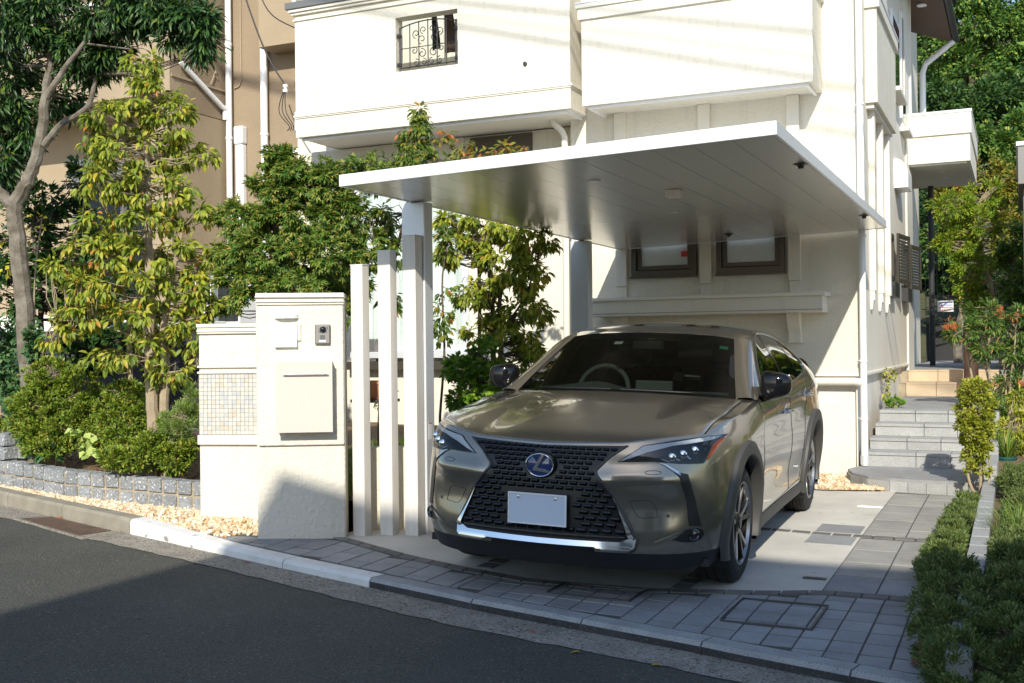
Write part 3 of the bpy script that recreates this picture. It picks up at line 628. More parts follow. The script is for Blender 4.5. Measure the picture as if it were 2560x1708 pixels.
o = MB(); o.box(BL-.09, BR+.08, BYf-.08, BYf+.2, 5.4105, 5.49); o.build('balcony_coping', 'intercom', hs, bevel=.005)
o = MB(); o.box(BL-.05, BR+.04, BYf+.0, BYf+.02, 5.50, 6.3); o.build('balcony_glass', 'window_glass', hs)
o = MB()
for x in np.arange(BL, BR, .9): o.box(x-.02, x+.02, BYf-.012, BYf-.001, 5.49, 6.35)
o.build('balcony_rail_posts', 'white_metal', hs)
o = MB(); o.box(BL+.16, BR-.16, 11.88, 11.949, 4.1, 6.5); o.build('balcony_back_wall', 'stucco_smooth', hs)
# opening with wrought-iron grille, things hanging behind
o = MB(); xa, xb, za, zb_ = -6.36, -5.655, 4.54, 5.03; yg = BYf+.035
for k, x in enumerate(np.linspace(xa, xb, 7)):
    t = 1-((x-(xa+xb)/2)/((xb-xa)/2))**2; o.tube([(x, yg, za), (x, yg, zb_+.05*t)], .0065, 6)
g_ = o.build('window_grille', 'iron_black', hs)
def gsub(pts, r=.005): m_ = MB(); m_.tube(pts, r, 6); m_.build('scroll', 'iron_black', sub(g_), smooth=True)
def gbar(pts, r=.007): m_ = MB(); m_.tube(pts, r, 6); m_.build('bar', 'iron_black', sub(g_), smooth=True)
gbar([(xa-.01, yg, za+.02), (xb+.01, yg, za+.02)]); gbar([(xa, yg, 4.78), (xb, yg, 4.78)], .005)
gbar([(x, yg, zb_-.01+.05*(1-((x-(xa+xb)/2)/((xb-xa)/2))**2)) for x in np.linspace(xa, xb, 11)])
gbar([(xa-.012, yg, za), (xa-.012, yg, zb_)], .010); gbar([(xb+.012, yg, za), (xb+.012, yg, zb_)], .010)
def spiral(cx, czz, r0, a0, turns, sg, hx=1): return [(cx+sg*r0*(1-.75*t)*cos(a0+turns*2*pi*t), yg-.004, czz+r0*(1-.75*t)*sin(a0+turns*2*pi*t)) for t in np.linspace(0, 1, 22)]
mc = (xa+xb)/2
for sg in (-1, 1):
    for (dx, zz, r0, a0) in ((.075, 4.86, .055, -1.4), (.075, 4.70, .055, 1.4), (.15, 4.93, .05, -1.4), (.15, 4.60, .045, 1.4), (.05, 4.60, .04, 1.4), (.055, 4.965, .045, -1.4), (.175, 4.74, .045, 1.2)):
        gsub(spiral(mc+sg*dx, zz, r0, a0, 1.15, sg))
for x in (xa-.02, xb+.02):
    for zz in (4.60, 4.93): o = MB(); o.box(x-.025, x+.025, yg-.02, yg+.02, zz-.02, zz+.02); o.build('bracket', 'iron_black', sub(g_), bevel=.004)
for nm, x, y, z0, z1, w, m_, lab in (('hanging_cloth', -6.12, 11.25, 4.85, 5.25, .10, 'cloth_dark', 'dark cloth hanging behind the iron window grille'), ('hanging_jacket', -5.9, 11.22, 4.78, 5.25, .17, 'cloth_brown', 'brown jacket hanging behind the iron window grille'), ('hanging_towel', -5.78, 11.3, 4.4, 5.2, .09, 'cloth_blue', 'pale blue towel hanging behind the iron grille')):
    o = MB(); n = 7
    V = [(x-w/2+w*i/(n-1)*(1-.1*j), y+.012*sin(i*2.1+j), z0+(z1-z0)*j/4) for j in range(5) for i in range(n)]
    o.add(V, [(j*n+i, j*n+i+1, (j+1)*n+i+1, (j+1)*n+i) for j in range(4) for i in range(n-1)]); c_ = o.build(nm, m_, smooth=True); tag(c_, lab, 'laundry'); md = c_.modifiers.new('s', 'SOLIDIFY'); md.thickness = .012
o = MB(); o.tube([(BL+.3, 11.25, 5.26), (BR-.3, 11.25, 5.26)], .012, 8); o.build('drying_pole', 'steel', hs)
o = MB(); o.lathe((-4.79, BYf, 4.42), (0, -1, 0), [(0, .022), (.02, .022), (.022, .012), (.022, .0001)], 14); o.build('pipe_outlet', 'dark_metal', hs, smooth=True)
# right bay
B2L, B2R, B2Y, B2Z = -4.12, -1.75, 10.752, 3.885
o = MB(); o.box(B2L, B2R, B2Y, W-.001, B2Z, 5.2); o.build('bay_wall', 'stucco', hs)
o = MB(); o.box(B2L+.05, B2R-.05, B2Y+.05, B2Y+.075, B2Z-.03, B2Z-.001); o.box(B2R-.075, B2R-.05, B2Y+.0755, W-.002, B2Z-.03, B2Z-.001); o.box(B2L+.05, B2L+.075, B2Y+.0755, W-.002, B2Z-.03, B2Z-.001); o.build('soffit_trim', 'white_metal', hs)
o = MB(); o.box(B2L-.03, B2R+.03, B2Y-.03, W-.002, 4.785, 4.90); o.box(B2L-.05, B2R+.05, B2Y-.05, W-.003, 4.9005, 4.945); o.build('cornice_moulding', 'trim', hs, bevel=.004)
o = MB(); o.box(B2L-.055, B2R+.055, B2Y-.055, W-.004, 4.9455, 4.965); o.build('bay_coping', 'alu_white', hs)
o = MB(); o.box(-1.95, -1.42+.03, W-.04, W-.0005, 4.86, 4.93); o.build('wall_moulding', 'trim', hs, bevel=.004)
# pilasters, garage windows, ledge
for x0, x1 in ((-3.945, -3.82), (-3.018, -2.893), (-2.10, -1.975)):
    o = MB(); o.box(x0, x1, W-.06, W-.0005, 2.005, B2Z-.002); o.build('pilaster', 'stucco_smooth', hs, bevel=.006)
    o = MB(); o.box(x0+.008, x1-.008, W-.03, W-.0005, 1.88, 2.004); o.build('pilaster_foot', 'stucco_smooth', hs, bevel=.004)
for i, (x0, x1, z0, z1) in enumerate((H1, H2)):
    o = MB(); e = .055
    o.wall(x0-.02, x1+.02, z0-.02, z1+.02, W-.05, W+.06, [(x0+e-.02, x1-e+.02, z0+e, z1-e)]); wn = o.build('window', 'bronze', hs, bevel=.004)
    o = MB(); o.wall(x0+e-.015, x1-e+.015, z0+e+.005, z1-e, W-.02, W+.03, [(x0+e+.03, x1-e-.03, z0+e+.05, z1-e-.03)]); o.build('sash', 'bronze', sub(wn), bevel=.003)
    o = MB(); o.box(x0+e+.02, x1-e-.02, W+.005, W+.012, z0+e+.03, z1-e-.02); o.build('pane', 'frosted', sub(wn))
    o = MB(); o.box(x0-.03, x1+.03, W-.075, W-.051, z0-.03, z0-.008); o.build('sill', 'bronze', sub(wn), bevel=.003)
    o = MB(); o.box(x0-.02, x1+.03, W-.04, W-.001, 3.395, 3.44); o.build('shutter_box', 'pvc_cream', sub(wn), bevel=.003)
    if i == 0: o = MB(); o.box(x1-e-.10, x1-e-.03, W-.008, W+.001, 2.30, 2.36); o.build('red_sticker', 'sign_red', sub(wn))
o = MB(); o.box(-4.12, -1.72, W-.34, W-.0005, 1.675, 1.835); o.build('ledge', 'stucco_smooth', hs, bevel=.005)
o = MB(); o.box(-4.15, -1.69, W-.37, W-.0005, 1.8355, 1.872); o.build('ledge_cap', 'pvc_cream', hs, bevel=.004)
o = MB(); o.box(-4.122, -1.718, W-.345, W-.3405, 1.70, 1.704); o.build('ledge_joint', 'bronze', hs)
for x0, x1 in ((-3.945, -3.82), (-2.10, -1.975)):
    o = MB(); o.prism([(W-.0005, 1.674), (W-.20, 1.674), (W-.17, 1.60), (W-.09, 1.50), (W-.08, 1.375), (W-.0005, 1.375)], 'x', x0, x1); o.build('corbel', 'stucco_smooth', hs, bevel=.004)
# rain goods
dp = MB(); dp.tube([(-1.375, W-.07, .16), (-1.38, W-.07, 3.0), (-1.385, W-.07, 7.2)], .034, 16); d1 = dp.build('drainpipe', 'pvc_white', hs, smooth=True)
for z in (1.19, 2.42, 3.72, .62):
    o = MB(); o.lathe((-1.378, W-.07, z), (0, 0, 1), [(-.012, .035), (-.012, .041), (.012, .041), (.012, .035)], 16); o.tube([(-1.378, W-.07, z), (-1.44, W-.0, z)], .008, 6); o.build('pipe_clamp', 'pvc_white', sub(d1))
o = MB(); o.lathe((-1.376, W-.07, .17), (0, 0, 1), [(0, .035), (0, .04), (.09, .04), (.09, .035)], 16); o.build('pipe_collar', 'alu_white', sub(d1), smooth=True)
o = MB(); o.tube([(-2.3, W-.06, .985), (-1.46, W-.06, .985), (-1.375, W-.068, .97)], .04, 14); o.build('cross_pipe', 'pvc_cream', hs, smooth=True)
o = MB(); o.tube([(-4.66, 11.2, 3.9), (-4.64, 11.2, 3.84), (-4.54, 11.22, 3.74), (-4.52, 11.24, 3.68), (-4.52, 11.24, .2)], .036, 14); o.build('drainpipe', 'pvc_cream', hs, smooth=True)
o = MB(); o.tube([(-1.45, W-.012, 1.0), (-1.45, W-.012, .1)], .008, 6); o.build('thin_conduit', 'pvc_cream', hs)
# wing windows
e = .05; x0, x1, z0, z1 = H3
o = MB(); o.wall(x0-.03, x1+.03, z0-.03, z1+.03, 11.55, 11.66, [(x0+e, (x0+x1)/2-.03, z0+e, z1-e), ((x0+x1)/2+.03, x1-e, z0+e, z1-e)]); wn = o.build('window', 'alu_white', hs, bevel=.004)
o = MB(); o.box(x0+.02, x1-.02, 11.60, 11.606, z0+.02, z1-.02); o.build('pane', 'window_glass', sub(wn))
o = MB(); n = 60; V = [(x0-.05+(x1-x0+.1)*i/n, 11.70+.02*sin(i*1.3)+.008*sin(i*3.1), z) for z in (z0-.05, z1+.05) for i in range(n+1)]; o.add(V, [(i, i+1, n+2+i, n+1+i) for i in range(n)]); o.build('curtain', 'curtain', sub(wn), smooth=True)
o = MB(); o.box(x0-.05, x1+.12, 11.46, 11.598, 1.24, 1.318); o.build('sill', 'alu_white', hs, bevel=.006)
o = MB(); o.box(x0-.1, x1+.16, 11.44, 11.598, 1.10, 1.2); o.build('step_band', 'bronze', hs, bevel=.006)
o = MB(); o.box(-5.86, -5.06, 11.57, 11.598, 3.50, 3.84); o.build('upper_panel', 'bronze', hs, bevel=.006)
o = MB(); o.box(-8.1, -5.95, 11.56, 11.598, 3.46, 3.86); o.build('shutter_housing', 'stucco_smooth', hs, bevel=.006)
o = MB(); o.box(-8.18, -4.48, 11.45, 11.598, .3, .36); o.build('foundation_edge', 'plinth', hs, bevel=.004)
# side bay, three pilasters, shutters, vent hood
o = MB(); o.box(-1.419, -1.30, 12.02, 13.98, 3.89, 4.88); o.build('side_bay', 'stucco', hs)
o = MB(); o.box(-1.419, -1.27, 11.99, 14.01, 4.8805, 5.0); o.build('side_bay_moulding', 'trim', hs, bevel=.005)
o = MB(); o.box(-1.419, -1.262, 11.98, 14.02, 5.0005, 5.03); o.build('side_bay_coping', 'alu_white', hs)
o = MB(); o.box(-1.419, -1.34, 12.06, 13.9, 3.84, 3.889); o.build('side_bay_soffit', 'trim', hs)
for y in (12.2, 12.98, 13.70):
    o = MB(); o.prism([(-1.4195, 1.92), (-1.355, 1.92), (-1.355, 3.84), (-1.4195, 3.84)], 'y', y, y+.12); o.build('pilaster', 'stucco_smooth', hs, bevel=.004)
    o = MB(); o.prism([(-1.4195, 1.72), (-1.395, 1.72), (-1.385, 1.82), (-1.37, 1.8195), (-1.37, 1.9195), (-1.4195, 1.9195)], 'y', y+.01, y+.11); o.build('corbel', 'stucco_smooth', hs, bevel=.003)
for (y0, y1, z0, z1) in (S1, S2):
    o = MB(); o.wall(y0-.03, y1+.03, z0-.03, z1+.03, -1.45, -1.385, [(y0+.03, y1-.03, z0+.03, z1-.03)], swap=True); wn = o.build('window', 'bronze', hs)
    o = MB(); o.box(-1.44, -1.432, y0+.02, y1-.02, z0+.02, z1-.02); o.build('pane', 'dark_glass', sub(wn))
    c, a = np.array([-1.30, y1+.30, (z0+z1)/2]), radians(82); ux = np.array([cos(a), sin(a), 0])
    for zz in np.linspace(z0, z1, 14): o = MB(); o.obox((c[0], c[1], zz), ux, np.cross([0, 0, 1], ux), (0, 0, 1), .27, .008, .013); o.build('shutter_slat', 'grey_plastic', hs)
    o = MB()
    for sg in (-1, 1): o.obox(c+ux*sg*.285, ux, np.cross([0, 0, 1], ux), (0, 0, 1), .02, .014, (z1-z0)/2+.05)
    for zz in (z0-.03, z1+.03): o.obox((c[0], c[1], zz), ux, np.cross([0, 0, 1], ux), (0, 0, 1), .3, .013, .018)
    o.build('shutter_frame', 'bronze', hs)
    o = MB(); o.box(-1.419, -1.33, y0-.02, y1+.05, z0-.24, z0-.06); o.build('flower_rail', 'dark_metal', hs)
o = MB(); n = 12; P = [(-1.4195+.17*sin(t), 3.52+.22*cos(t)*1) for t in np.linspace(0, pi/2, n)]; o.prism([(-1.4195, 3.36)]+[(-1.4195, 3.74)]+[(x, z) for x, z in P[1:]]+[(P[-1][0], 3.36)], 'y', 14.9, 15.45); o.build('vent_hood', 'white_metal', hs, smooth=True)
# porch canopy on the side
o = MB(); o.box(-1.6, -.575, 16.8, 19.5, 3.93, 4.62); pc = o.build('porch_canopy', 'stucco', hs)
o = MB(); o.box(-1.6, -.555, 16.77, 19.52, 4.32, 4.6195+.0); o.build('canopy_moulding', 'trim', sub(pc), bevel=.005)
o = MB(); o.box(-1.6, -.545, 16.76, 19.53, 4.6205, 4.66); o.build('canopy_coping', 'alu_white', sub(pc))
o = MB(); o.box(-1.55, -.62, 16.86, 16.89, 3.905, 3.9295); o.build('canopy_trim', 'white_metal', sub(pc))
for y in (17.7, 18.4): o = MB(); o.lathe((-1.0, y, 3.93), (0, 0, -1), [(0, .05), (.008, .05), (.01, .03), (.01, .0001)], 18); o.build('downlight', 'white_metal', sub(pc), smooth=True)
o = MB(); o.tube([(-1.27, 19.3, 3.93), (-1.27, 19.3, .95)], .045, 12); o.build('canopy_post', 'dark_metal', hs, smooth=True)
o = MB(); o.box(-1.62, -1.56, 17.8, 18.7, 1.0, 3.1); dr = o.build('entrance_door', 'bronze', hs, bevel=.01)
o = MB(); o.tube([(-1.53, 17.95, 1.7), (-1.53, 17.95, 2.3)], .015, 8); o.build('door_handle', 'steel', sub(dr))
o = MB(); o.box(-1.619, -1.575, 17.42, 17.7, 2.0, 2.65); o.build('parcel_box', 'white_metal', hs, bevel=.006)
# upper side windows with ledges
for (y0, y1, z0, z1) in ((14.6, 15.5, 4.6, 5.6), (15.8, 16.35, 4.3, 5.9)):
    o = MB(); o.box(-1.419, -1.385, y0, y1, z0, z1); wn = o.build('window', 'white_metal', hs, bevel=.004)
    o = MB(); o.box(-1.3845, -1.382, y0+.08, y1-.08, z0+.08, z1-.08); o.build('pane', 'dark_glass', sub(wn))
    o = MB(); o.box(-1.419, -1.30, y0-.05, y1+.05, z0-.06, z0-.005); o.build('sill', 'trim', sub(wn), bevel=.004)
for y in (16.0, 17.0, 18.0, 19.0): o = MB(); o.box(-1.62 if y > 17 else -1.42, (-1.62 if y > 17 else -1.42)+.05, y, y+.14, 4.66, 7.0); o.build('pilaster', 'trim', hs)
# eave of the roof with gutter
o = MB(); o.add([(-1.9, 13.0, 6.75), (-.93, 13.0, 6.36), (-.93, 19.7, 6.36), (-1.9, 19.7, 6.75), (-1.9, 13.0, 7.0), (-.93, 13.0, 6.48), (-.93, 19.7, 6.48), (-1.9, 19.7, 7.0)], [(0, 3, 2, 1), (4, 5, 6, 7), (0, 1, 5, 4), (1, 2, 6, 5), (2, 3, 7, 6), (3, 0, 4, 7)]); o.build('eave', 'eave_brown', hs)
o = MB(); o.tube([(-.88, 13.0, 6.42), (-.88, 19.75, 6.42)], .06, 10); o.build('gutter', 'roof_dark', hs, smooth=True)
o = MB(); o.tube([(-.9, 19.6, 6.36), (-1.35, 19.7, 6.05), (-1.40, 19.7, 5.9), (-1.40, 19.7, 4.66)], .05, 10); o.build('gutter_downpipe', 'pvc_white', hs, smooth=True)
for y in (16.6, 17.7): o = MB(); o.lathe((-1.25, y, 6.485), (0, 0, -1), [(0, .08), (.02, .08), (.022, .05), (.022, .0001)], 18); o.build('downlight', 'white_metal', hs, smooth=True)
o = MB(); o.box(-8.9, -.95, 12.5, 22, 7.65, 7.8); o.build('roof', 'roof_dark', hs)
# ================================================================== STEPS
st = thing('stone_steps', (-.95, 10.8, .05), 'grey granite steps rising along the right side of the house', 'steps')
GM = block_mesh('granite_slab_mesh', 'granite', .012); TS = block_mesh('tan_slab_mesh', 'tan_step', .012)
lp = [(-1.42, 11.28), (-1.50, 10.98), (-1.42, 10.68), (-1.25, 10.45), (-1.05, 10.34), (-.74, 10.29), (-.40, 10.24)]
o = MB(); o.prism(lp+[(-.40, 11.3)], 'z', -.05, .118); o.build('landing_core', 'mortar', st)
for i, (a, b) in enumerate(zip(lp[1:-1], lp[2:])):
    a, b = np.array(a), np.array(b); L_ = np.linalg.norm(b-a); n = max(1, int(round(L_/.17)))
    for k in range(n):
        c = a+(b-a)*(k+.5)/n; inst(GM, 'riser_stone', st, TRS((c[0], c[1]-.004, .075), atan2(b[1]-a[1], b[0]-a[0]), (L_/n-.004, .03, .1)))
o = MB(); o.prism([(x, y-.018) for x, y in lp[1:]]+[(-.40, 11.31), (-1.42, 11.31)], 'z', .12, .152); o.build('landing_slab', 'tile_grey', st, bevel=.004)
o = MB()
for x in (-1.13, -.78): o.box(x-.003, x+.003, 10.38, 11.3, .148, .1528)
o.box(-1.4, -.4, 10.80, 10.806, .148, .1528); o.build('landing_joints', 'mortar', st)
yy, zz = 11.30, .15
for k, (rise, lx) in enumerate(((.14, -1.38), (.115, -1.37), (.125, -1.35), (.12, -1.34))):
    rx = -.44+.02*k; n = 3; w = (rx-lx)/n; sh = (k % 2)*.12
    o = MB(); o.box(lx, rx, yy+.02, yy+(4.3 if k == 3 else .6), zz-.1, zz+rise-.03); o.build('step_core', 'mortar', st)
    xs = [lx]+[lx+.16+w*j-sh for j in range(1, n+1)]; xs = [x for x in xs if x < rx-.05]+[rx]
    for a, b in zip(xs[:-1], xs[1:]):
        inst(GM, 'riser_stone', st, TRS(((a+b)/2, yy+.012, zz+(rise-.028)/2), 0, (b-a-.006, .03, rise-.03)))
        inst(GM, 'tread_stone', st, TRS(((a+b)/2, yy+.14, zz+rise-.014), 0, (b-a-.006, .31, .028)))
    zz += rise; yy += .30
o = MB(); o.box(-1.34, -.3, yy+.005, 15.5, zz-.05, zz-.004); o.build('upper_paving', 'tile_grey', st)
for k, (y0, z0, z1) in enumerate(((15.5, zz-.004, .83), (15.85, .83, .985))):
    o = MB(); o.box(-1.5, -.3, y0+.02, 26 if k else 16.2, z0-.1, z1-.02); o.build('upper_core', 'mortar', st)
    for a, b in ((-1.36, -.98), (-.98, -.60), (-.60, -.22)):
        inst(TS, 'riser_stone', st, TRS(((a+b)/2, y0+.01, (z0+z1)/2-.01), 0, (b-a-.006, .03, z1-z0-.022)))
        inst(TS, 'tread_stone', st, TRS(((a+b)/2, y0+.20, z1-.012), 0, (b-a-.006, .42, .024)))
o = MB(); o.box(-1.6, .2, 16.3, 26, .9, .968); o.build('terrace', 'tile_grey', st)
# ---- right hand planter
pw_ = thing('planter_kerb', (-.24, 8.5, .05), 'grey granite kerb dividing the narrow planting strip on the right', 'planter edging')
y = 4.7
while y < 10.2:
    inst(GM, 'kerb_block', pw_, TRS((-.225, y+.15, G(-.2, y)+.065), rnd.uniform(-.01, .01), (.10, .295, .17))); y += .3
strip = sheet('planting_strip', [(-.43, 4.95), (-.27, 4.92), (-.27, 10.25), (-.43, 10.25)], lambda x, y: G(x, y)+.02, 'bark_mulch', .3, kind='structure')
rbed = sheet('right_garden_bed', [(-.18, 4.75), (3.5, 3.8), (6, 30), (-.22, 30), (-.22, 10.3), (-.18, 10.2)], lambda x, y: G(x, y)+.07+max(0, min(1.0, (y-10.2)*.13)), 'soil', .5, kind='structure')
o = MB()
for k in range(4): o.box(-.40+.03*k, -.17, 10.28+.3*k+.7*(k > 0), 10.6+.3*k+.72, -.05, .30+.12*k)
o.build('step_cheek', 'granite', st, bevel=.01)
# ================================================================== NEIGHBOUR HOUSE (left, tan)
nh = thing('tan_house', (-11, 13, 1.5), 'tan stucco neighbouring house with white drainpipes behind the left trees', 'house')
XN, YN, YB2 = -10.0, 11.1, 12.24
HG = (-12.6, -10.75, 1.98, 4.15)
o = MB(); o.wall(-17, -10.35, 1.4, 4.72, 12.0, 12.2, [HG]); o.build('ground_floor_wall', 'tan_light', nh)
o = MB(); o.box(-10.349, XN, 11.12, YB2+.3, 1.4, 4.55); o.build('corner_pier', 'tan_light', nh)
o = MB(); o.box(-17, XN+.001, YN, 11.3, 4.74, 5.55); o.build('balcony_front', 'tan_light', nh)
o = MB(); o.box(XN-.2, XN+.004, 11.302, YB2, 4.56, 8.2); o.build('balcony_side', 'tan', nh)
o = MB(); o.box(-17, XN-.201, 11.302, 12.3, 4.70, 4.84); o.build('balcony_floor', 'tan_light', nh)
for z in (5.42, 4.95): o = MB(); o.box(XN+.0045, XN+.025, 11.12, YB2-.02, z, z+.03); o.build('relief_band', 'tan_light', nh)
o = MB()
for k, (y, z, a) in enumerate(((11.5, 5.12, .8), (11.7, 5.2, -.6), (11.95, 5.1, 1.1), (11.45, 5.75, .5), (11.85, 5.8, -.9), (12.05, 5.7, .7), (11.65, 6.1, 1.2), (11.9, 6.3, -.4))): o.obox((XN+.012, y, z), (0, cos(a), sin(a)), (1, 0, 0), (0, -sin(a), cos(a)), .12, .008, .012); o.obox((XN+.012, y+.05, z+.03), (0, cos(a+1.3), sin(a+1.3)), (1, 0, 0), (0, -sin(a+1.3), cos(a+1.3)), .05, .008, .01)
tag(o.build('relief_twigs', 'tan_light', nh), kind='stuff')
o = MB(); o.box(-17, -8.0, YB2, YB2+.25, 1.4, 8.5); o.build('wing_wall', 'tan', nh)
o = MB(); o.box(-9.17, -8.0, YB2-.35, YB2-.001, 5.42, 8.5); o.box(-9.17, -8.0, YB2-.36, YB2-.0005, 5.40, 5.4195); o.build('upper_bay', 'tan_light', nh)
o = MB(); o.box(-17, XN, 12.3, 20, 4.9, 8.6); o.build('upper_core', 'tan_light', nh)
o = MB(); o.box(-9.16, -8.0, YB2-.04, YB2-.001, 4.02, 4.07); o.build('string_course', 'white_metal', nh)
o = MB(); o.box(-9.16, -8.0, YB2-.02, YB2-.0005, 1.4, 4.02); o.build('lower_panel', 'tan_light', nh)
o = MB(); o.tube([(-9.9, YB2-.08, 1.5), (-9.9, YB2-.08, 8.4)], .043, 14); n1 = o.build('drainpipe', 'pvc_white', nh, smooth=True)
o = MB(); o.tube([(-9.30, YB2-.08, 1.5), (-9.30, YB2-.08, 8.4)], .05, 14); n2 = o.build('drainpipe', 'pvc_white', nh, smooth=True)
for z in (3.0, 4.3, 5.6, 6.8):
    for x, r in ((-9.9, .043), (-9.30, .05)): o = MB(); o.lathe((x, YB2-.08, z), (0, 0, 1), [(-.02, r), (-.02, r+.008), (.02, r+.008), (.02, r)], 14); o.build('pipe_collar', 'pvc_white', nh, smooth=True)
o = MB(); o.tube([(XN+.06, 11.25, 5.15), (XN+.07, 12.05, 4.72), (XN+.09, 12.15, 4.68)], .035, 12); o.tube([(-9.93, 12.13, 4.72), (-9.93, 12.13, 4.55)], .045, 10); o.build('sloping_pipe', 'pvc_white', nh, smooth=True)
o = MB(); o.box(-9.79, -9.66, YB2-.10, YB2-.0005, 1.6, 4.2); o.box(-9.80, -9.65, YB2-.12, YB2-.0006, 4.2, 4.45); o.build('pipe_cover', 'pvc_white', nh, bevel=.02)
o = MB(); o.tube([(-9.74, YB2-.012, 7.5), (-9.74, YB2-.012, 5.1), (-9.78, YB2-.012, 5.02), (-9.86, YB2-.012, 5.0)], .012, 8); o.build('conduit', 'tan_light', nh)
x0, x1, z0, z1 = HG
o = MB(); xm = (x0+x1)/2; o.wall(x0-.03, x1+.03, z0-.03, z1+.03, 11.95, 12.08, [(x0+.05, xm-.03, z0+.05, z1-.3), (xm+.03, x1-.05, z0+.05, z1-.3)]); wn = o.build('window', 'intercom', nh)
o = MB(); o.box(x0, x1, 12.0, 12.006, z0, z1-.2); o.build('pane', 'window_glass', sub(wn))
o = MB(); n = 70; V = [(x0+(x1-x0)*i/n, 12.14+.02*sin(i*1.3), z) for z in (z0, z1) for i in range(n+1)]; o.add(V, [(i, i+1, n+2+i, n+1+i) for i in range(n)]); o.build('curtain', 'curtain', sub(wn), smooth=True)
o = MB()
for x in np.arange(-13.2, -11.4, .09): o.tube([(x, 11.2, 5.56), (x, 11.2, 6.1)], .008, 5)
o.box(-13.3, -11.35, 11.16, 11.24, 5.551, 5.585); o.box(-13.3, -11.35, 11.17, 11.23, 6.08, 6.12); o.build('balcony_railing', 'white_metal', nh)
o = MB(); o.box(-17, -10.36, 11.9, 12.0, 1.3, 1.9); o.build('base_course', 'house_white', nh)
# retaining block wall + mesh fence between the plots
bw = thing('retaining_wall', (-10, 9.5, .3), 'dark concrete block retaining wall behind the shrubs', 'wall')
BKm = block_mesh('concrete_block_mesh', 'block_dark', .02)
o = MB(); o.box(-15.9, -7.95, 9.44, 9.6, -.2, 1.6); o.build('wall_core', 'block_dark', bw)
for r in range(8):
    x = -15.9+(.2 if r % 2 else 0)
    while x < -8.15: inst(BKm, 'concrete_block', bw, TRS((x+.2, 9.43, .1+.19*r), 0, (.392, .03, .182))); x += .4
o = MB(); o.box(-16, -7.9, 9.4, 9.62, 1.601, 1.68); o.build('coping', 'house_white', bw, bevel=.01)
rear = sheet('neighbour_yard', [(-17, 9.6), (-7.95, 9.6), (-7.95, 14), (-17, 14)], lambda x, y: 1.58, 'concrete', 2, kind='structure')
fe = thing('mesh_fence', (-10, 9.52, 1.68), 'black wire mesh fence on the retaining wall left of the maple', 'fence')
for x in np.arange(-15, -7.9, .12):
    o = MB(); o.tube([(x, 9.52, 1.68), (x, 9.52, 2.24), (x+.03, 9.52, 2.30), (x+.06, 9.52, 2.24)], .0035, 4, False); o.build('upright_wire', 'iron_black', fe)
for z in (1.75, 1.9, 2.05, 2.2, 2.26): o = MB(); o.tube([(-15.3, 9.518, z), (-7.95, 9.518, z)], .0035, 4, False); o.build('cross_wire', 'iron_black', fe)
for x in np.arange(-14.6, -7.9, 1.6): o = MB(); o.box(x-.03, x+.03, 9.53, 9.57, 1.68, 2.32); o.build('fence_post', 'iron_black', fe)
ac = thing('air_conditioner_unit', (-8.3, 10.1, 1.6), 'white outdoor air conditioner unit behind the mesh fence', 'air conditioner')
o = MB(); o.box(-8.62, -7.98, 9.95, 10.25, 1.66, 2.22); o.build('casing', 'white_metal', ac, bevel=.01)
for z in np.linspace(1.72, 2.14, 7): o = MB(); o.box(-8.60, -8.38, 9.94, 9.9495, z, z+.018); o.build('grille_bar', 'white_metal', ac)
for x in np.linspace(-8.60, -8.38, 5): o = MB(); o.box(x-.006, x+.006, 9.938, 9.9399, 1.7, 2.17); o.build('grille_bar', 'white_metal', ac)
o = MB(); o.box(-8.61, -8.37, 9.942, 9.9498, 1.69, 2.18); o.box(-8.28, -8.0, 9.942, 9.9498, 1.69, 2.18); o.build('fan_opening', 'dark_metal', ac)
# service wires arriving at the house corner
sw = thing('service_wire', (-7.9, 10.9, 4.2), 'black overhead service wire with insulators at the house corner', 'wire')
a = np.array(atd(565, 0, 13.35)); i1 = np.array(atd(655, 195, 13.2))
o = MB(); o.tube([a+(i1-a)*t+np.array([0, 0, -.12*sin(pi*t)]) for t in np.linspace(0, 1, 10)], .010, 6); o.build('cable', 'cable', sw)
o = MB(); o.lathe(i1-np.array([0, 0, .09]), (0, 0, 1), [(0, .01), (.0, .03), (.03, .035), (.035, .02), (.06, .02), (.065, .035), (.09, .03), (.1, .01)], 12); o.build('insulator', 'white_metal', sw, smooth=True)
for k in range(3):
    q = [i1, i1+np.array([-.10+.05*k, 0, -.3]), i1+np.array([.05+.03*k, 0, -.5]), np.array(atd(660+6*k, 300, 13.3))]; o = MB(); o.tube(spline(q, 14), .006, 5); o.build('drop_wire', 'cable', sw)
o = MB(); o.tube(spline([a+np.array([.1, 0, .3]), np.array(atd(620, 30, 13.3)), np.array(atd(700, 75, 13.4))], 12), .008, 5); o.build('cable', 'cable', sw)
o = MB(); o.box(-7.95, -7.815, 10.98, 11.06, 4.0, 4.25); o.build('junction_box', 'alu_white', sw, bevel=.008)
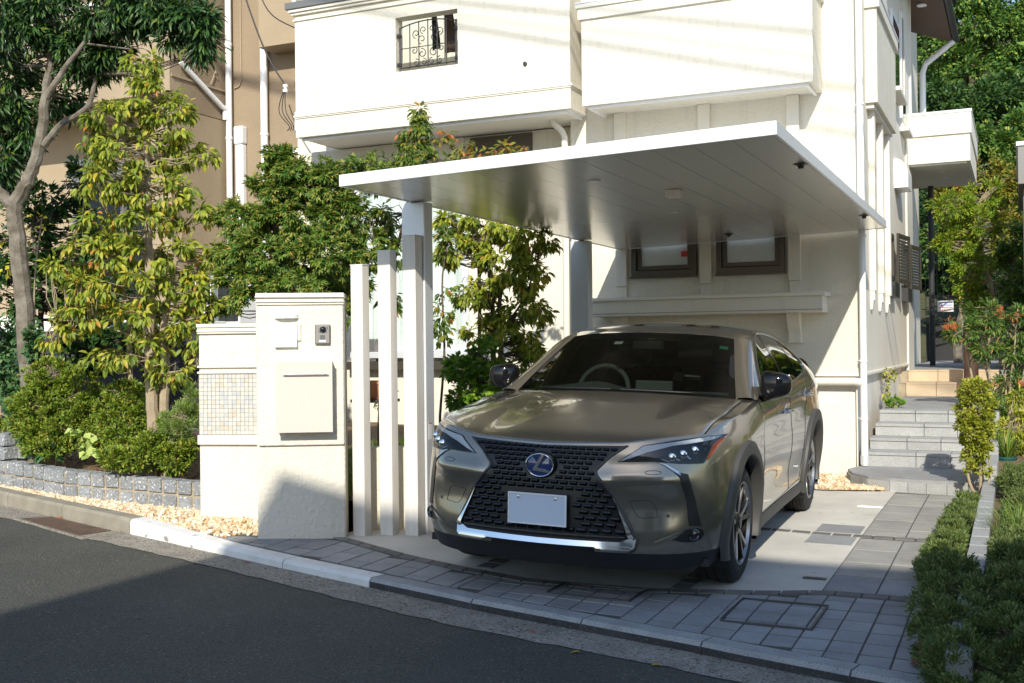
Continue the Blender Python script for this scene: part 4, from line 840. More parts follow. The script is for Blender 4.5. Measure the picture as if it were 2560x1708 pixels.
# overhead street cables (their shadows cross the bays)
def sunback(P, y): P = np.array(P); t = (P[1]-y)/SUN[1]; return P-np.array(SUN)*t
z4 = lambda x, y: (640+x*.35745, y*.35745); z7 = lambda x, y: (1400+x*.39548, y*.39548)
for i, (pa, pb, yc, r) in enumerate((((480, 30), (2190, 310), 2.6, .024), ((1230, 0), (2190, 95), 3.0, .022), ((1500, 560), (2190, 640), 2.2, .013))):
    if i < 2: A_, B_ = ony(*z4(*pa), 10.8), ony(*z4(*pb), 10.8)
    else: A_, B_ = ony(*z7(1640, 690), 11.3), ony(*z7(1870, 722), 11.3)
    A_, B_ = sunback(A_, yc), sunback(B_, yc); d = (B_-A_)/abs(B_[0]-A_[0])
    o = MB(); o.tube([A_+d*s+np.array([0, 0, .0012*(s-2)**2]) for s in np.linspace(-26, 26, 60)], r, 8)
    tag(o.build('overhead_cable', 'cable', smooth=True), ['thickest', 'second', 'thinnest'][i]+' overhead street cable running above the road', 'cable', 'overhead street cables')
# ================================================================== HOUSE ACROSS THE STREET (out of frame; shades the road)
oh = thing('opposite_house', (5, -8, 0), 'white flat-roofed house across the street, behind the viewer', 'house')
ox, oy, oz = -1.21, -4.72, 7.5
wins = [(.4, 2.0, .9, 2.2), (3.4, 5.2, .3, 2.4), (7.0, 8.6, .9, 2.2), (.4, 2.0, 3.9, 5.2), (3.4, 5.2, 3.9, 5.2), (7.0, 8.6, 3.9, 5.2)]
o = MB(); o.wall(ox+.15, 12, -.4, oz-.15, oy-.25, oy-.05, wins); o.build('front_wall', 'house_white', oh)
o = MB(); o.box(ox+.15, 12, -12, oy-.8, -.4, oz-.2); o.build('body', 'house_white', oh)
o = MB(); o.box(ox, 12.2, -12.2, oy, oz-.15, oz); o.build('roof', 'roof_dark', oh)
for (x0, x1, z0, z1) in wins:
    o = MB(); o.wall(x0, x1, z0, z1, oy-.16, oy-.1, [(x0+.06, (x0+x1)/2-.03, z0+.06, z1-.06), ((x0+x1)/2+.03, x1-.06, z0+.06, z1-.06)]); wn = o.build('window', 'bronze', oh)
    o = MB(); o.box(x0+.02, x1-.02, oy-.15, oy-.14, z0+.02, z1-.02); o.build('pane', 'dark_glass', sub(wn))
o = MB(); o.box(-.3, 10, oy+.0, oy+.9, 3.35, 3.5); o.build('balcony_slab', 'house_white', oh)
# neighbour on the far right (only a corner of its porch shows)
p_ = atd(2336, 335, 13); q_ = atd(2338, 480, 13)
gh = thing('grey_house', (p_[0]+2, p_[1]+2, 0), 'grey corner of a neighbouring porch at the far right edge', 'house')
o = MB(); o.box(p_[0], p_[0]+3, p_[1], p_[1]+3, q_[2]+.3, p_[2]); o.build('porch_canopy', 'intercom', gh)
o = MB(); o.box(p_[0]-.02, p_[0]+3, p_[1]-.02, p_[1]+3, p_[2]+.0005, p_[2]+.05); o.build('coping', 'alu_white', gh)
o = MB(); o.box(p_[0]+.05, p_[0]+.25, p_[1]+.2, p_[1]+.4, q_[2]-1.0, q_[2]+.299); o.build('porch_post', 'bronze', gh)
o = MB(); o.box(p_[0]+.3, p_[0]+3, p_[1]+.5, p_[1]+3, -.2, q_[2]+.29); o.build('wall', 'intercom', gh)
# far end of the side passage: low dark wall, mesh fence and a notice
fw_ = thing('boundary_wall', (-1.0, 24, .95), 'low black boundary wall at the end of the side passage', 'wall')
o = MB(); o.box(-1.7, 1.2, 24, 24.15, .7, 1.72); o.build('wall_body', 'iron_black', fw_); o = MB(); o.box(-1.72, 1.22, 23.98, 24.17, 1.7205, 1.76); o.build('coping', 'block_dark', fw_)
ff = thing('passage_fence', (-1.0, 24.05, 1.75), 'wire mesh fence above the low black boundary wall', 'fence')
for x in np.arange(-1.7, 1.2, .11): o = MB(); o.tube([(x, 24.05, 1.76), (x, 24.05, 4.0)], .006, 4, False); o.build('upright_wire', 'dark_metal', ff)
for z in np.arange(1.85, 4.0, .22): o = MB(); o.tube([(-1.7, 24.04, z), (1.2, 24.04, z)], .006, 4, False); o.build('cross_wire', 'dark_metal', ff)
c = atd(2171, 704, 22.0); sg = thing('notice_board', (c[0], c[1], c[2]-.2), 'small white notice with red and blue print on the passage fence', 'sign')
o = MB(); o.box(c[0]-.16, c[0]+.14, c[1], c[1]+.01, c[2]-.10, c[2]+.12); o.build('panel', 'sign_white', sg)
for k, (z, m_, w) in enumerate(((.08, 'sign_blue', .12), (.03, 'sign_blue', .10), (-.02, 'sign_red', .12), (-.065, 'sign_red', .08))):
    o = MB(); x = -w
    while x < w: o.box(c[0]+x, c[0]+x+.025, c[1]-.003, c[1]-.001, c[2]+z-.012, c[2]+z+.014); x += .036
    o.build('print_line', m_, sg)
# ================================================================== CAR
XA, YA, TH, PH = -2.3373, 6.255, .02296, .03
def carmat():
    """local: x to the car's left (picture right), y from nose to tail, z up"""
    g0 = .0125*(YA-6); pitch = .0125
    Rz = Matrix.Rotation(TH, 4, 'Z'); Ry = Matrix.Rotation(PH, 4, 'Y'); Rx = Matrix.Rotation(pitch, 4, 'X')
    return Matrix.Translation((XA, YA, g0)) @ Rz @ Matrix.Translation((.885, 0, 0)) @ Ry @ Rx @ Matrix.Translation((-.885, -.94, 0))
car = thing('parked_car', (0, 0, 0), 'metallic grey-brown crossover car with a large black mesh grille, under the carport', 'car', mat=carmat())
def sstep(a, b, x): t = np.clip((x-a)/(b-a), 0, 1); return t*t*(3-2*t)
plan = spline([(0, 0), (.14, .003), (.28, .016), (.42, .042), (.54, .078), (.64, .125), (.73, .195), (.805, .29), (.855, .40), (.884, .53), (.898, .70), (.905, .94), (.903, 1.4), (.898, 1.9), (.896, 2.6), (.902, 3.2), (.908, 3.58), (.90, 3.9), (.875, 4.13), (.82, 4.29), (.72, 4.40), (.5, 4.47), (0, 4.495)], 300)
Zf = [.17, .22, .27, .32, .40, .50, .60, .68, .74, .80, .86, .92, 1.0, 1.2]; Df = [.10, .06, .03, .008, 0, 0, .004, .010, .022, .040, .066, .10, .18, .4]
Dr = [.14, .08, .05, .03, .01, .0, .0, .01, .02, .03, .05, .07, .10, .2]
Vk = [0, .06, .14, .26, .40, .52, .62, .70, .80, .88, .94, 1.0]; Kk = [.962, .972, .983, .993, .999, 1.0, .997, .988, .986, .978, .962, .936]
def topz(x, s):
    x = abs(x)
    zn = np.interp(x, [0, .26, .43, .52, .66, .80, .86, .9], [.836, .845, .852, .865, .882, .897, .90, .905])
    zs = np.interp(s, [.35, .9, 1.4, 2.0, 2.6, 3.1, 3.6, 4.1, 4.3, 4.5], [.90, .955, 1.015, 1.03, 1.05, 1.08, 1.10, 1.08, 1.02, .96])
    w = sstep(.30, .55, s); return zn*(1-w)+zs*w
def botz(x, s): return np.interp(s, [0, .2, .5, 1.4, 3.1, 4.0, 4.5], [.195, .20, .215, .205, .215, .24, .27])
def bodypt(px, ps, z, zt=None, zb=None):
    zt = topz(px, ps) if zt is None else zt; zb = botz(px, ps) if zb is None else zb
    v = np.clip((z-zb)/(zt-zb), 0, 1); k = np.interp(v, Vk, Kk)
    wf = 1-sstep(.30, 1.0, ps); wr = sstep(3.6, 4.3, ps)
    k = 1+(k-1)*(1-.75*(1-sstep(.1, .6, ps)))
    x = px*k; s = ps+np.interp(z, Zf, Df)*wf-np.interp(z, Zf, Dr)*wr
    # shelf under the headlights, tucked cheeks
    ax = abs(px); s = s-.022*np.exp(-((z-.675)/.045)**2)*sstep(.25, .4, ax)*(1-sstep(.62, .8, ax))*wf
    s = s+.022*np.exp(-((z-.53)/.10)**2)*sstep(.34, .5, ax)*(1-sstep(.66, .80, ax))*wf
    # door-side waist sculpting
    x = x-np.sign(px)*.016*np.exp(-((z-.46)/.10)**2)*sstep(1.2, 1.6, ps)*(1-sstep(2.8, 3.2, ps))
    x = x+np.sign(px)*.014*(np.exp(-((ps-.94)/.42)**2)+np.exp(-((ps-3.58)/.45)**2))*sstep(.3, .5, z)*(1-sstep(.80, .95, z))
    return x, s
VR = [0, .035, .075, .12]
def body_side(sg):
    """half of the lower body shell"""
    zr = list(np.linspace(0, 1, 27)); V = []; N = len(plan); Mz = len(zr)
    for px, ps in plan:
        zt, zb = topz(px, ps), botz(px, ps)
        zl = np.interp(ps, [0, .5, 1.4, 3.1, 4.5], [.292, .285, .285, .29, .36])   # lip line
        for j, v in enumerate(zr):
            z = zb+(zl-zb)*j/3 if j <= 3 else zl+(zt-zl)*((j-3)/(Mz-4))
            x, s = bodypt(px, ps, z, zt, zb); V.append((sg*x, s, z))
    return np.array(V), N, Mz
HUBS = ((.94, .341), (3.58, .341)); RA = .425
body_v = []; shells = {'body_shell': MB(), 'lower_lip': MB()}
for sg in (1, -1):
    V, N, Mz = body_side(sg)
    for i in range(N-1):
        for j in range(Mz-1):
            q = [i*Mz+j, (i+1)*Mz+j, (i+1)*Mz+j+1, i*Mz+j+1]; c = V[q].mean(0)
            if any((c[1]-h[0])**2+(c[2]-h[1])**2 < RA**2 for h in HUBS) and abs(c[0]) > .75: continue
            shells['lower_lip' if j < 3 else 'body_shell'].add(V[q], [(0, 1, 2, 3) if sg > 0 else (3, 2, 1, 0)])
def weld(o, d=1e-4):
    bm = bmesh.new(); bm.from_mesh(o.data); bmesh.ops.remove_doubles(bm, verts=bm.verts, dist=d); bmesh.ops.recalc_face_normals(bm, faces=bm.faces); bm.to_mesh(o.data); bm.free()
    o.data.polygons.foreach_set('use_smooth', [True]*len(o.data.polygons)); sharp(o, 42); return o
weld(shells['body_shell'].build('body_shell', 'paint', car)); weld(shells['lower_lip'].build('lower_lip', 'lip_black', car))
# front surface lookup
fp = plan[plan[:, 1] < 1.1]
def fs(x, z):
    X, S = bodypt(fp[:, 0], fp[:, 1], z); return float(np.interp(abs(x), X, S))
from functools import lru_cache
@lru_cache(None)
def fsq(xi, zi): return fs(xi*.005, zi*.005)
def fsi(x, z):
    a, b = abs(x)/.005, z/.005; i, j = int(a), int(b); u, v = a-i, b-j
    return (fsq(i, j)*(1-u)+fsq(i+1, j)*u)*(1-v)+(fsq(i, j+1)*(1-u)+fsq(i+1, j+1)*u)*v
def patch(name, poly, mat, off, parent, fn=None, step=.03, thick=.004, smooth=True):
    """polygon in (x,z) laid on the nose surface, standing off by off (minus: towards the viewer)"""
    bm = bmesh.new(); bm.faces.new([bm.verts.new((x, 0, z)) for x, z in poly])
    for ax in (0, 2):
        lo_, hi_ = min(v.co[ax] for v in bm.verts), max(v.co[ax] for v in bm.verts); k = math.ceil(lo_/step)*step
        while k < hi_:
            n = [0, 0, 0]; n[ax] = 1; c = [0, 0, 0]; c[ax] = k
            bmesh.ops.bisect_plane(bm, geom=bm.verts[:]+bm.edges[:]+bm.faces[:], plane_co=c, plane_no=n); k += step
    bmesh.ops.triangulate(bm, faces=[f for f in bm.faces if len(f.verts) > 4])
    f_ = fn or fsi
    if thick:
        r = bmesh.ops.extrude_face_region(bm, geom=bm.faces[:]); vs = {v for v in r['geom'] if isinstance(v, bmesh.types.BMVert)}
    else: vs = set()
    for v in bm.verts: v.co.y = f_(v.co.x, v.co.z)+off+(thick if v in vs else 0)
    bmesh.ops.recalc_face_normals(bm, faces=bm.faces)
    me = bpy.data.meshes.new(name); bm.to_mesh(me); bm.free(); me.materials.append(MT[mat])
    o = bpy.data.objects.new(name, me); COL.objects.link(o); o.parent = parent
    if smooth: me.polygons.foreach_set('use_smooth', [True]*len(me.polygons)); sharp(o, 50)
    return o
def mir(p): return [(-x, z) for x, z in p[::-1]]
# ---- grille
GP = [(0, .833), (.2, .838), (.435, .846), (.36, .79), (.29, .722), (.292, .705), (.33, .66), (.39, .59), (.455, .46), (.495, .372), (.47, .352), (0, .352)]
full = GP+mir(GP)[1:-1]
gr = patch('grille', full, 'black_plastic', -.004, car, thick=.0)
def inpoly(x, z, P):
    r = False; n = len(P)
    for i in range(n):
        (a, b), (c, d) = P[i], P[i-1]
        if (b > z) != (d > z) and x < (c-a)*(z-b)/(d-b)+a: r = not r
    return r
gm = bmesh.new()      # one grille element: a slanted wedge
vs = [gm.verts.new(p) for p in ((-.5, 0, -.5), (.5, 0, -.5), (.5, 0, .5), (-.5, 0, .5), (-.30, -1, .10), (.42, -1, .10), (.5, -.75, .42), (-.42, -.75, .42))]
for q in ((0, 1, 5, 4), (4, 5, 6, 7), (1, 2, 6, 5), (2, 3, 7, 6), (3, 0, 4, 7)): gm.faces.new([vs[i] for i in q])
bmesh.ops.recalc_face_normals(gm, faces=gm.faces); gme = bpy.data.meshes.new('grille_element_mesh'); gm.to_mesh(gme); gm.free(); gme.materials.append(MT['piano'])
z = .823; row = 0
while z > .37:
    t = (.83-z)/.46; hz = .024+.011*t; wx = .042+.026*t
    n = int(.56/wx)
    for i in range(-n, n+1):
        x = (i+.5*(row % 2))*wx
        if not (inpoly(x-wx*.42, z, full) and inpoly(x+wx*.42, z, full)): continue
        if abs(x) < .175+wx*.4 and .405 < z < .60: continue
        if (x/.098)**2+((z-.73)/.078)**2 < 1: continue
        sx = 1 if x >= 0 else -1
        m_ = Matrix.Translation((x, fsi(x, z)-.003, z)) @ Matrix.Diagonal((wx*.86*sx, .016, hz*.80, 1)); o = bpy.data.objects.new('grille_element', gme); COL.objects.link(o); o.parent = gr; o.matrix_basis = m_
    z -= hz*.98; row += 1
# frame of the spindle, chrome lower moulding, lower intake
for sg, mm in ((1, lambda p: p), (-1, mir)):
    fr = [(.435, .848), (.452, .848), (.372, .79), (.306, .722), (.308, .702), (.345, .66), (.405, .59), (.478, .46), (.522, .37), (.51, .31), (.47, .285), (.455, .292), (.488, .318), (.497, .372), (.457, .46), (.392, .59), (.332, .66), (.294, .705), (.292, .722), (.362, .79)]
    patch('grille_frame', mm(fr), 'grey_plastic', -.012, car, thick=.012)
    ch = [(.389, .592), (.462, .455), (.512, .372), (.508, .328), (.475, .302), (.345, .302), (.305, .325), (0, .323), (0, .350), (.44, .354), (.482, .374), (.452, .45)]
    patch('chrome_moulding', mm(ch), 'chrome', -.010, car, fn=lambda x, z: fsi(x, z)-.42*max(0, .375-z)-.12*max(0, .6-z)*(z > .375), thick=.012, step=.02)
patch('chrome_strip', [(-.455, .376), (.455, .376), (.46, .384), (-.46, .384)], 'satin', -.022, car, thick=.01)
patch('lower_intake', [(-.30, .288), (.30, .288), (.28, .315), (-.28, .315)], 'black_plastic', -.006, car, thick=.0)
# ---- emblem and plate
em = thing_part = MB(); em.lathe((.0, fsi(0, .73)-.004, .73), (0, -1, 0), [(0, .092), (.014, .090), (.020, .080), (.020, .0001)], 40)
for i, (x, y, z) in enumerate(em.v): em.v[i] = (x, y, .73+(z-.73)*.78)
e1 = em.build('emblem', 'piano', car, smooth=True)
o = MB(); o.lathe((.0, fsi(0, .73)-.0245, .73), (0, -1, 0), [(0, .077), (.002, .074), (.002, .0001)], 40)
for i, (x, y, z) in enumerate(o.v): o.v[i] = (x, y, .73+(z-.73)*.77)
o.build('emblem_face', 'blue_emblem', sub(e1), smooth=True)
o = MB(); ye = fsi(0, .73)-.030
o.tube([(.077*cos(t), ye+.002, .73+.0595*sin(t)) for t in np.linspace(0, 2*pi, 41)], .0035, 8, False); o.build('emblem_ring', 'chrome', sub(e1), smooth=True)
o = MB(); LP = [(.012, .787), (.030, .789), (-.012, .715), (.060, .702), (.058, .692), (-.040, .702), (-.037, .712)]
o.add([(x, ye-.002, z) for x, z in LP]+[(x, ye+.006, z) for x, z in LP], [(0, 1, 2, 6), (2, 3, 4, 5), (2, 5, 6), (7, 13, 9, 8), (9, 12, 11, 10)]+[(i, (i+1) % 7, (i+1) % 7+7, i+7) for i in range(7)]); o.build('emblem_letter', 'chrome', sub(e1))
yp = fsi(0, .5)-.035
o = MB(); o.box(-.165, .165, yp-.004, yp+.004, .42, .585); lp_ = o.build('license_plate', 'plate', car, bevel=.003)
o = MB()
for a in ((-.165, .165, .577, .585), (-.165, .165, .42, .427), (-.165, -.158, .427, .577), (.158, .165, .427, .577)): o.box(a[0], a[1], yp-.007, yp-.0041, a[2], a[3])
o.build('plate_rim', 'white_metal', sub(lp_))
for x in (-.105, .105): o = MB(); o.lathe((x, yp-.004, .562), (0, -1, 0), [(0, .008), (.004, .007), (.005, .0001)], 12); o.build('plate_bolt', 'steel', sub(lp_), smooth=True)
o = MB(); o.box(-.12, .12, yp+.0045, yp+.035, .44, .56); o.build('plate_bracket', 'black_plastic', sub(lp_))
# ---- lamps and bumper details, both sides
for sg in (1, -1):
    mm = (lambda p: p) if sg > 0 else mir
    HL = [(.405, .764), (.50, .832), (.522, .85), (.66, .874), (.80, .889), (.858, .884), (.845, .845), (.80, .752), (.70, .757), (.593, .770)]
    hl = patch('headlight', mm(HL), 'piano', -.003, car, thick=0)
    patch('daylight_strip', mm([(.415, .766), (.505, .83), (.525, .846), (.80, .886), (.845, .878), (.82, .868), (.66, .848), (.545, .815), (.47, .785)]), 'lamp_white', -.0065, sub(hl), thick=.003)
    patch('lamp_housing', mm([(.55, .775), (.60, .792), (.72, .832), (.80, .848), (.79, .757), (.70, .762)]), 'black_plastic', -.007, sub(hl), thick=.003)
    for k, (x, z_) in enumerate(((.665, .792), (.712, .805), (.758, .822))):
        x *= sg; o = MB(); c = np.array((x, fsi(x, z_)-.010, z_)); o.lathe(c, (0, -1, 0), [(0, .023), (.003, .021), (.007, .012), (.008, .0001)], 20); o.build('led_lens', 'chrome', sub(hl), smooth=True)
    for k in range(3): patch('led_bar', mm([(.615+.05*k, .783+.012*k), (.625+.05*k, .781+.012*k), (.66+.045*k, .768+.006*k), (.652+.045*k, .767+.006*k)]), 'sticker_white', -.0095, sub(hl), thick=.003)
    patch('turn_signal', mm([(.808, .765), (.818, .768), (.850, .848), (.858, .876), (.842, .87), (.822, .84)]), 'amber', -.008, sub(hl), thick=.004)
    patch('lamp_cover', mm(HL), 'lamp_glass', -.014, sub(hl), thick=0)
    patch('air_slit', mm([(.640, .757), (.70, .716), (.742, .703), (.775, .57), (.800, .428), (.752, .436), (.735, .58), (.708, .69)]), 'black_plastic', -.0045, car, thick=.0)
    patch('slit_blade', mm([(.600, .768), (.645, .758), (.707, .718), (.712, .70), (.70, .708), (.64, .75)]), 'satin', -.009, car, thick=.006)
    fg = patch('fog_lamp', mm([(.665, .372), (.70, .392), (.735, .415), (.775, .424), (.805, .410), (.812, .385), (.80, .36), (.77, .346), (.72, .352)]), 'black_plastic', -.005, car, thick=.0)
    x = .768*sg; o = MB(); c = np.array((x, fsi(x, .386)-.006, .386)); ax = np.array((sg*.55, -.83, 0)); o.lathe(c, ax, [(-.004, .035), (.008, .034), (.010, .028), (.004, .022), (.007, .012), (.008, .0001)], 24); o.build('fog_lens', 'lens_black', sub(fg), smooth=True)
    patch('fog_trim', mm([(.60, .352), (.69, .372), (.735, .412), (.70, .398), (.64, .372)]), 'paint', -.010, car, thick=.008)
    o = MB(); tw = [(.468, .563), (.575, .563), (.607, .49), (.585, .482), (.515, .484)]; P = spline(tw+[tw[0]], 30)
    o.tube([(sg*p[0], fsi(p[0], p[1])-.0006, p[1]) for p in P], .0016, 5, False); o.build('tow_cover_seam', 'black_plastic', car)
    o = MB(); P = [(.585+.035*cos(t)*1.1, .715+.010*sin(t)) for t in np.linspace(0, 2*pi, 25)]; o.tube([(sg*p[0], fsi(p[0], p[1])-.0006, p[1]) for p in P], .0015, 5, False); o.build('washer_cover_seam', 'black_plastic', car)
    o = MB(); o.lathe((sg*.655, fsi(.655, .49)-.001, .49), (sg*.3, -.95, 0), [(0, .010), (.003, .009), (.003, .0001)], 14); o.build('parking_sensor', 'paint', car, smooth=True)
# ---- hood and fender tops
def nose(u):
    x = abs(u)*.846; X, S = bodypt(fp[:, 0], fp[:, 1], topz(fp[:, 0], fp[:, 1])); s = float(np.interp(x, X, S)); a = float(np.interp(x, X, fp[:, 0])); return x, s, float(topz(a, float(np.interp(x, X, fp[:, 1]))))
sta = plan[(plan[:, 1] > .2) & (plan[:, 1] < 1.8)]; stz = topz(sta[:, 0], sta[:, 1]); stx, sts = bodypt(sta[:, 0], sta[:, 1], stz)
def sidetop(s): return float(np.interp(s, sts, stx)), float(np.interp(s, sts, stz))
NZ = {}
def deck(u, w):
    k = round(abs(u), 4)
    if k not in NZ: NZ[k] = nose(k)
    x0, s0, z0 = NZ[k]; sc_ = 1.27+.20*k**2.5; s = s0+(sc_-s0)*w
    xs, zs = sidetop(max(s, NZ.setdefault(1.0, nose(1.0))[1])) if k > .0 else (.8, .9)
    zc = z0+(1.047-.03*k**2-z0)*(w**.80)
    x = x0+((xs*k)-x0)*min(1, w*1.0) if k < 1 else xs
    wk = k**5*float(sstep(0, .35, w)); z = zc*(1-wk)+zs*wk
    z += .020*math.exp(-((k-.72)/.14)**2)*sin(pi*min(1, w*1.02))+.012*sin(pi*w)*(1-k*k)*1.0-.006*math.exp(-((k-.48)/.14)**2)*sin(pi*w)
    if k >= 1: z = zs
    return (x if u >= 0 else -x), s, z
def deckmesh(us, name, mat, par=None, nW=36, w0=0., dz=0):
    o = MB(); nU = len(us); ws = np.linspace(w0, 1, nW)
    V = [deck(u, w) for w in ws for u in us]; V = [(x, s, z+dz) for x, s, z in V]
    o.add(V, [(j*nU+i, j*nU+i+1, (j+1)*nU+i+1, (j+1)*nU+i) for j in range(nW-1) for i in range(nU-1)]); o = o.build(name, mat, par or car); weld(o); return o
UH = .925
hood = deckmesh(np.linspace(-UH, UH, 61), 'hood', 'paint', dz=.003); md = hood.modifiers.new('t', 'SOLIDIFY'); md.thickness = .012; md.offset = -1
deckmesh(np.linspace(UH+.006, 1.0, 7), 'fender_top', 'paint'); deckmesh(np.linspace(-1.0, -UH-.006, 7), 'fender_top', 'paint'); deckmesh(np.linspace(-.99, .99, 41), 'engine_bay', 'black_plastic', dz=-.02)
# ---- greenhouse
WB = spline([(0, 1.27, 1.040), (.28, 1.285, 1.038), (.52, 1.325, 1.032), (.735, 1.40, 1.018)], 25); WT = spline([(0, 2.02, 1.415), (.28, 2.03, 1.409), (.47, 2.055, 1.395), (.575, 2.075, 1.380)], 25)
def wsgrid(f0, f1_, bulge=.018, off=0, b0=0., b1=1.):
    V = []; us = np.linspace(-1, 1, 49); ws = np.linspace(b0, b1, 20)
    for w in ws:
        for u in us:
            a = abs(u)*f0; i = a*24; j = min(int(i), 23); t = i-j; p = WB[j]*(1-t)+WB[j+1]*t; q = WT[j]*(1-t)+WT[j+1]*t; c = p*(1-w)+q*w
            b = bulge*sin(pi*w)*(1-.3*a*a); V.append((c[0]*(1 if u >= 0 else -1), c[1]-b*.5+off*-.5, c[2]+b*.8+off*.85))
    return V, 49, 20
V, a_, b_ = wsgrid(1, 1); o = MB(); o.add(V, [(j*a_+i, j*a_+i+1, (j+1)*a_+i+1, (j+1)*a_+i) for j in range(b_-1) for i in range(a_-1)]); weld(o.build('windshield', 'car_glass', car))
RS = [1.42, 1.60, 1.76, 1.98, 2.16, 2.36, 2.6, 3.0, 3.3, 3.6, 3.9, 4.15]; RX = [.842, .805, .772, .722, .682, .645, .626, .626, .645, .682, .71, .735]; RZ = [1.020, 1.10, 1.172, 1.285, 1.366, 1.412, 1.43, 1.422, 1.385, 1.295, 1.195, 1.095]
def sm(x, X, Y):
    return float(np.mean([np.interp(x+d, X, Y) for d in (-.10, -.05, 0, .05, .10)])) if X[0]+.1 < x < X[-1]-.1 else float(np.interp(x, X, Y))
def rail(s): return sm(s, RS, RX), s, sm(s, RS, RZ)
def belt(s):
    P = bb; return float(np.interp(s, P[:, 1], P[:, 0])), s, float(np.interp(s, P[:, 1], P[:, 2]))
pl2 = plan[(plan[:, 1] > 1.0) & (plan[:, 1] < 4.4)]; bb = np.array([(*bodypt(a, b, topz(a, b)), topz(a, b)) for a, b in pl2])
def side(s, h, off=0):
    b, r = np.array(belt(s)), np.array(rail(s)); p = b*(1-h)+r*h; p[0] += .020*sin(pi*h)+off*.88; p[2] += off*.45; return p
# side glass openings in (s,z) on the cabin side
def cabx(s, z, off=0):
    b, r = belt(s), rail(s); h = np.clip((z-b[2])/max(.02, r[2]-b[2]), 0, 1); return float(side(s, h, off)[0])
GLF = [(1.74, 1.054), (1.86, 1.165), (2.03, 1.262), (2.20, 1.342), (2.32, 1.378), (2.44, 1.398), (2.50, 1.401), (2.515, 1.06), (2.1, 1.05)]
GLR = [(2.575, 1.063), (2.565, 1.402), (2.75, 1.398), (2.98, 1.377), (3.12, 1.345), (3.10, 1.10), (2.8, 1.075)]
GLQ = [(3.135, 1.105), (3.155, 1.333), (3.26, 1.297), (3.40, 1.225), (3.47, 1.17), (3.36, 1.125), (3.25, 1.112)]
GLT = [(1.60, 1.045), (1.715, 1.052), (1.82, 1.145), (1.75, 1.11)]
def inglass(s, z): return any(inpoly(s, z, P) for P in (GLF, GLR, GLQ, GLT))
o = MB(); ss = np.linspace(1.42, 4.15, 150); hs_ = np.linspace(0, 1, 22)
for sg in (1, -1):
    V = [tuple(side(s, h)*np.array([sg, 1, 1])) for s in ss for h in hs_]; n = len(hs_)
    fc = []
    for i in range(len(ss)-1):
        for j in range(n-1):
            q = (i*n+j, (i+1)*n+j, (i+1)*n+j+1, i*n+j+1); c = np.mean([V[k] for k in q], 0)
            if not inglass(c[1], c[2]): fc.append(q if sg > 0 else q[::-1])
    o.add(V, fc)
# A pillars: windshield edge to cabin rail
for sg in (1, -1):
    n = 26; V = []
    for w in np.linspace(0, 1, n):
        a = WB[-1]*(1-w)+WT[-1]*w; a = a+np.array([0, -.012*sin(pi*w), .014*sin(pi*w)*.7]); s_r = 1.42+(2.16-1.42)*w; b = np.array(rail(s_r)); m_ = (a+b)/2+np.array([.014, -.012, .014]); V += [tuple(p*np.array([sg, 1, 1])) for p in (a, a*.7+m_*.3+np.array([.0, -.004, .006]), m_, b*.6+m_*.4+np.array([.006, -.004, .004]), b)]
    o.add(V, [(i*5+k, i*5+k+1, (i+1)*5+k+1, (i+1)*5+k) for i in range(n-1) for k in range(4)])
# roof
ZC = lambda s: float(np.interp(s, [2.02, 2.2, 2.5, 2.9, 3.3, 3.7, 4.0], [1.415, 1.447, 1.477, 1.487, 1.472, 1.43, 1.38]))
us = np.linspace(-1, 1, 41); vs_ = np.linspace(0, 1, 40); V = []
for v in vs_:
    for u in us:
        a = abs(u); i = min(a, .9999)*24; j = int(i); t = i-j; f0 = WT[j]*(1-t)+WT[j+1]*t; sF = f0[1]; sR = 3.98-.12*a*a; s = sF+(sR-sF)*v; r = rail(max(s, 2.16)); x = a*(f0[0]/max(a, 1e-6)*(1-sstep(0, .18, v))+r[0]*sstep(0, .18, v)) if a > 0 else 0
        z = ZC(s)-(ZC(s)-r[2])*a**2.6; z = z*sstep(0, .15, v)+f0[2]*(1-sstep(0, .15, v)); V.append((x*(1 if u >= 0 else -1), s, z+.001))
o.add(V, [(j*41+i, j*41+i+1, (j+1)*41+i+1, (j+1)*41+i) for j in range(39) for i in range(40)])
# join roof edge to the rails near the windshield corner
for sg in (1, -1):
    V = []; n = 14
    for v in np.linspace(0, .25, n):
        sF = WT[-1][1]; s = sF+(3.86-sF)*v; r = np.array(rail(max(s, 2.16))); f0 = WT[-1]; k = sstep(0, .18, v); x = f0[0]*(1-k)+rail(max(s, 2.16))[0]*k; z = r[2]*sstep(0, .15, v)+f0[2]*(1-sstep(0, .15, v)); e_ = np.array(rail(max(s-.03, 2.15)))
        V += [(sg*x, s, z+.001), (sg*e_[0], e_[1], e_[2])]
    o.add(V, [(2*i, 2*i+1, 2*i+3, 2*i+2) for i in range(n-1)])
# tail: roof edge down to the rear shoulder
V = []; n = 31
for u in np.linspace(-1, 1, n):
    a = abs(u); r = rail(3.86); sR = 3.98-.12*a*a; top = np.array([u*rail(sR)[0], sR, ZC(sR)-(ZC(sR)-rail(sR)[2])*a**2.6]); bot = np.array([u*.80, 4.40-.30*a**3, 1.0+.08*a**2])
    for w in np.linspace(0, 1, 8): V.append(tuple(top*(1-w)+bot*w+np.array([0, .05*sin(pi*w), .04*sin(pi*w)])))
o.add(V, [(i*8+k, i*8+k+1, (i+1)*8+k+1, (i+1)*8+k) for i in range(n-1) for k in range(7)])
V = [(x, s, z) for x, s, z in [(-.8, 4.1, 1.075), (-.5, 4.36, 1.0), (0, 4.40, .99), (.5, 4.36, 1.0), (.8, 4.1, 1.075), (-.82, 4.2, 1.03), (-.55, 4.42, .96), (0, 4.44, .95), (.55, 4.42, .96), (.82, 4.2, 1.03)]]
o.add(V, [(i, i+1, i+6, i+5) for i in range(4)])
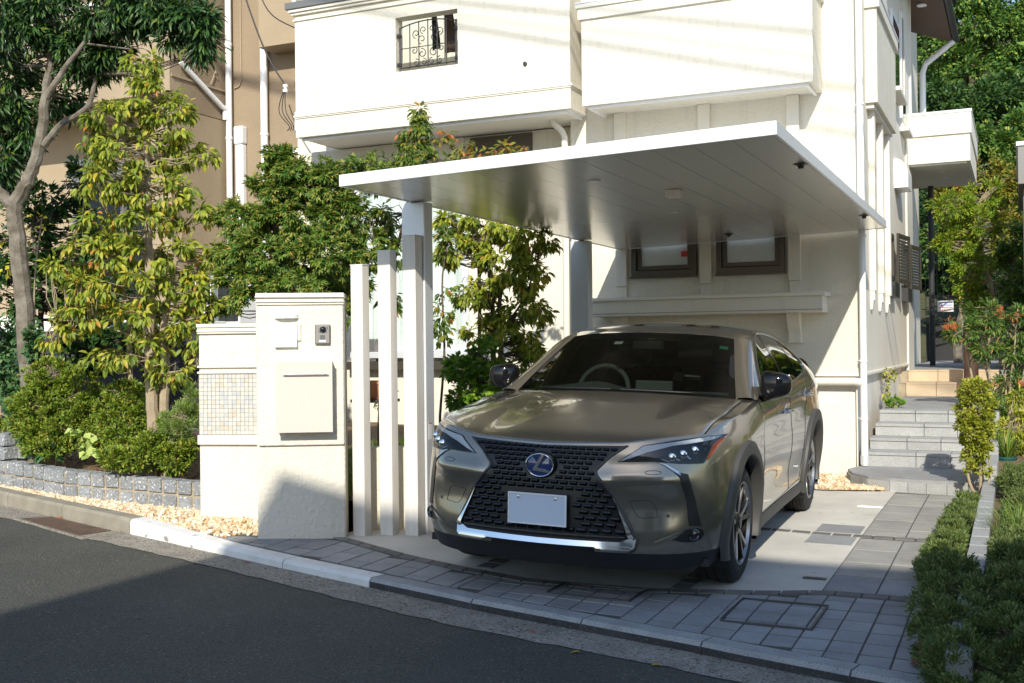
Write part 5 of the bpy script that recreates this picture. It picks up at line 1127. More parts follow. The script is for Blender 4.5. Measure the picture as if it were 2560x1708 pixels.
weld(o.build('cabin', 'paint', car), 5e-4)
def sidepatch(name, poly, mat, off, sg, thick=.003, step=.06, par=None):
    bm = bmesh.new(); bm.faces.new([bm.verts.new((0, s, z)) for s, z in poly])
    for ax in (1, 2):
        lo_, hi_ = min(v.co[ax] for v in bm.verts), max(v.co[ax] for v in bm.verts); k = math.ceil(lo_/step)*step
        while k < hi_:
            n = [0, 0, 0]; n[ax] = 1; c = [0, 0, 0]; c[ax] = k; bmesh.ops.bisect_plane(bm, geom=bm.verts[:]+bm.edges[:]+bm.faces[:], plane_co=c, plane_no=n); k += step
    for v in bm.verts: v.co.x = sg*cabx(v.co.y, v.co.z, off)
    bmesh.ops.recalc_face_normals(bm, faces=bm.faces); me = bpy.data.meshes.new(name); bm.to_mesh(me); bm.free(); me.materials.append(MT[mat])
    o = bpy.data.objects.new(name, me); COL.objects.link(o); o.parent = par or car; me.polygons.foreach_set('use_smooth', [True]*len(me.polygons)); return o
def grow(P, e):
    c = np.mean(P, 0); return [tuple(np.array(p)+e*(np.array(p)-c)/np.linalg.norm(np.array(p)-c)) for p in P]
for sg in (1, -1):
    for nm, P, m_ in (('front_side_window', GLF, 'side_glass'), ('rear_side_window', GLR, 'privacy_glass'), ('quarter_window', GLQ, 'privacy_glass'), ('mirror_window', GLT, 'side_glass')): sidepatch(nm, grow(P, .022), m_, .0025, sg)
    sidepatch('pillar_trim', [(2.50, 1.055), (2.50, 1.408), (2.585, 1.408), (2.595, 1.058)], 'piano', .005, sg)
    sidepatch('pillar_trim', [(3.09, 1.09), (3.095, 1.355), (3.17, 1.345), (3.145, 1.10)], 'piano', .005, sg)
    ed = spline([(1.56, 1.035), (1.74, 1.125), (1.97, 1.258), (2.17, 1.35), (2.32, 1.396), (2.5, 1.417), (2.8, 1.408), (3.05, 1.375), (3.25, 1.316), (3.42, 1.232), (3.50, 1.17), (3.44, 1.125), (3.25, 1.098), (2.8, 1.062), (2.2, 1.036), (1.75, 1.028), (1.56, 1.035)], 120)
    o = MB(); o.tube([(sg*(cabx(s, z)+.005), s, z) for s, z in ed], .008, 6, False); o.build('window_trim', 'satin', car, smooth=True)
    # roof rails, mirror, handles, seams
    mc_ = np.array([.935*sg, 1.62, 1.10]); bm = bmesh.new(); bmesh.ops.create_uvsphere(bm, u_segments=28, v_segments=18, radius=1)
    for v in bm.verts:
        x, y, z_ = v.co; p = 3.6; rr = (abs(x)**p+abs(y)**p+abs(z_)**p)**(-1/p); x, y, z_ = x*rr, y*rr, z_*rr
        zz = z_*(.086-.020*x); y2 = y*(.075 if y < 0 else .05); v.co = Vector((mc_[0]+sg*x*.098-(sg*.006*y), mc_[1]+y2+.03*x*x, mc_[2]+zz+.006*x))
    me = bpy.data.meshes.new('door_mirror'); bm.to_mesh(me); bm.free(); me.materials.append(MT['piano']); mo = bpy.data.objects.new('door_mirror', me); COL.objects.link(mo); mo.parent = car; me.polygons.foreach_set('use_smooth', [True]*len(me.polygons))
    o = MB(); o.tube([(sg*.83, 1.66, 1.01), (sg*.89, 1.64, 1.025), (sg*.93, 1.62, 1.04)], [.03, .024, .022], 10); o.build('mirror_arm', 'piano', sub(mo), smooth=True)
    o = MB(); o.obox((sg*.935, 1.672, 1.10), (1, 0, 0), (0, 1, 0), (0, 0, 1), .08, .002, .07); o.build('mirror_glass', 'chrome', sub(mo))
    def sx(s, z_):
        a = plan[np.argmin(abs(plan[:, 1]-s)+(plan[:, 1] > 4.3)*9+(plan[:, 1] < .2)*9)]; return bodypt(a[0], s, z_)[0]
    for s0, z_ in ((2.36, .885), (3.22, .955)):
        o = MB(); P = [(sg*(sx(s0+d, z_)+k), s0+d, z_) for d, k in ((-.115, .0), (-.09, .026), (-.03, .034), (.05, .034), (.095, .026), (.115, .0))]; o.tube(spline(P, 16), .014, 10)
        for i, (x, y, zq) in enumerate(o.v): o.v[i] = (x, y, z_+(zq-z_)*.9)
        o.build('door_handle', 'satin', car, smooth=True)
        o = MB(); o.lathe((sg*(sx(s0, z_)-.003), s0-.0, z_), (sg, 0, 0), [(0, .05), (.0045, .047), (.003, .03), (.003, .0001)], 22); o.build('handle_recess', 'paint', car, smooth=True)
    for L_ in ([(1.50, 1.008), (1.535, .93), (1.50, .82), (1.475, .70), (1.47, .55), (1.455, .40), (1.44, .315)], [(2.545, 1.045), (2.56, .9), (2.57, .7), (2.55, .5), (2.53, .315)], [(3.42, 1.09), (3.30, .98), (3.14, .82), (3.09, .65), (3.05, .5), (2.98, .34)], [(1.44, .312), (2.2, .312), (2.98, .335)]):
        o = MB(); P = spline(L_, 40); o.tube([(sg*(sx(s, z_)-.0005), s, z_) for s, z_ in P], .0032, 5, False); o.build('panel_seam', 'black_plastic', car)
    P = spline([(.40, .897), (.36, .80)], 4)
    # sill trim and arch cladding
    o = MB(); S_ = np.linspace(1.33, 3.19, 30); prof = ((.004, .30), (.016, .285), (.018, .23), (.0, .205)); V = [(sg*(sx(s, min(z_, .3))+d), s, z_) for s in S_ for d, z_ in prof]; o.add(V, [(i*4+k, i*4+k+1, (i+1)*4+k+1, (i+1)*4+k) for i in range(29) for k in range(3)]); weld(o.build('sill_trim', 'grey_plastic', car))
    for hi, (hs0, hz0) in enumerate(HUBS):
        o = MB(); V = []; T = np.linspace(radians(-24), radians(204), 60)
        for t in T:
            for r_, d in ((.386, -.05), (.386, .010), (.392, .020), (.43, .024), (.462, .018), (.470, -.004)):
                s = hs0+r_*cos(t); z_ = hz0+r_*sin(t)*1.02; z_ = max(z_, .205); bx = sx(min(max(s, .42), 4.2), min(max(z_, .3), .8)); 
                if s < .55: bx = max(bx, .80) if hi == 0 else bx
                V.append((sg*(bx+d), s, z_))
        o.add(V, [(i*6+k, i*6+k+1, (i+1)*6+k+1, (i+1)*6+k) for i in range(59) for k in range(5)]); weld(o.build('arch_cladding', 'grey_plastic', car))
        o = MB(); V = [(sg*x, hs0+.43*cos(t), hz0+.43*sin(t)) for t in np.linspace(radians(-25), radians(205), 30) for x in (.55, .885)]; o.add(V, [(2*i, 2*i+1, 2*i+3, 2*i+2) for i in range(29)]); n = len(o.v); o.add([(sg*.55, hs0+.44*cos(t), max(.21, hz0+.44*sin(t))) for t in np.linspace(0, 2*pi, 30)], [tuple(range(30))]); o.build('wheel_well', 'iron_black', car)
o = MB(); o.box(-.82, .82, .35, 4.2, .20, .24); o.build('underbody', 'iron_black', car)
o = MB(); o.add([(-.75, .30, .24), (.75, .30, .24), (.75, .5, .8), (-.75, .5, .8)], [(0, 1, 2, 3)]); o.build('front_bulkhead', 'iron_black', car)
# ---- wheels
def wheel(sg, hs0):
    hub = np.array([sg*.885, hs0, .341]); wp = bpy.data.objects.new('wheel', None); COL.objects.link(wp); wp.parent = car; wp.empty_display_size = .1
    PINV[wp.name] = Matrix.Identity(4); ax = np.array([sg, 0, 0])
    o = MB(); o.lathe(hub, ax, [(-.215, .235), (-.222, .29), (-.205, .328), (-.17, .339), (-.162, .333), (-.154, .340), (-.114, .342), (-.110, .334), (-.102, .342), (-.062, .340), (-.054, .333), (-.046, .338), (-.02, .328), (-.004, .30), (.0, .27), (-.006, .243), (-.014, .234)], 64); t_ = o.build('tyre', 'rubber', wp, smooth=True)
    o = MB(); o.lathe(hub, ax, [(-.012, .240), (-.006, .238), (-.004, .228), (-.022, .220)], 56); o.build('rim', 'wheel_silver', wp, smooth=True)
    o = MB(); o.lathe(hub, ax, [(-.0225, .2202), (-.20, .215)], 56); o.build('rim_barrel', 'wheel_dark', wp, smooth=True)
    o = MB(); o.lathe(hub, ax, [(-.09, .218), (-.09, .0001)], 40); o.build('brake_disc', 'wheel_dark', wp, smooth=True)
    for k in range(5):
        for d in (-1, 1):
            a0 = 2*pi*k/5+d*.10+.25; a1 = 2*pi*k/5+d*.235+.25
            def pt(r, a, h): return hub+ax*h+np.array([0, cos(a)*r, sin(a)*r])
            w0, w1 = .017, .014; V = []
            for r, a, w, h in ((.045, a0, w0, -.030), (.13, (a0+a1)/2, .015, -.020), (.226, a1, w1, -.010)):
                tv = np.array([0, -sin(a), cos(a)]); p = pt(r, a, h); V += [p-tv*w-ax*.022, p-tv*w*.85, p+tv*w*.85, p+tv*w-ax*.022]
            o = MB(); o.add(V, [(i*4+j, i*4+j+1, i*4+5+j, i*4+4+j) for i in range(2) for j in range(3)]); o.build('spoke', 'wheel_silver' if d > 0 else 'wheel_dark', wp, bevel=.002, seg=1)
    o = MB(); o.lathe(hub, ax, [(-.06, .075), (-.03, .066), (-.022, .05), (-.020, .034), (-.014, .030), (-.012, .0001)], 32); o.build('hub_cap', 'wheel_dark', wp, smooth=True)
for sg in (1, -1):
    for h in HUBS: wheel(sg, h[0])
# ---- interior
o = MB(); o.box(-.78, .78, 1.42, 4.2, .35, .42); o.box(-.74, .74, 1.40, 1.75, .5, .98); o.build('cabin_floor', 'interior', car)
o = MB(); n = 21; V = []
for i, x in enumerate(np.linspace(-.72, .72, n)):
    for s, z_ in ((1.45, .985), (1.70, 1.035+.03*math.exp(-((x+.37)/.2)**2)), (1.98, 1.02+.05*math.exp(-((x+.37)/.17)**2)), (2.02, .96), (2.05, .7)): V.append((x, s, z_))
o.add(V, [(i*5+k, i*5+k+1, (i+1)*5+k+1, (i+1)*5+k) for i in range(n-1) for k in range(4)]); weld(o.build('dashboard', 'interior2', car))
o = MB(); o.box(-.06, .20, 1.88, 1.92, 1.02, 1.09); o.build('centre_display', 'interior2', car, bevel=.012)
o = MB(); c = np.array([-.37, 2.12, 1.0]); o.tube([c+np.array([.185*cos(t), .07*sin(t), .17*sin(t)]) for t in np.linspace(0, 2*pi, 40)], .017, 10, False); o.tube([c+np.array([-.17, 0, 0]), c, c+np.array([.17, 0, 0])], .022, 8); o.build('steering_wheel', 'interior2', car, smooth=True)
for x in (-.37, .37):
    for s, lean in ((2.55, .25), (3.35, .25)):
        o = MB(); o.box(x-.25, x+.25, s-.45, s+.05, .45, .62); o.add([(x-.24, s, .6), (x+.24, s, .6), (x+.20, s+lean, 1.13), (x-.20, s+lean, 1.13), (x-.24, s+.12, .6), (x+.24, s+.12, .6), (x+.2, s+lean+.1, 1.13), (x-.2, s+lean+.1, 1.13)], [(0, 1, 2, 3), (4, 7, 6, 5), (0, 3, 7, 4), (1, 5, 6, 2), (3, 2, 6, 7)]); se = o.build('seat', 'interior', car, bevel=.03)
        o = MB(); o.box(x-.13, x+.13, s+lean+.03, s+lean+.12, 1.17, 1.34); o.build('headrest', 'interior', sub(se), bevel=.03)
        for d in (-.05, .05): o = MB(); o.tube([(x+d, s+lean+.07, 1.12), (x+d, s+lean+.07, 1.18)], .006, 6); o.build('headrest_post', 'steel', sub(se))
o = MB(); o.obox((0, 1.98, 1.33), (1, 0, 0), (0, 1, 0), (0, 0, 1), .11, .012, .03); o.build('interior_mirror', 'interior', car, bevel=.008)
def wspt(u, w): a = abs(u); i = a*24; j = min(int(i), 23); t = i-j; c = (WB[j]*(1-t)+WB[j+1]*t)*(1-w)+(WT[j]*(1-t)+WT[j+1]*t)*w; b = .018*sin(pi*w); return np.array([c[0]*(1 if u >= 0 else -1), c[1]-b*.5, c[2]+b*.8])
for nm, u, w, sx_, m_ in (('windshield_sticker', -.22, .83, .03, 'sticker_white'), ('inspection_sticker', .80, .83, .028, 'sticker_green')):
    p = wspt(u, w)+np.array([0, .012, -.012]); du = (wspt(u+.02, w)-wspt(u-.02, w)); du /= np.linalg.norm(du); dw = wspt(u, w+.02)-wspt(u, w-.02); dw /= np.linalg.norm(dw); o = MB(); o.obox(p, du, np.cross(du, dw), dw, sx_, .0005, .022); o.build(nm, m_, car)
for sg, u in ((1, .0), (-1, .0)):
    o = MB(); P = [deck(uu, 1.0) for uu in np.linspace(.02 if sg > 0 else -.8, .78 if sg > 0 else -.05, 10)]; o.tube([(x, s+.035, z+.012) for x, s, z in P], .007, 6); o.build('wiper', 'black_plastic', car)
o = MB(); V = [deck(u, 1.0) for u in np.linspace(-.97, .97, 41)]; W_ = []
for i, u in enumerate(np.linspace(-.97, .97, 41)):
    a = V[i]; b = wspt(np.clip(u, -1, 1), .06); W_ += [(a[0], a[1]-.01, a[2]-.008), (b[0], b[1], b[2]-.006)]
o.add(W_, [(2*i, 2*i+1, 2*i+3, 2*i+2) for i in range(40)]); weld(o.build('cowl', 'black_plastic', car))
for sg in (1, -1):
    o = MB(); V = []
    for i, w in enumerate(np.linspace(.0, 1, 20)): p = wspt(sg*1.0, w); q = wspt(sg*.93, w); V += [tuple(p+np.array([0, .003, -.003])), tuple(q+np.array([0, .003, -.003]))]
    o.add(V, [(2*i, 2*i+1, 2*i+3, 2*i+2) for i in range(19)]); o.build('windshield_border', 'black_plastic', car)
o = MB(); V = []
for u in np.linspace(-1, 1, 31): p = wspt(u, 1.0); q = wspt(u, .90); V += [tuple(p+np.array([0, .003, -.003])), tuple(q+np.array([0, .003, -.003]))]
o.add(V, [(2*i, 2*i+1, 2*i+3, 2*i+2) for i in range(30)]); o.build('windshield_border', 'black_plastic', car)
text('HYBRID', 'chrome', .035, (sx(2.95, .43)+.002, 2.86, .435), (0, 1, 0), (0, 0, 1), car, 'door_lettering')
# ================================================================== PLANTS
def fastmesh(name, V, T, mats, mi=None, smooth=False):
    me = bpy.data.meshes.new(name); V = np.asarray(V, np.float32); T = np.asarray(T, np.int32)
    me.vertices.add(len(V)); me.vertices.foreach_set('co', V.ravel()); k = T.shape[1]
    me.loops.add(T.size); me.loops.foreach_set('vertex_index', T.ravel()); me.polygons.add(len(T))
    me.polygons.foreach_set('loop_start', np.arange(0, T.size, k, dtype=np.int32))
    for m_ in mats: me.materials.append(MT[m_])
    if mi is not None: me.polygons.foreach_set('material_index', np.asarray(mi, np.int32))
    if smooth: me.polygons.foreach_set('use_smooth', np.ones(len(T), bool))
    me.update(calc_edges=True); me.validate(); return me
def unit(a): return a/(np.linalg.norm(a, axis=-1, keepdims=True)+1e-9)
def leafV(kind):
    """unit leaf along +x, lying in xy, z up"""
    if kind == 'dia': return np.array([(0, 0, 0), (.45, .5, .10), (1, 0, -.06), (.45, -.5, .10)]), [(0, 3, 2), (0, 2, 1)]
    if kind == 'lance': return np.array([(0, 0, 0), (.30, .42, .09), (.30, -.42, .09), (.65, .38, .04), (.65, -.38, .04), (1, 0, -.18), (.3, 0, .03), (.65, 0, -.02)]), [(0, 6, 1), (0, 2, 6), (1, 6, 7), (1, 7, 3), (2, 4, 7), (2, 7, 6), (3, 7, 5), (7, 4, 5)]
    if kind == 'needle': return np.array([(0, 0, 0), (1, .5, 0), (1, -.5, 0)]), [(0, 2, 1)]
    if kind == 'blade': return np.array([(0, .5, 0), (0, -.5, 0), (.55, .4, .10), (.55, -.4, .10), (1, 0, -.10)]), [(0, 1, 3), (0, 3, 2), (2, 3, 4)]
    if kind == 'maple':
        V = []; T = []
        for i, (a, L_) in enumerate(((0, 1), (.75, .85), (-.75, .85), (1.5, .55), (-1.5, .55))):
            k = len(V); c, s_ = cos(a), sin(a)
            for x, y, z in ((0, 0, 0), (.45*L_, .14, .03), (L_, 0, -.12), (.45*L_, -.14, .03)): V.append((x*c-y*s_*1, x*s_+y*c, z))
            T += [(k, k+3, k+2), (k, k+2, k+1)]
        return np.array(V), T
def leaves(P, D, Nn, L_, Wd, kind):
    base, tri = leafV(kind); D = unit(D); B = unit(np.cross(Nn, D)); Nn = np.cross(D, B)
    n = len(P); k = len(base); L_ = np.broadcast_to(L_, (n,)); Wd = np.broadcast_to(Wd, (n,))
    if kind == 'maple': Wd = L_
    V = P[:, None, :]+D[:, None, :]*(base[None, :, 0:1]*L_[:, None, None])+B[:, None, :]*(base[None, :, 1:2]*Wd[:, None, None])+Nn[:, None, :]*(base[None, :, 2:3]*L_[:, None, None])
    T = (np.array(tri)[None]+(np.arange(n)*k)[:, None, None]).reshape(-1, 3); return V.reshape(-1, 3), T
def clumps(blobs, mpp=1.0):
    """blobs: (centre, (rx,ry,rz), count). returns clump centres and outward directions"""
    C_, O_ = [], []
    for c, r, n in blobs:
        d = unit(rng.normal(size=(n, 3))); rad = rng.uniform(.12, 1, (n, 1))**.42*rng.uniform(.82, 1.10, (n, 1)); r = np.array(r)
        q = d*rad
        if n > 14:
            kk = max(4, n//7); sub_ = unit(rng.normal(size=(kk, 3)))*rng.uniform(.3, 1, (kk, 1))**.5; j = np.argmin(((q[:, None]-sub_[None])**2).sum(2), 1); q = q*.52+sub_[j]*.48*rng.uniform(.9, 1.1, (n, 1))
        C_.append(np.array(c)+q*r); O_.append(unit(d/r))
    return np.vstack(C_), np.vstack(O_)
def foliage(blobs, per, size, kind, length, width, droop=.25, flat=.5, spread=1.0, dens=1.0):
    blobs = [(c, r, max(1, int(n*dens))) for c, r, n in blobs]
    C_, O_ = clumps(blobs); n = len(C_); idx = np.repeat(np.arange(n), per)
    m = len(idx); off = unit(rng.normal(size=(m, 3)))*rng.uniform(.1, 1, (m, 1))*size
    D = unit(off*spread/size+O_[idx]*.55+np.array([0, 0, -droop])); P = C_[idx]+off*.6
    Nn = unit(np.array([0, 0, 1.])*flat+O_[idx]*.35-np.array(SUN)*.55+rng.normal(size=(m, 3))*.38)
    s = rng.uniform(.65, 1.15, m); return leaves(P, D, Nn, length*s, width*s, kind)+(C_,)
def woody(trunks, C_, frac, rtw=.006, sides=5):
    """trunk tubes plus thin twigs from clumps to the nearest trunk point"""
    o = MB(); nodes = []
    for t in trunks:
        t = np.array(t, float); q = spline(t, max(8, 4*len(t))); o.tube(q[:, :3]+rng.normal(size=(len(q), 3))*q[:, 3:4]*.10, list(q[:, 3]), 9); nodes.append(q)
    nd = np.vstack(nodes)
    if len(C_):
        for c in C_[rng.random(len(C_)) < frac]:
            d = np.linalg.norm(nd[:, :3]-c, axis=1)+np.maximum(0, nd[:, 2]-c[2])*1.5; j = int(np.argmin(d)); a = nd[j, :3]; mid = (a+c)/2+np.array([0, 0, -.06*np.linalg.norm(c-a)])+rng.normal(size=3)*.03; r0 = min(nd[j, 3]*.5, rtw*2.2)
            o.tube([a, mid, c], [r0, rtw, rtw*.4], 4, False)
    return o
def plant(name, label, cat, base, blobs, leaf, per, size, kind, length, width, trunks=None, bark='bark', frac=.5, group=None, droop=.25, flat=.5, rtw=.006, crown='crown', trunk='trunk', spread=1.0, dens=1.0):
    t = thing(name, base, label, cat, group)
    V, T, C_ = foliage(blobs, per, size, kind, length, width, droop, flat, spread, dens)
    o = bpy.data.objects.new(crown, fastmesh(crown, V, T, [leaf])); COL.objects.link(o); o.parent = t; o.matrix_parent_inverse = PINV[t.name]
    if trunks: woody(trunks, C_, frac, rtw).build(trunk, bark, t, smooth=True)
    return t, C_
def px(u, v, d): return tuple(atd(u, v, d))
def ppm(d): return d*K/F                       # metres per 2350-pixel at forward distance d
def pb(u, v, d, ru, rv, n, rd=None): m = ppm(d); return (px(u, v, d), (ru*m, (rd or ru*.9)*m, rv*m), n)
def pt_(L_, d): return [(*px(u, v, d+(dd[0] if dd else 0)), r) for u, v, r, *dd in L_]
def gbase(u, d, dz=0): p = atd(u, 700, d); return (p[0], p[1], soilz(p[0], p[1])+dz)
def addpart(t, name, V, T, mat, kind=None):
    o = bpy.data.objects.new(name, fastmesh(name, V, T, [mat])); COL.objects.link(o); o.parent = t; o.matrix_parent_inverse = PINV[t.name]
    if kind: o['kind'] = kind
    return o
def down(tr, z=None):
    """continue a trunk to the soil"""
    x, y, zz, r = tr[0]; g = soilz(x, y) if z is None else z; return [(x, y, g-.05, r*1.25)]+tr
# --- large dark-leaved tree at the left
d = 10.0
tr = [down(pt_([(70, 900, .095), (60, 760, .085), (48, 620, .078), (38, 530, .075), (33, 475, .07), (60, 422, .06), (81, 369, .055), (96, 300, .05), (103, 228, .042), (116, 140, .035), (124, 20, .025), (128, -80, .015)], d)),
      pt_([(34, 480, .06), (5, 446, .05), (-40, 390, .04), (-80, 250, .03)], d), pt_([(100, 335, .035), (140, 288, .03), (197, 249, .026), (214, 205, .02), (224, 150, .015), (240, 60, .01)], d),
      pt_([(103, 228, .03), (160, 140, .022), (235, 60, .015), (340, 10, .009), (440, 5, .005)], d-.3), pt_([(40, 300, .04, .5), (40, 150, .035, .5), (30, 0, .03, .5)], d), pt_([(33, 475, .05, .5), (40, 300, .04, .5)], d)]
bl = [pb(40, 40, d, 110, 100, 75), pb(150, 30, d, 110, 80, 60), pb(20, 200, d+.3, 80, 110, 55), pb(255, 30, d-.3, 80, 60, 42), pb(345, 25, d-.4, 70, 50, 38), pb(430, 45, d-.5, 60, 55, 32), pb(480, 55, d-.5, 28, 40, 12), pb(250, 130, d, 60, 35, 22), pb(190, 165, d+.2, 70, 55, 22), pb(10, 370, d+.4, 50, 80, 26), pb(390, 60, d-.5, 20, 60, 12), pb(60, 300, d+.4, 70, 70, 30), pb(140, 230, d+.4, 60, 50, 22), pb(190, 110, d, 80, 50, 34), pb(470, 110, d-.5, 30, 30, 9)]
plant('tall_evergreen_tree', 'tall tree with hanging dark green leaves and a mottled trunk at far left', 'tree', gbase(66, d), bl, 'leaf_dark', 14, .17, 'lance', .098, .027, tr, 'bark', .35, droop=.5, dens=2.3, flat=.3, spread=1.4)
# --- dark camellia shrubs behind it
bl = [pb(60, 560, 11.3, 80, 110, 90), pb(130, 660, 11.2, 80, 90, 90), pb(20, 700, 11.0, 60, 120, 80), pb(190, 780, 11.2, 60, 80, 60), pb(100, 470, 11.4, 60, 60, 50), pb(190, 560, 11.4, 60, 80, 60), pb(230, 680, 11.3, 70, 80, 70), pb(200, 420, 11.5, 50, 60, 36), pb(260, 800, 11.2, 70, 60, 60), pb(330, 760, 11.3, 60, 70, 50)]
plant('camellia_shrub', 'dark glossy evergreen shrub behind the mottled trunk', 'shrub', gbase(90, 11.2), bl, 'leaf_dark', 14, .13, 'dia', .085, .045, [down(pt_([(95, 800, .03), (90, 650, .025), (75, 520, .015)], 11.2))], 'bark_dark', .4, trunk='stem')
bl = [pb(25, 880, 10.5, 50, 75, 85), pb(10, 780, 10.5, 45, 70, 60), pb(40, 950, 10.3, 35, 40, 40), pb(75, 770, 9.95, 12, 60, 25)]
plant('ivy_mound', 'ivy mound climbing the base of the mottled trunk', 'ivy', gbase(30, 10.4), bl, 'leaf_ivy', 13, .09, 'dia', .06, .045, flat=.2)
# yellow leaves on a sapling
plant('yellow_sapling', 'thin sapling with large bright yellow leaves at the left edge', 'sapling', gbase(78, 10.4), [pb(95, 520, 10.4, 25, 45, 3), pb(15, 590, 10.4, 28, 40, 4), pb(60, 605, 10.4, 20, 14, 2)], 'leaf_yellow', 5, .1, 'dia', .075, .055, [down(pt_([(78, 850, .008), (80, 640, .007), (96, 500, .005)], 10.4))], 'bark_pale', .9, trunk='stem')
# --- fruiting dogwood
d = 9.1
tr = [down(pt_([(352, 985, .055), (347, 900, .05), (343, 760, .045), (345, 650, .04), (340, 540, .034), (339, 430, .028), (336, 330, .021), (330, 220, .012), (325, 140, .006)], d)), down(pt_([(372, 980, .042), (380, 880, .038), (376, 760, .03), (395, 640, .022), (420, 520, .014)], d)), down(pt_([(300, 960, .024), (299, 850, .022), (292, 720, .018), (270, 600, .014), (250, 500, .008)], d+.3)),
      pt_([(345, 800, .012), (300, 770, .009), (200, 740, .006), (130, 735, .004)], d), pt_([(348, 860, .012), (420, 850, .008), (470, 830, .005)], d), pt_([(345, 640, .012), (270, 600, .008), (190, 560, .005)], d)]
bl = [pb(330, 160, d, 55, 45, 26), pb(335, 230, d, 85, 55, 42), pb(270, 270, d, 90, 55, 42), pb(400, 270, d, 65, 55, 36), pb(290, 350, d, 110, 55, 52), pb(400, 350, d+.2, 80, 50, 38), pb(240, 420, d, 90, 50, 42), pb(360, 440, d, 110, 50, 50), pb(300, 510, d, 130, 50, 56), pb(440, 500, d, 50, 50, 20), pb(230, 580, d, 90, 55, 42), pb(370, 590, d, 110, 50, 48), pb(300, 660, d, 150, 50, 60), pb(430, 660, d, 60, 60, 26), pb(200, 730, d, 100, 40, 36), pb(350, 740, d, 120, 50, 50), pb(300, 810, d, 130, 45, 44), pb(430, 770, d, 60, 50, 24), pb(180, 660, d, 60, 40, 18), pb(390, 850, d, 70, 35, 18), pb(470, 360, d, 30, 20, 7), pb(140, 610, d, 50, 35, 14), pb(130, 770, d, 50, 35, 14), pb(485, 590, d, 25, 35, 8), pb(480, 700, d, 25, 40, 9), pb(210, 330, d, 40, 35, 12)]
dw, cc = plant('fruiting_dogwood', 'slender dogwood with drooping yellow-green leaves and red fruit, left of the low wall', 'tree', gbase(350, d), bl, 'leaf_dogwood', 8, .07, 'lance', .074, .033, tr, 'bark_pale', .5, dens=1.75, droop=.7, rtw=.0045)
V = []; T = []
for c in cc[rng.random(len(cc)) < .11]:
    k = len(V); r = .014; V += [tuple(c+np.array(q)*r) for q in ((1, 0, 0), (-1, 0, 0), (0, 1, 0), (0, -1, 0), (0, 0, 1), (0, 0, -1))]; T += [tuple(j+k for j in t) for t in ((0, 2, 4), (2, 1, 4), (1, 3, 4), (3, 0, 4), (2, 0, 5), (1, 2, 5), (3, 1, 5), (0, 3, 5))]
addpart(dw, 'red_fruit', V, T, 'leaf_nandina_red', 'stuff')
# --- maple behind the pillar
d = 9.0
tr = [down(pt_([(650, 800, .045), (655, 660, .04), (640, 560, .03), (620, 450, .018), (640, 350, .008)], d)), down(pt_([(700, 800, .035), (715, 640, .03), (735, 520, .02), (750, 420, .01)], d)), pt_([(652, 640, .02), (580, 560, .012), (520, 520, .006)], d), pt_([(710, 640, .02), (790, 560, .012), (850, 540, .006)], d)]
bl = [pb(660, 400, d, 75, 55, 60), pb(730, 430, d, 80, 60, 62), pb(620, 450, d, 80, 60, 62), pb(780, 490, d, 80, 60, 60), pb(560, 510, d, 85, 50, 52), pb(680, 510, d, 110, 60, 90), pb(520, 590, d, 50, 30, 22), pb(610, 590, d-.2, 95, 60, 74), pb(740, 590, d-.2, 100, 65, 80), pb(840, 570, d, 50, 70, 34), pb(560, 640, d-.2, 70, 40, 40), pb(690, 660, d-.2, 110, 40, 66), pb(800, 650, d, 55, 50, 34), pb(840, 400, d, 60, 45, 30), pb(640, 365, d, 45, 30, 18), pb(790, 690, d, 30, 70, 22), pb(500, 700, d+.2, 22, 30, 8), pb(550, 690, d-.3, 25, 30, 10)]
plant('japanese_maple', 'bushy green maple with star-shaped leaves rising behind the gate pillar', 'tree', gbase(680, d), bl, 'leaf_maple', 10, .09, 'maple', .056, .05, tr, 'bark_dark', .3, dens=2.1, droop=.45, flat=.7, rtw=.004)
# --- slender dogwood whose tip shows above the carport
d = 9.5
tr = [down(pt_([(872, 960, .02), (876, 850, .018), (884, 720, .016), (905, 600, .015), (935, 470, .014), (948, 400, .012), (962, 330, .008), (966, 250, .004)], d)), down(pt_([(1010, 960, .012), (1020, 800, .010), (1015, 650, .008), (1030, 540, .006)], d))]
bl = [pb(966, 262, d, 26, 26, 12), pb(962, 305, d, 45, 35, 24), pb(950, 350, d, 62, 35, 32), pb(985, 380, d, 80, 28, 34), pb(905, 385, d, 35, 20, 12), pb(880, 500, d, 50, 45, 20), pb(900, 580, d, 45, 50, 18), pb(850, 520, d, 40, 40, 14), pb(890, 690, d, 25, 60, 9), pb(865, 430, d, 40, 25, 12), pb(1018, 700, d, 22, 60, 8), pb(1015, 760, d, 25, 30, 8), pb(1012, 560, d, 20, 60, 10), pb(885, 900, d, 25, 50, 9)]
plant('slim_dogwood', 'slim dogwood whose leafy tip rises above the carport roof edge', 'tree', gbase(880, d), bl, 'leaf_dogwood_deep', 8, .07, 'lance', .07, .03, tr, 'bark_dark', .6, dens=1.7, droop=.7, rtw=.0035)
plant('red_tipped_dogwood', 'small dogwood with reddish leaf tips peeping over the carport roof', 'tree', gbase(1075, 10), [pb(1062, 345, 10, 32, 30, 14), pb(1100, 365, 10, 40, 22, 16), pb(1155, 355, 10, 28, 24, 12), pb(1210, 350, 10, 16, 18, 7), pb(1020, 320, 10, 18, 18, 6)], 'leaf_dogwood_red', 9, .075, 'lance', .075, .03, [down(pt_([(1100, 900, .02), (1100, 640, .016), (1085, 450, .01), (1065, 350, .005)], 10)), pt_([(1090, 520, .01), (1150, 400, .006), (1210, 355, .004)], 10)], 'bark_dark', .6, droop=.7)
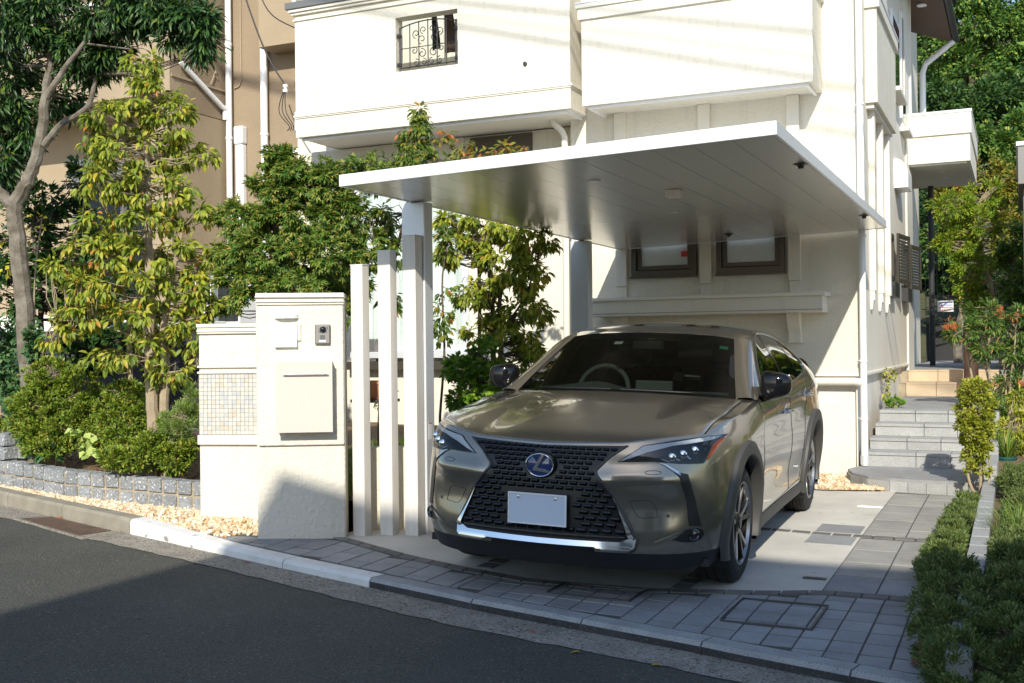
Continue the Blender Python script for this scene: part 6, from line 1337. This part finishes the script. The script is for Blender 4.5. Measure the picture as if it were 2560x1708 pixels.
# --- dogwood beside the car
d = 9.75
tr = [down(pt_([(1130, 900, .026), (1132, 800, .024), (1130, 700, .022), (1120, 600, .016), (1110, 520, .008)], d)), down(pt_([(1150, 900, .024), (1150, 780, .022), (1148, 680, .018), (1180, 580, .010)], d)), pt_([(1150, 760, .012), (1200, 690, .009), (1235, 600, .005)], d)]
bl = [pb(1050, 510, d, 55, 30, 26), pb(1120, 530, d, 75, 35, 34), pb(1200, 550, d, 65, 40, 34), pb(1060, 580, d, 70, 45, 40), pb(1150, 610, d, 85, 45, 46), pb(1215, 640, d, 55, 50, 34), pb(1100, 680, d, 70, 45, 36), pb(1190, 720, d, 80, 45, 42), pb(1130, 760, d, 80, 40, 34), pb(1220, 790, d, 50, 50, 24), pb(1175, 830, d, 55, 35, 18), pb(1255, 560, d, 22, 18, 7)]
plant('carport_dogwood', 'dogwood with yellow-green leaves growing between the carport posts', 'tree', gbase(1140, d), bl, 'leaf_dogwood', 8, .07, 'lance', .072, .032, tr, 'bark_dark', .5, dens=2.1, droop=.65, rtw=.004)
bl = [pb(1070, 850, 9.2, 60, 45, 60), pb(1130, 870, 9.1, 55, 50, 60), pb(1060, 910, 9.1, 45, 35, 36), pb(1110, 810, 9.2, 45, 35, 34)]
plant('leafy_bush', 'bright green leafy bush just behind the car door mirror', 'shrub', gbase(1095, 9.15), bl, 'leaf_bush', 12, .08, 'dia', .055, .038, [down(pt_([(1090, 930, .015), (1092, 860, .010), (1100, 800, .005)], 9.15))], 'bark_dark', .5, trunk='stem')
# --- azaleas
def azalea(lab, u, v, d, blobs, n=1.6):
    t, c = plant('azalea_bush', lab, 'shrub', gbase(u, d), [pb(a, b, d+dd, ru, rv, int(k*n)) for a, b, ru, rv, k, dd in blobs], 'leaf_azalea', 15, .05, 'dia', .036, .017, [down(pt_([(u, v+70, .012), (u-8, v, .008), (u-20, v-60, .004)], d)), down(pt_([(u+15, v+70, .010), (u+25, v, .006), (u+40, v-40, .003)], d))], 'bark_pale', .25, group='azalea bushes in the left bed', trunk='stem', droop=-.25, flat=.3, rtw=.0025)
azalea('largest rounded azalea bush, behind the raised granite blocks', 130, 930, 9.75, [(60, 960, 45, 55, 100, 0), (215, 1000, 40, 45, 90, -.2), (110, 1025, 60, 25, 80, -.2), (120, 870, 75, 50, 190, .1), (90, 930, 70, 60, 200, 0), (170, 900, 65, 55, 180, 0), (150, 980, 80, 55, 220, -.1), (80, 1000, 50, 45, 100, -.1), (190, 960, 50, 60, 120, -.1)])
azalea('middle azalea bush at the foot of the fruiting dogwood', 290, 960, 9.3, [(290, 910, 60, 42, 150, .1), (260, 960, 45, 50, 120, 0), (330, 950, 50, 45, 120, 0), (300, 1000, 75, 40, 160, -.1)])
azalea('lowest azalea bush, spilling over the block edging by the low wall', 360, 1040, 9.0, [(340, 1030, 60, 40, 150, 0), (395, 1050, 45, 38, 110, -.05), (265, 1050, 45, 25, 80, -.1), (430, 1030, 25, 30, 50, .0), (310, 1055, 45, 30, 80, -.1), (390, 990, 40, 40, 80, .1)])
# rosemary, pale ivy, tufts
V, T, C_ = foliage([pb(412, 965, 9.0, 42, 48, 170), pb(438, 930, 9.05, 22, 45, 80)], 22, .05, 'needle', .038, .006, droop=-.6, flat=.1)
t = thing('rosemary_bush', gbase(418, 9.0), 'feathery grey-green rosemary bush against the low wall', 'shrub'); addpart(t, 'foliage', V, T, 'leaf_rosemary'); woody([down(pt_([(418, 1030, .010), (416, 960, .006), (420, 915, .003)], 9.0))], C_, .4, .002).build('stem', 'bark_pale', t)
V, T, C_ = foliage([pb(192, 1000, 9.2, 12, 22, 5), pb(215, 1030, 9.1, 22, 14, 7), pb(172, 985, 9.2, 8, 10, 2)], 4, .06, 'dia', .075, .065, droop=.3)
t = thing('pale_ivy_sprig', gbase(200, 9.15), 'pale variegated ivy sprig trailing over the soil', 'ivy'); addpart(t, 'leaf_cluster', V, T, 'leaf_ivy_pale', 'stuff')
V, T, C_ = foliage([pb(60, 1000, 9.75, 20, 18, 8), pb(40, 970, 9.9, 26, 20, 9), pb(75, 1025, 9.65, 18, 12, 5), pb(115, 1045, 9.5, 22, 8, 5)], 6, .07, 'dia', .075, .06, droop=.35)
t = thing('green_ivy_trail', gbase(60, 9.7), 'green ivy trail hanging beside the raised granite blocks', 'ivy'); addpart(t, 'leaf_cluster', V, T, 'leaf_ivy', 'stuff')
def tuft(name, lab, p, n, L_, w, lean, mat, spread=.12):
    a = rng.uniform(0, 2*pi, n); b = np.stack([np.cos(a), np.sin(a), np.zeros(n)], 1); P = np.array(p)+b*rng.uniform(0, spread, (n, 1)); D = unit(b*rng.uniform(.1, lean, (n, 1))+np.array([0, 0, 1.])); Nn = unit(-b+np.array([0, 0, .3])); s = rng.uniform(.5, 1.1, n)
    V, T = leaves(P, D, Nn, L_*s, w, 'blade'); t = thing(name, p, lab, 'plant'); addpart(t, 'blades', V, T, mat); return t
p_ = atd(178, 1045, 9.45); tuft('moss_tuft', 'soft green tuft on the soil below the largest azalea', (p_[0], p_[1], soilz(p_[0], p_[1])-.01), 700, .07, .004, .7, 'leaf_grass', .15)
p_ = atd(245, 1062, 9.25); tuft('fern_tuft', 'feathery green tuft on the soil behind the block edging', (p_[0], p_[1], soilz(p_[0], p_[1])-.01), 500, .06, .004, .7, 'leaf_juniper', .15)
p_ = atd(1015, 960, 8.6); tuft('lily_turf', 'grassy clump beside the front of the carport leg', (p_[0], p_[1], soilz(p_[0], p_[1])-.02), 420, .28, .008, .9, 'leaf_grass', .22)
p_ = atd(1050, 950, 9.1); tuft('long_grass', 'grassy clump behind the left fender of the car', (p_[0], p_[1], soilz(p_[0], p_[1])-.02), 380, .26, .008, .9, 'leaf_grass', .22)
p_ = atd(850, 960, 8.4); tuft('shade_grass', 'grassy clump seen between the slender posts', (p_[0], p_[1], soilz(p_[0], p_[1])-.02), 360, .3, .009, .9, 'leaf_grass', .25)
# --- pot between the posts, meter box on the wall
p_ = np.array(atd(861, 905, 8.5)); g = soilz(p_[0], p_[1]); t = thing('terracotta_pot', (p_[0], p_[1], p_[2]-.02), 'orange terracotta pot on a stand between the slender posts', 'plant pot')
o = MB(); o.lathe((p_[0], p_[1], p_[2]-.02), (0, 0, 1), [(0, .0001), (0, .06), (.10, .082), (.10, .092), (.125, .092), (.125, .08), (.10, .075), (.10, .0001)], 24); o.build('pot_body', 'terracotta', t, smooth=True)
o = MB(); o.lathe((p_[0], p_[1], p_[2]-.036), (0, 0, 1), [(0, .0001), (0, .085), (.015, .095), (.015, .07)], 24); o.build('saucer', 'terracotta', t, smooth=True)
o = MB(); o.box(p_[0]-.15, p_[0]+.15, p_[1]-.12, p_[1]+.12, p_[2]-.06, p_[2]-.037); sb_ = o.build('plant_stand', 'grey_plastic'); 
sb_.name = 'stand_top'; ps_ = thing('plant_stand', (p_[0], p_[1], g), 'dark plant stand carrying the terracotta pot', 'plant stand'); sb_.parent = ps_; sb_.matrix_parent_inverse = PINV[ps_.name]
for sx_ in (-.13, .13):
    for sy_ in (-.1, .1): o = MB(); o.tube([(p_[0]+sx_, p_[1]+sy_, g-.03), (p_[0]+sx_, p_[1]+sy_, p_[2]-.06)], .01, 6); o.build('leg', 'grey_plastic', ps_)
q = ony(*z6(772, 405), 11.59); o = MB(); o.box(q[0]-.09, q[0]+.09, 11.48, 11.598, q[2]-.14, q[2]+.14); o.build('meter_box', 'intercom', hs, bevel=.01)
# ================================================================== RIGHT SIDE PLANTS
d = 9.25
bl = [pb(2238, 895, d, 48, 28, 70), pb(2238, 940, d, 48, 40, 90), pb(2235, 990, d, 46, 45, 90), pb(2238, 965, d, 46, 30, 50), pb(2243, 1030, d, 38, 34, 46), pb(2222, 1065, d, 20, 20, 10), pb(2258, 1075, d, 22, 20, 10)]
b0 = (-.30, 10.05, .03)
plant('clipped_shrub', 'clipped yellow-green shrub on bare stems at the end of the planting strip', 'shrub', b0, bl, 'leaf_box', 14, .04, 'dia', .030, .019, dens=1.9, trunks=[[(-.30, 10.05, .0, .016), (*px(2222, 1095, d), .011), (*px(2225, 1010, d), .007), (*px(2225, 900, d), .003)], [(-.30, 10.05, .0, .016), (*px(2250, 1080, d), .012), (*px(2245, 990, d), .008), (*px(2245, 890, d), .003)], [(-.30, 10.05, .0, .012), (*px(2272, 1090, d), .008), (*px(2262, 1000, d), .005)]], bark='bark_pale', frac=.3, trunk='stem', droop=-.1, flat=.3, rtw=.002)
def juniper(lab, blobs, base, per=40, sz=.05, L_=.024):
    V, T, C_ = foliage(blobs, per, sz, 'needle', L_, .0075, droop=-.35, flat=.25, dens=1.25); t = thing('juniper', base, lab, 'juniper', 'spreading junipers on the right'); addpart(t, 'foliage', V, T, 'leaf_juniper')
    woody([[(base[0], base[1], base[2]-.03, .012), (base[0]+.02, base[1], base[2]+.05, .006)]], C_, .12, .002).build('stem', 'bark_dark', t)
ys = [(9.05, .10, .09), (8.6, .11, .10), (8.1, .12, .11), (7.6, .12, .11), (7.1, .13, .12), (6.65, .14, .13)]
juniper('sunlit spreading juniper in the narrow strip beside the drive', [((-.36-.01*i, y, G(-.4, y)+.09), (r, .28, h), 130) for i, (y, r, h) in enumerate(ys)], (-.37, 7.9, .05))
juniper('dark shaded juniper spilling over the paving at the lower right', [((-.33, 6.1, .12), (.18, .35, .17), 170), ((-.28, 5.6, .12), (.20, .35, .18), 170), ((-.25, 5.1, .1), (.20, .3, .18), 170), ((-.22, 4.65, .08), (.18, .3, .16), 150), ((-.18, 4.25, .06), (.14, .22, .15), 80)], (-.2, 5.4, .02))
juniper('shaded juniper behind the granite kerb at the lower right', [((-.04, 7.1, .15), (.12, .4, .14), 150), ((-.03, 6.4, .16), (.13, .4, .16), 160), ((-.02, 5.7, .15), (.14, .4, .17), 160), ((-.02, 5.0, .13), (.14, .4, .16), 150), ((.08, 6.6, .2), (.25, .45, .2), 120), ((.2, 5.9, .2), (.3, .45, .22), 190), ((.25, 5.2, .16), (.3, .4, .22), 170), ((.2, 4.6, .14), (.28, .35, .2), 130), ((.45, 6.8, .25), (.25, .5, .25), 120), ((.5, 5.1, .2), (.3, .45, .22), 150), ((.6, 5.9, .24), (.3, .5, .24), 150), ((.42, 4.5, .16), (.26, .35, .2), 120), ((.25, 7.5, .2), (.22, .45, .2), 110), ((.75, 6.6, .3), (.3, .6, .25), 120)], (.15, 5.9, .1))
juniper('light green juniper below the green pot, right of the kerb', [((-.03, 9.8, .24), (.13, .4, .14), 170), ((.08, 9.3, .22), (.15, .35, .15), 150), ((.02, 8.7, .18), (.13, .35, .13), 120)], (.0, 9.4, .1))
p_ = (.0, 7.75, .10); tuft('dry_grass', 'dry grassy tuft behind the granite kerb', p_, 350, .26, .005, 1.1, 'leaf_grass', .18)
p_ = (.10, 8.15, .10); tuft('lime_sedge', 'lime green sedge tuft right of the granite kerb', p_, 300, .24, .005, 1.1, 'leaf_grass', .15)
# green pot with a striped lily
c = np.array(atd(2310, 1089, 10.35)); t = thing('green_flower_pot', tuple(c), 'dark green plastic flower pot at the right among the shrubs', 'plant pot')
o = MB(); o.lathe(c, (0, 0, 1), [(0, .0001), (0, .07), (.15, .088), (.15, .096), (.172, .096), (.172, .086), (.15, .08), (.15, .0001)], 28); o.build('pot_body', 'pot_green', t, smooth=True)
o = MB(); o.box(c[0]-.16, c[0]+.2, c[1]-.14, c[1]+.2, -.05, c[2]-.001); tag(o.build('paver_stone', 'granite', bevel=.01), 'granite paver under the green flower pot', 'paver')
tuft('spider_plant', 'arching striped leaves growing from the green pot', (c[0], c[1], c[2]+.15), 70, .42, .012, 1.4, 'leaf_grass', .06)
bl = [pb(2325, 985, 10.6, 38, 40, 60), pb(2290, 1010, 10.6, 25, 35, 30), pb(2345, 930, 10.8, 30, 40, 40), pb(2330, 1040, 10.5, 30, 25, 30)]
plant('golden_shrub', 'golden green shrub around the green flower pot', 'shrub', (bl[0][0][0], bl[0][0][1], .2), bl, 'leaf_box', 12, .06, 'lance', .055, .02, [[(bl[0][0][0], bl[0][0][1], .1, .01), (*px(2325, 985, 10.6), .004)]], 'bark_pale', .4, trunk='stem')
# nandina clumps
d = 12.2
for lab, off, n_ in (('nandina with dark leaves and red tips overhanging the passage', (0, 0), 1.0), ('lower nandina clump behind the clipped shrub', (35, 150), .7)):
    u0, v0 = off; bl = [pb(2210+u0, 760+v0, d, 50, 30, int(60*n_)), pb(2270+u0, 730+v0, d, 60, 40, int(80*n_)), pb(2330+u0, 740+v0, d, 45, 45, int(60*n_)), pb(2255+u0, 800+v0, d, 50, 28, int(50*n_)), pb(2320+u0, 810+v0, d, 45, 35, int(50*n_))]
    b0 = px(2285+u0, 900, d); b0 = (b0[0], b0[1], .35)
    t, C_ = plant('nandina', lab, 'shrub', b0, bl, 'leaf_nandina', 11, .1, 'lance', .07, .018, [[(b0[0]+dx, b0[1], b0[2]-.1, .014), (b0[0]+dx*2.2, b0[1], 1.1, .011), (b0[0]+dx*3, b0[1], (1.75 if n_ == 1 else 1.1), .006)] for dx in (-.12, -.03, .08, .14)], 'bark_pale', .35, trunk='stem', droop=.1)
    V, T, _ = foliage([pb(2178+u0, 742+v0, d-.2, 26, 8, 4), pb(2310+u0, 720+v0, d-.3, 26, 8, 3)], 10, .09, 'lance', .065, .016); addpart(t, 'red_leaves', V, T, 'leaf_nandina_red')
# brown trunk stump, post
o = MB(); c = px(2228, 800, 14); o.tube([(c[0], c[1], .8), (c[0], c[1], 1.45), (c[0]+.02, c[1], 1.5)], [.09, .085, .08], 12); tag(o.build('brown_bollard', 'eave_brown', smooth=True), 'short brown post at the end of the passage', 'post')
# feathery tree and shrubs along the passage
def tree(name, lab, d, blobs, leaf, per, sz, kind, L_, w, stem, bark='bark', frac=.3, group='trees on the wooded slope', droop=.2, zb=None):
    bl = [pb(u, v, d+dd, ru, rv, n, rd=ru) for u, v, ru, rv, n, dd in blobs]; s = px(stem[0], stem[1], d); zb = zb if zb is not None else .4
    tp = px(stem[2], stem[3], d); r = stem[4]; mid = [(s[0]*(1-a)+tp[0]*a+.1*sin(5*a), s[1], s[2]*(1-a)+tp[2]*a, r*(1-.75*a)) for a in (.0, .35, .7, 1)]
    return plant(name, lab, 'tree', (s[0], s[1], zb), bl, leaf, per, sz, kind, L_, w, [[(s[0], s[1], zb-.2, r*1.2)]+mid], bark, frac, group, droop=droop, rtw=.012)
tree('feathery_tree', 'light green feathery tree in the sun beside the passage', 15.5, [(2190, 480, 60, 40, 90, 0), (2240, 520, 60, 45, 95, 0), (2200, 560, 60, 40, 90, 0), (2225, 610, 60, 40, 85, 0), (2215, 650, 45, 40, 60, 0), (2245, 680, 42, 40, 60, 0), (2260, 450, 50, 40, 60, 0), (2228, 705, 30, 28, 30, 0)], 'leaf_feather', 22, .14, 'dia', .055, .022, (2262, 800, 2258, 470, .05), 'bark_pale', .3)
tree('golden_tree', 'golden-leaved tree behind the porch canopy', 20, [(2170, 470, 40, 50, 60, 0), (2160, 380, 50, 60, 80, 1), (2230, 400, 60, 60, 90, 0), (2300, 430, 60, 60, 90, 0), (2185, 540, 35, 50, 50, 0), (2310, 530, 60, 60, 80, 0)], 'leaf_forest_gold', 22, .22, 'dia', .085, .048, (2200, 780, 2200, 400, .08), 'bark', .3)
tree('passage_evergreen', 'dark evergreen filling the gap beyond the mesh fence', 26, [(2230, 600, 70, 70, 90, 0), (2320, 640, 70, 80, 100, 0), (2280, 730, 80, 50, 80, 0), (2150, 560, 40, 60, 50, 0)], 'leaf_forest', 16, .3, 'dia', .14, .08, (2230, 850, 2230, 620, .12), 'bark_dark', .2, zb=.9)
tree('near_right_tree', 'dark tree at the right edge behind the nandina', 16.5, [(2345, 620, 60, 80, 110, 0), (2330, 560, 40, 50, 50, 0), (2365, 720, 60, 60, 80, 0), (2350, 820, 50, 60, 60, 0), (2340, 900, 40, 40, 40, 0)], 'leaf_forest', 14, .16, 'dia', .085, .05, (2330, 1000, 2340, 600, .06), 'bark_dark', .3)
spec = [('tall broadleaf tree at the upper right, its top against the sky', 34, [(2240, 60, 90, 60, 120, 0), (2170, 110, 60, 60, 80, 0), (2300, 110, 80, 60, 110, 0), (2230, 170, 100, 60, 120, 0), (2310, 20, 60, 60, 90, 0), (2350, 60, 50, 60, 70, 0), (2150, 30, 60, 50, 60, 1), (2220, 0, 80, 50, 80, 0)], 'leaf_forest', (2240, 420, 2235, 90, .25)),
        ('dark tree in shade below the tall broadleaf tree', 31, [(2160, 230, 60, 50, 80, 0), (2240, 240, 90, 50, 110, 0), (2320, 220, 70, 60, 90, 0), (2200, 280, 70, 40, 80, 0), (2290, 290, 70, 40, 80, 0)], 'leaf_forest_deep', (2230, 480, 2230, 240, .2)),
        ('ivy-clad tree just above the porch canopy', 28, [(2160, 320, 50, 40, 80, 0), (2220, 330, 70, 40, 100, 0), (2290, 340, 70, 45, 100, 0), (2340, 300, 50, 50, 70, 0), (2260, 370, 70, 30, 80, 0)], 'leaf_forest', (2230, 560, 2230, 330, .18)),
        ('tall tree at the top right corner of the picture', 37, [(2390, 60, 70, 80, 100, 0), (2340, 160, 60, 70, 90, 0), (2400, 180, 80, 70, 110, 0), (2380, 280, 80, 60, 100, 0)], 'leaf_forest', (2385, 480, 2385, 100, .25)),
        ('dark background tree between the eave and the tall trees', 42, [(2110, 60, 70, 80, 110, 0), (2120, 180, 70, 70, 100, 0), (2180, 150, 70, 80, 100, 0), (2270, 200, 90, 90, 120, 0), (2350, 250, 90, 90, 120, 0)], 'leaf_forest_deep', (2180, 480, 2170, 100, .3)),
        ('broad tree low on the slope at the right', 27, [(2340, 400, 60, 60, 90, 0), (2390, 460, 70, 70, 90, 0), (2320, 480, 60, 50, 80, 0), (2380, 560, 80, 60, 90, 0)], 'leaf_forest', (2370, 760, 2365, 440, .18)),
        ('dark tree behind the porch post', 32, [(2140, 420, 70, 70, 110, 0), (2200, 500, 80, 70, 110, 0), (2280, 560, 90, 80, 120, 0), (2130, 560, 60, 80, 80, 0), (2360, 640, 90, 90, 110, 0), (2150, 640, 60, 40, 50, 0)], 'leaf_forest_deep', (2200, 800, 2200, 450, .2))]
for lab, d, bls, leaf, stem in spec: tree('slope_tree', lab, d, bls, leaf, 30, .42*d/32, 'dia', .0043*d, .0026*d, stem, 'bark_dark', .15, zb=max(.5, (d-24)*.25))
rngx = [(u, d) for u, d in ((2470, 30), (2560, 26), (2650, 32), (2480, 22), (2760, 28))]
for i, (u, d) in enumerate(rngx):      # the wood goes on to the right of the picture
    tree('slope_tree', 'tree of the wood continuing out of sight to the right', d, [(u, 150, 110, 130, 90, 0), (u+20, 340, 120, 120, 90, 0), (u-10, 520, 110, 110, 80, 0)], 'leaf_forest', 14, .55, 'dia', .22, .13, (u, 800, u, 150, .25), 'bark_dark', .1, zb=max(.5, (d-24)*.25))
hill = sheet('hillside', [(-40, 28), (70, 28), (70, 110), (-40, 110)], lambda x, y: min(24, max(.3, (y-26)*.42))+.5*sin(x*.6)+.4*sin(y*.7), 'ground_green', 3, kind='structure')
# ================================================================== FALLEN LEAVES
def leafbit(u, v, z, m_, lab, s=.04):
    p = onz(u*K, v*K, z); z2 = (RD(p[0], p[1])+.006) if z < .05 else z; p = onz(u*K, v*K, z2); a = rng.uniform(0, 6); V, T = leaves(np.array([[p[0], p[1], z2+.004]]), np.array([[cos(a), sin(a), .05]]), np.array([[0, .15, 1.]]), s, s*.6, 'lance')
    o = bpy.data.objects.new('fallen_leaf', fastmesh('fallen_leaf', V, T, [m_])); COL.objects.link(o); md = o.modifiers.new('s', 'SOLIDIFY'); md.thickness = .002; tag(o, lab, 'leaf', 'fallen leaves on the road')
leafbit(137, 1188, .0, 'orange_leaf', 'orange fallen leaf at the back of the street drain', .06); leafbit(322, 1222, .0, 'yellow_leaf', 'yellow-green fallen leaf beside the white kerb end', .07)
leafbit(1333, 1498, -.03, 'yellow_leaf', 'dry yellow leaf in the gutter before the car', .05); leafbit(1495, 1528, -.05, 'yellow_leaf', 'dry yellow leaf in the gutter nearest the right', .05); leafbit(1220, 1448, -.03, 'orange_leaf', 'brown leaf leaning on the dark kerb below the car', .04); leafbit(560, 1292, .0, 'orange_leaf', 'small red leaf in the gutter by the white kerb', .04)

# ---- grass in the bed behind the posts
n = 7000; P = np.stack([rng.uniform(-5.6, -4.0, n), rng.uniform(7.15, 11.2, n), np.zeros(n)], 1); P[:, 2] = [soilz(a, b)-.01 for a, b, _ in P]
a = rng.uniform(0, 2*pi, n); b = np.stack([np.cos(a), np.sin(a), np.zeros(n)], 1); V, T = leaves(P, unit(b*rng.uniform(.1, .8, (n, 1))+np.array([0, 0, 1.])), unit(-b+np.array([0, 0, .3])), rng.uniform(.05, .17, n), .006, 'blade')
o = bpy.data.objects.new('garden_grass', fastmesh('garden_grass', V, T, ['leaf_grass'])); COL.objects.link(o); tag(o, 'grass growing in the bed behind the slender posts', 'grass', kind='stuff')
n = 900; P = np.stack([rng.uniform(-9, -5.4, n), rng.uniform(6.95, 7.6, n), np.zeros(n)], 1); P[:, 2] = [soilz(a, b)+.004 for a, b, _ in P]
V, T = leaves(P, unit(np.stack([rng.normal(size=n), rng.normal(size=n), rng.normal(size=n)*.25], 1)), unit(np.stack([rng.normal(size=n)*.3, rng.normal(size=n)*.3, np.ones(n)], 1)), rng.uniform(.02, .05, n), .016, 'dia')
o = bpy.data.objects.new('leaf_litter', fastmesh('leaf_litter', V, T, ['leaf_litter'])); COL.objects.link(o); tag(o, 'brown leaf litter on the soil under the azaleas', 'leaf litter', kind='stuff')
n = 260; P = []
while len(P) < n:
    x = rng.uniform(-9, .2); y = KF(x)-abs(rng.normal())*.10-.01; P.append((x, y, RD(x, y)+.009))
P = np.array(P); V, T = leaves(P, unit(np.stack([rng.normal(size=n), rng.normal(size=n), rng.normal(size=n)*.2], 1)), unit(np.stack([rng.normal(size=n)*.3, rng.normal(size=n)*.3, np.ones(n)], 1)), rng.uniform(.008, .022, n), .010, 'dia')
o = bpy.data.objects.new('gutter_litter', fastmesh('gutter_litter', V, T, ['leaf_litter'])); COL.objects.link(o); tag(o, 'tiny leaf crumbs scattered along the gutter', 'leaf litter', kind='stuff')

# ---- small plants at the foot of the side wall above the steps
zu = .652
plant('wall_foot_plant', 'low green plant at the foot of the side wall above the steps', 'plant', (-1.24, 12.75, zu), [((-1.24, 12.7, zu+.05), (.10, .22, .06), 40)], 'leaf_bush', 12, .04, 'dia', .035, .022, [[(-1.24, 12.7, zu-.02, .006), (-1.22, 12.75, zu+.05, .003)]], 'bark_pale', .4, trunk='stem')
plant('wall_climber', 'thin climbing sprig with small leaves on the side wall plinth', 'plant', (-1.38, 13.2, zu), [((-1.36, 13.3, 1.0), (.05, .25, .12), 10), ((-1.37, 13.1, .82), (.04, .15, .12), 8), ((-1.33, 13.7, .98), (.05, .22, .06), 8)], 'leaf_box', 6, .05, 'dia', .045, .03, [[(-1.37, 13.15, zu-.02, .008), (-1.38, 13.1, .85, .006), (-1.37, 13.3, 1.05, .003)]], 'bark_pale', .9, trunk='stem')

for (x, y, r) in ((-9.6, 8.1, .5), (-10.9, 8.3, .55)):
    z = soilz(x, y); plant('evergreen_bush', 'rounded evergreen bush further along the bed, beyond the left edge', 'shrub', (x, y, z), [((x, y, z+r*.8), (r, r*.75, r*.8), 330)], 'leaf_azalea', 13, .06, 'dia', .042, .02, [[(x, y, z-.05, .015), (x, y, z+r, .006)]], 'bark_pale', .1, group='bushes beyond the left edge', trunk='stem', droop=-.2)
for (x, y, r) in ((1.3, 9.6, .45), (1.5, 7.9, .4), (1.1, 11.3, .5)):
    z = G(x, y)+.1; plant('evergreen_bush', 'rounded evergreen bush in the right garden, beyond the right edge', 'shrub', (x, y, z), [((x, y, z+r*.8), (r, r*.8, r*.8), 260)], 'leaf_forest', 13, .07, 'dia', .05, .026, [[(x, y, z-.05, .015), (x, y, z+r, .006)]], 'bark_pale', .1, group='bushes beyond the right edge', trunk='stem', droop=-.1)
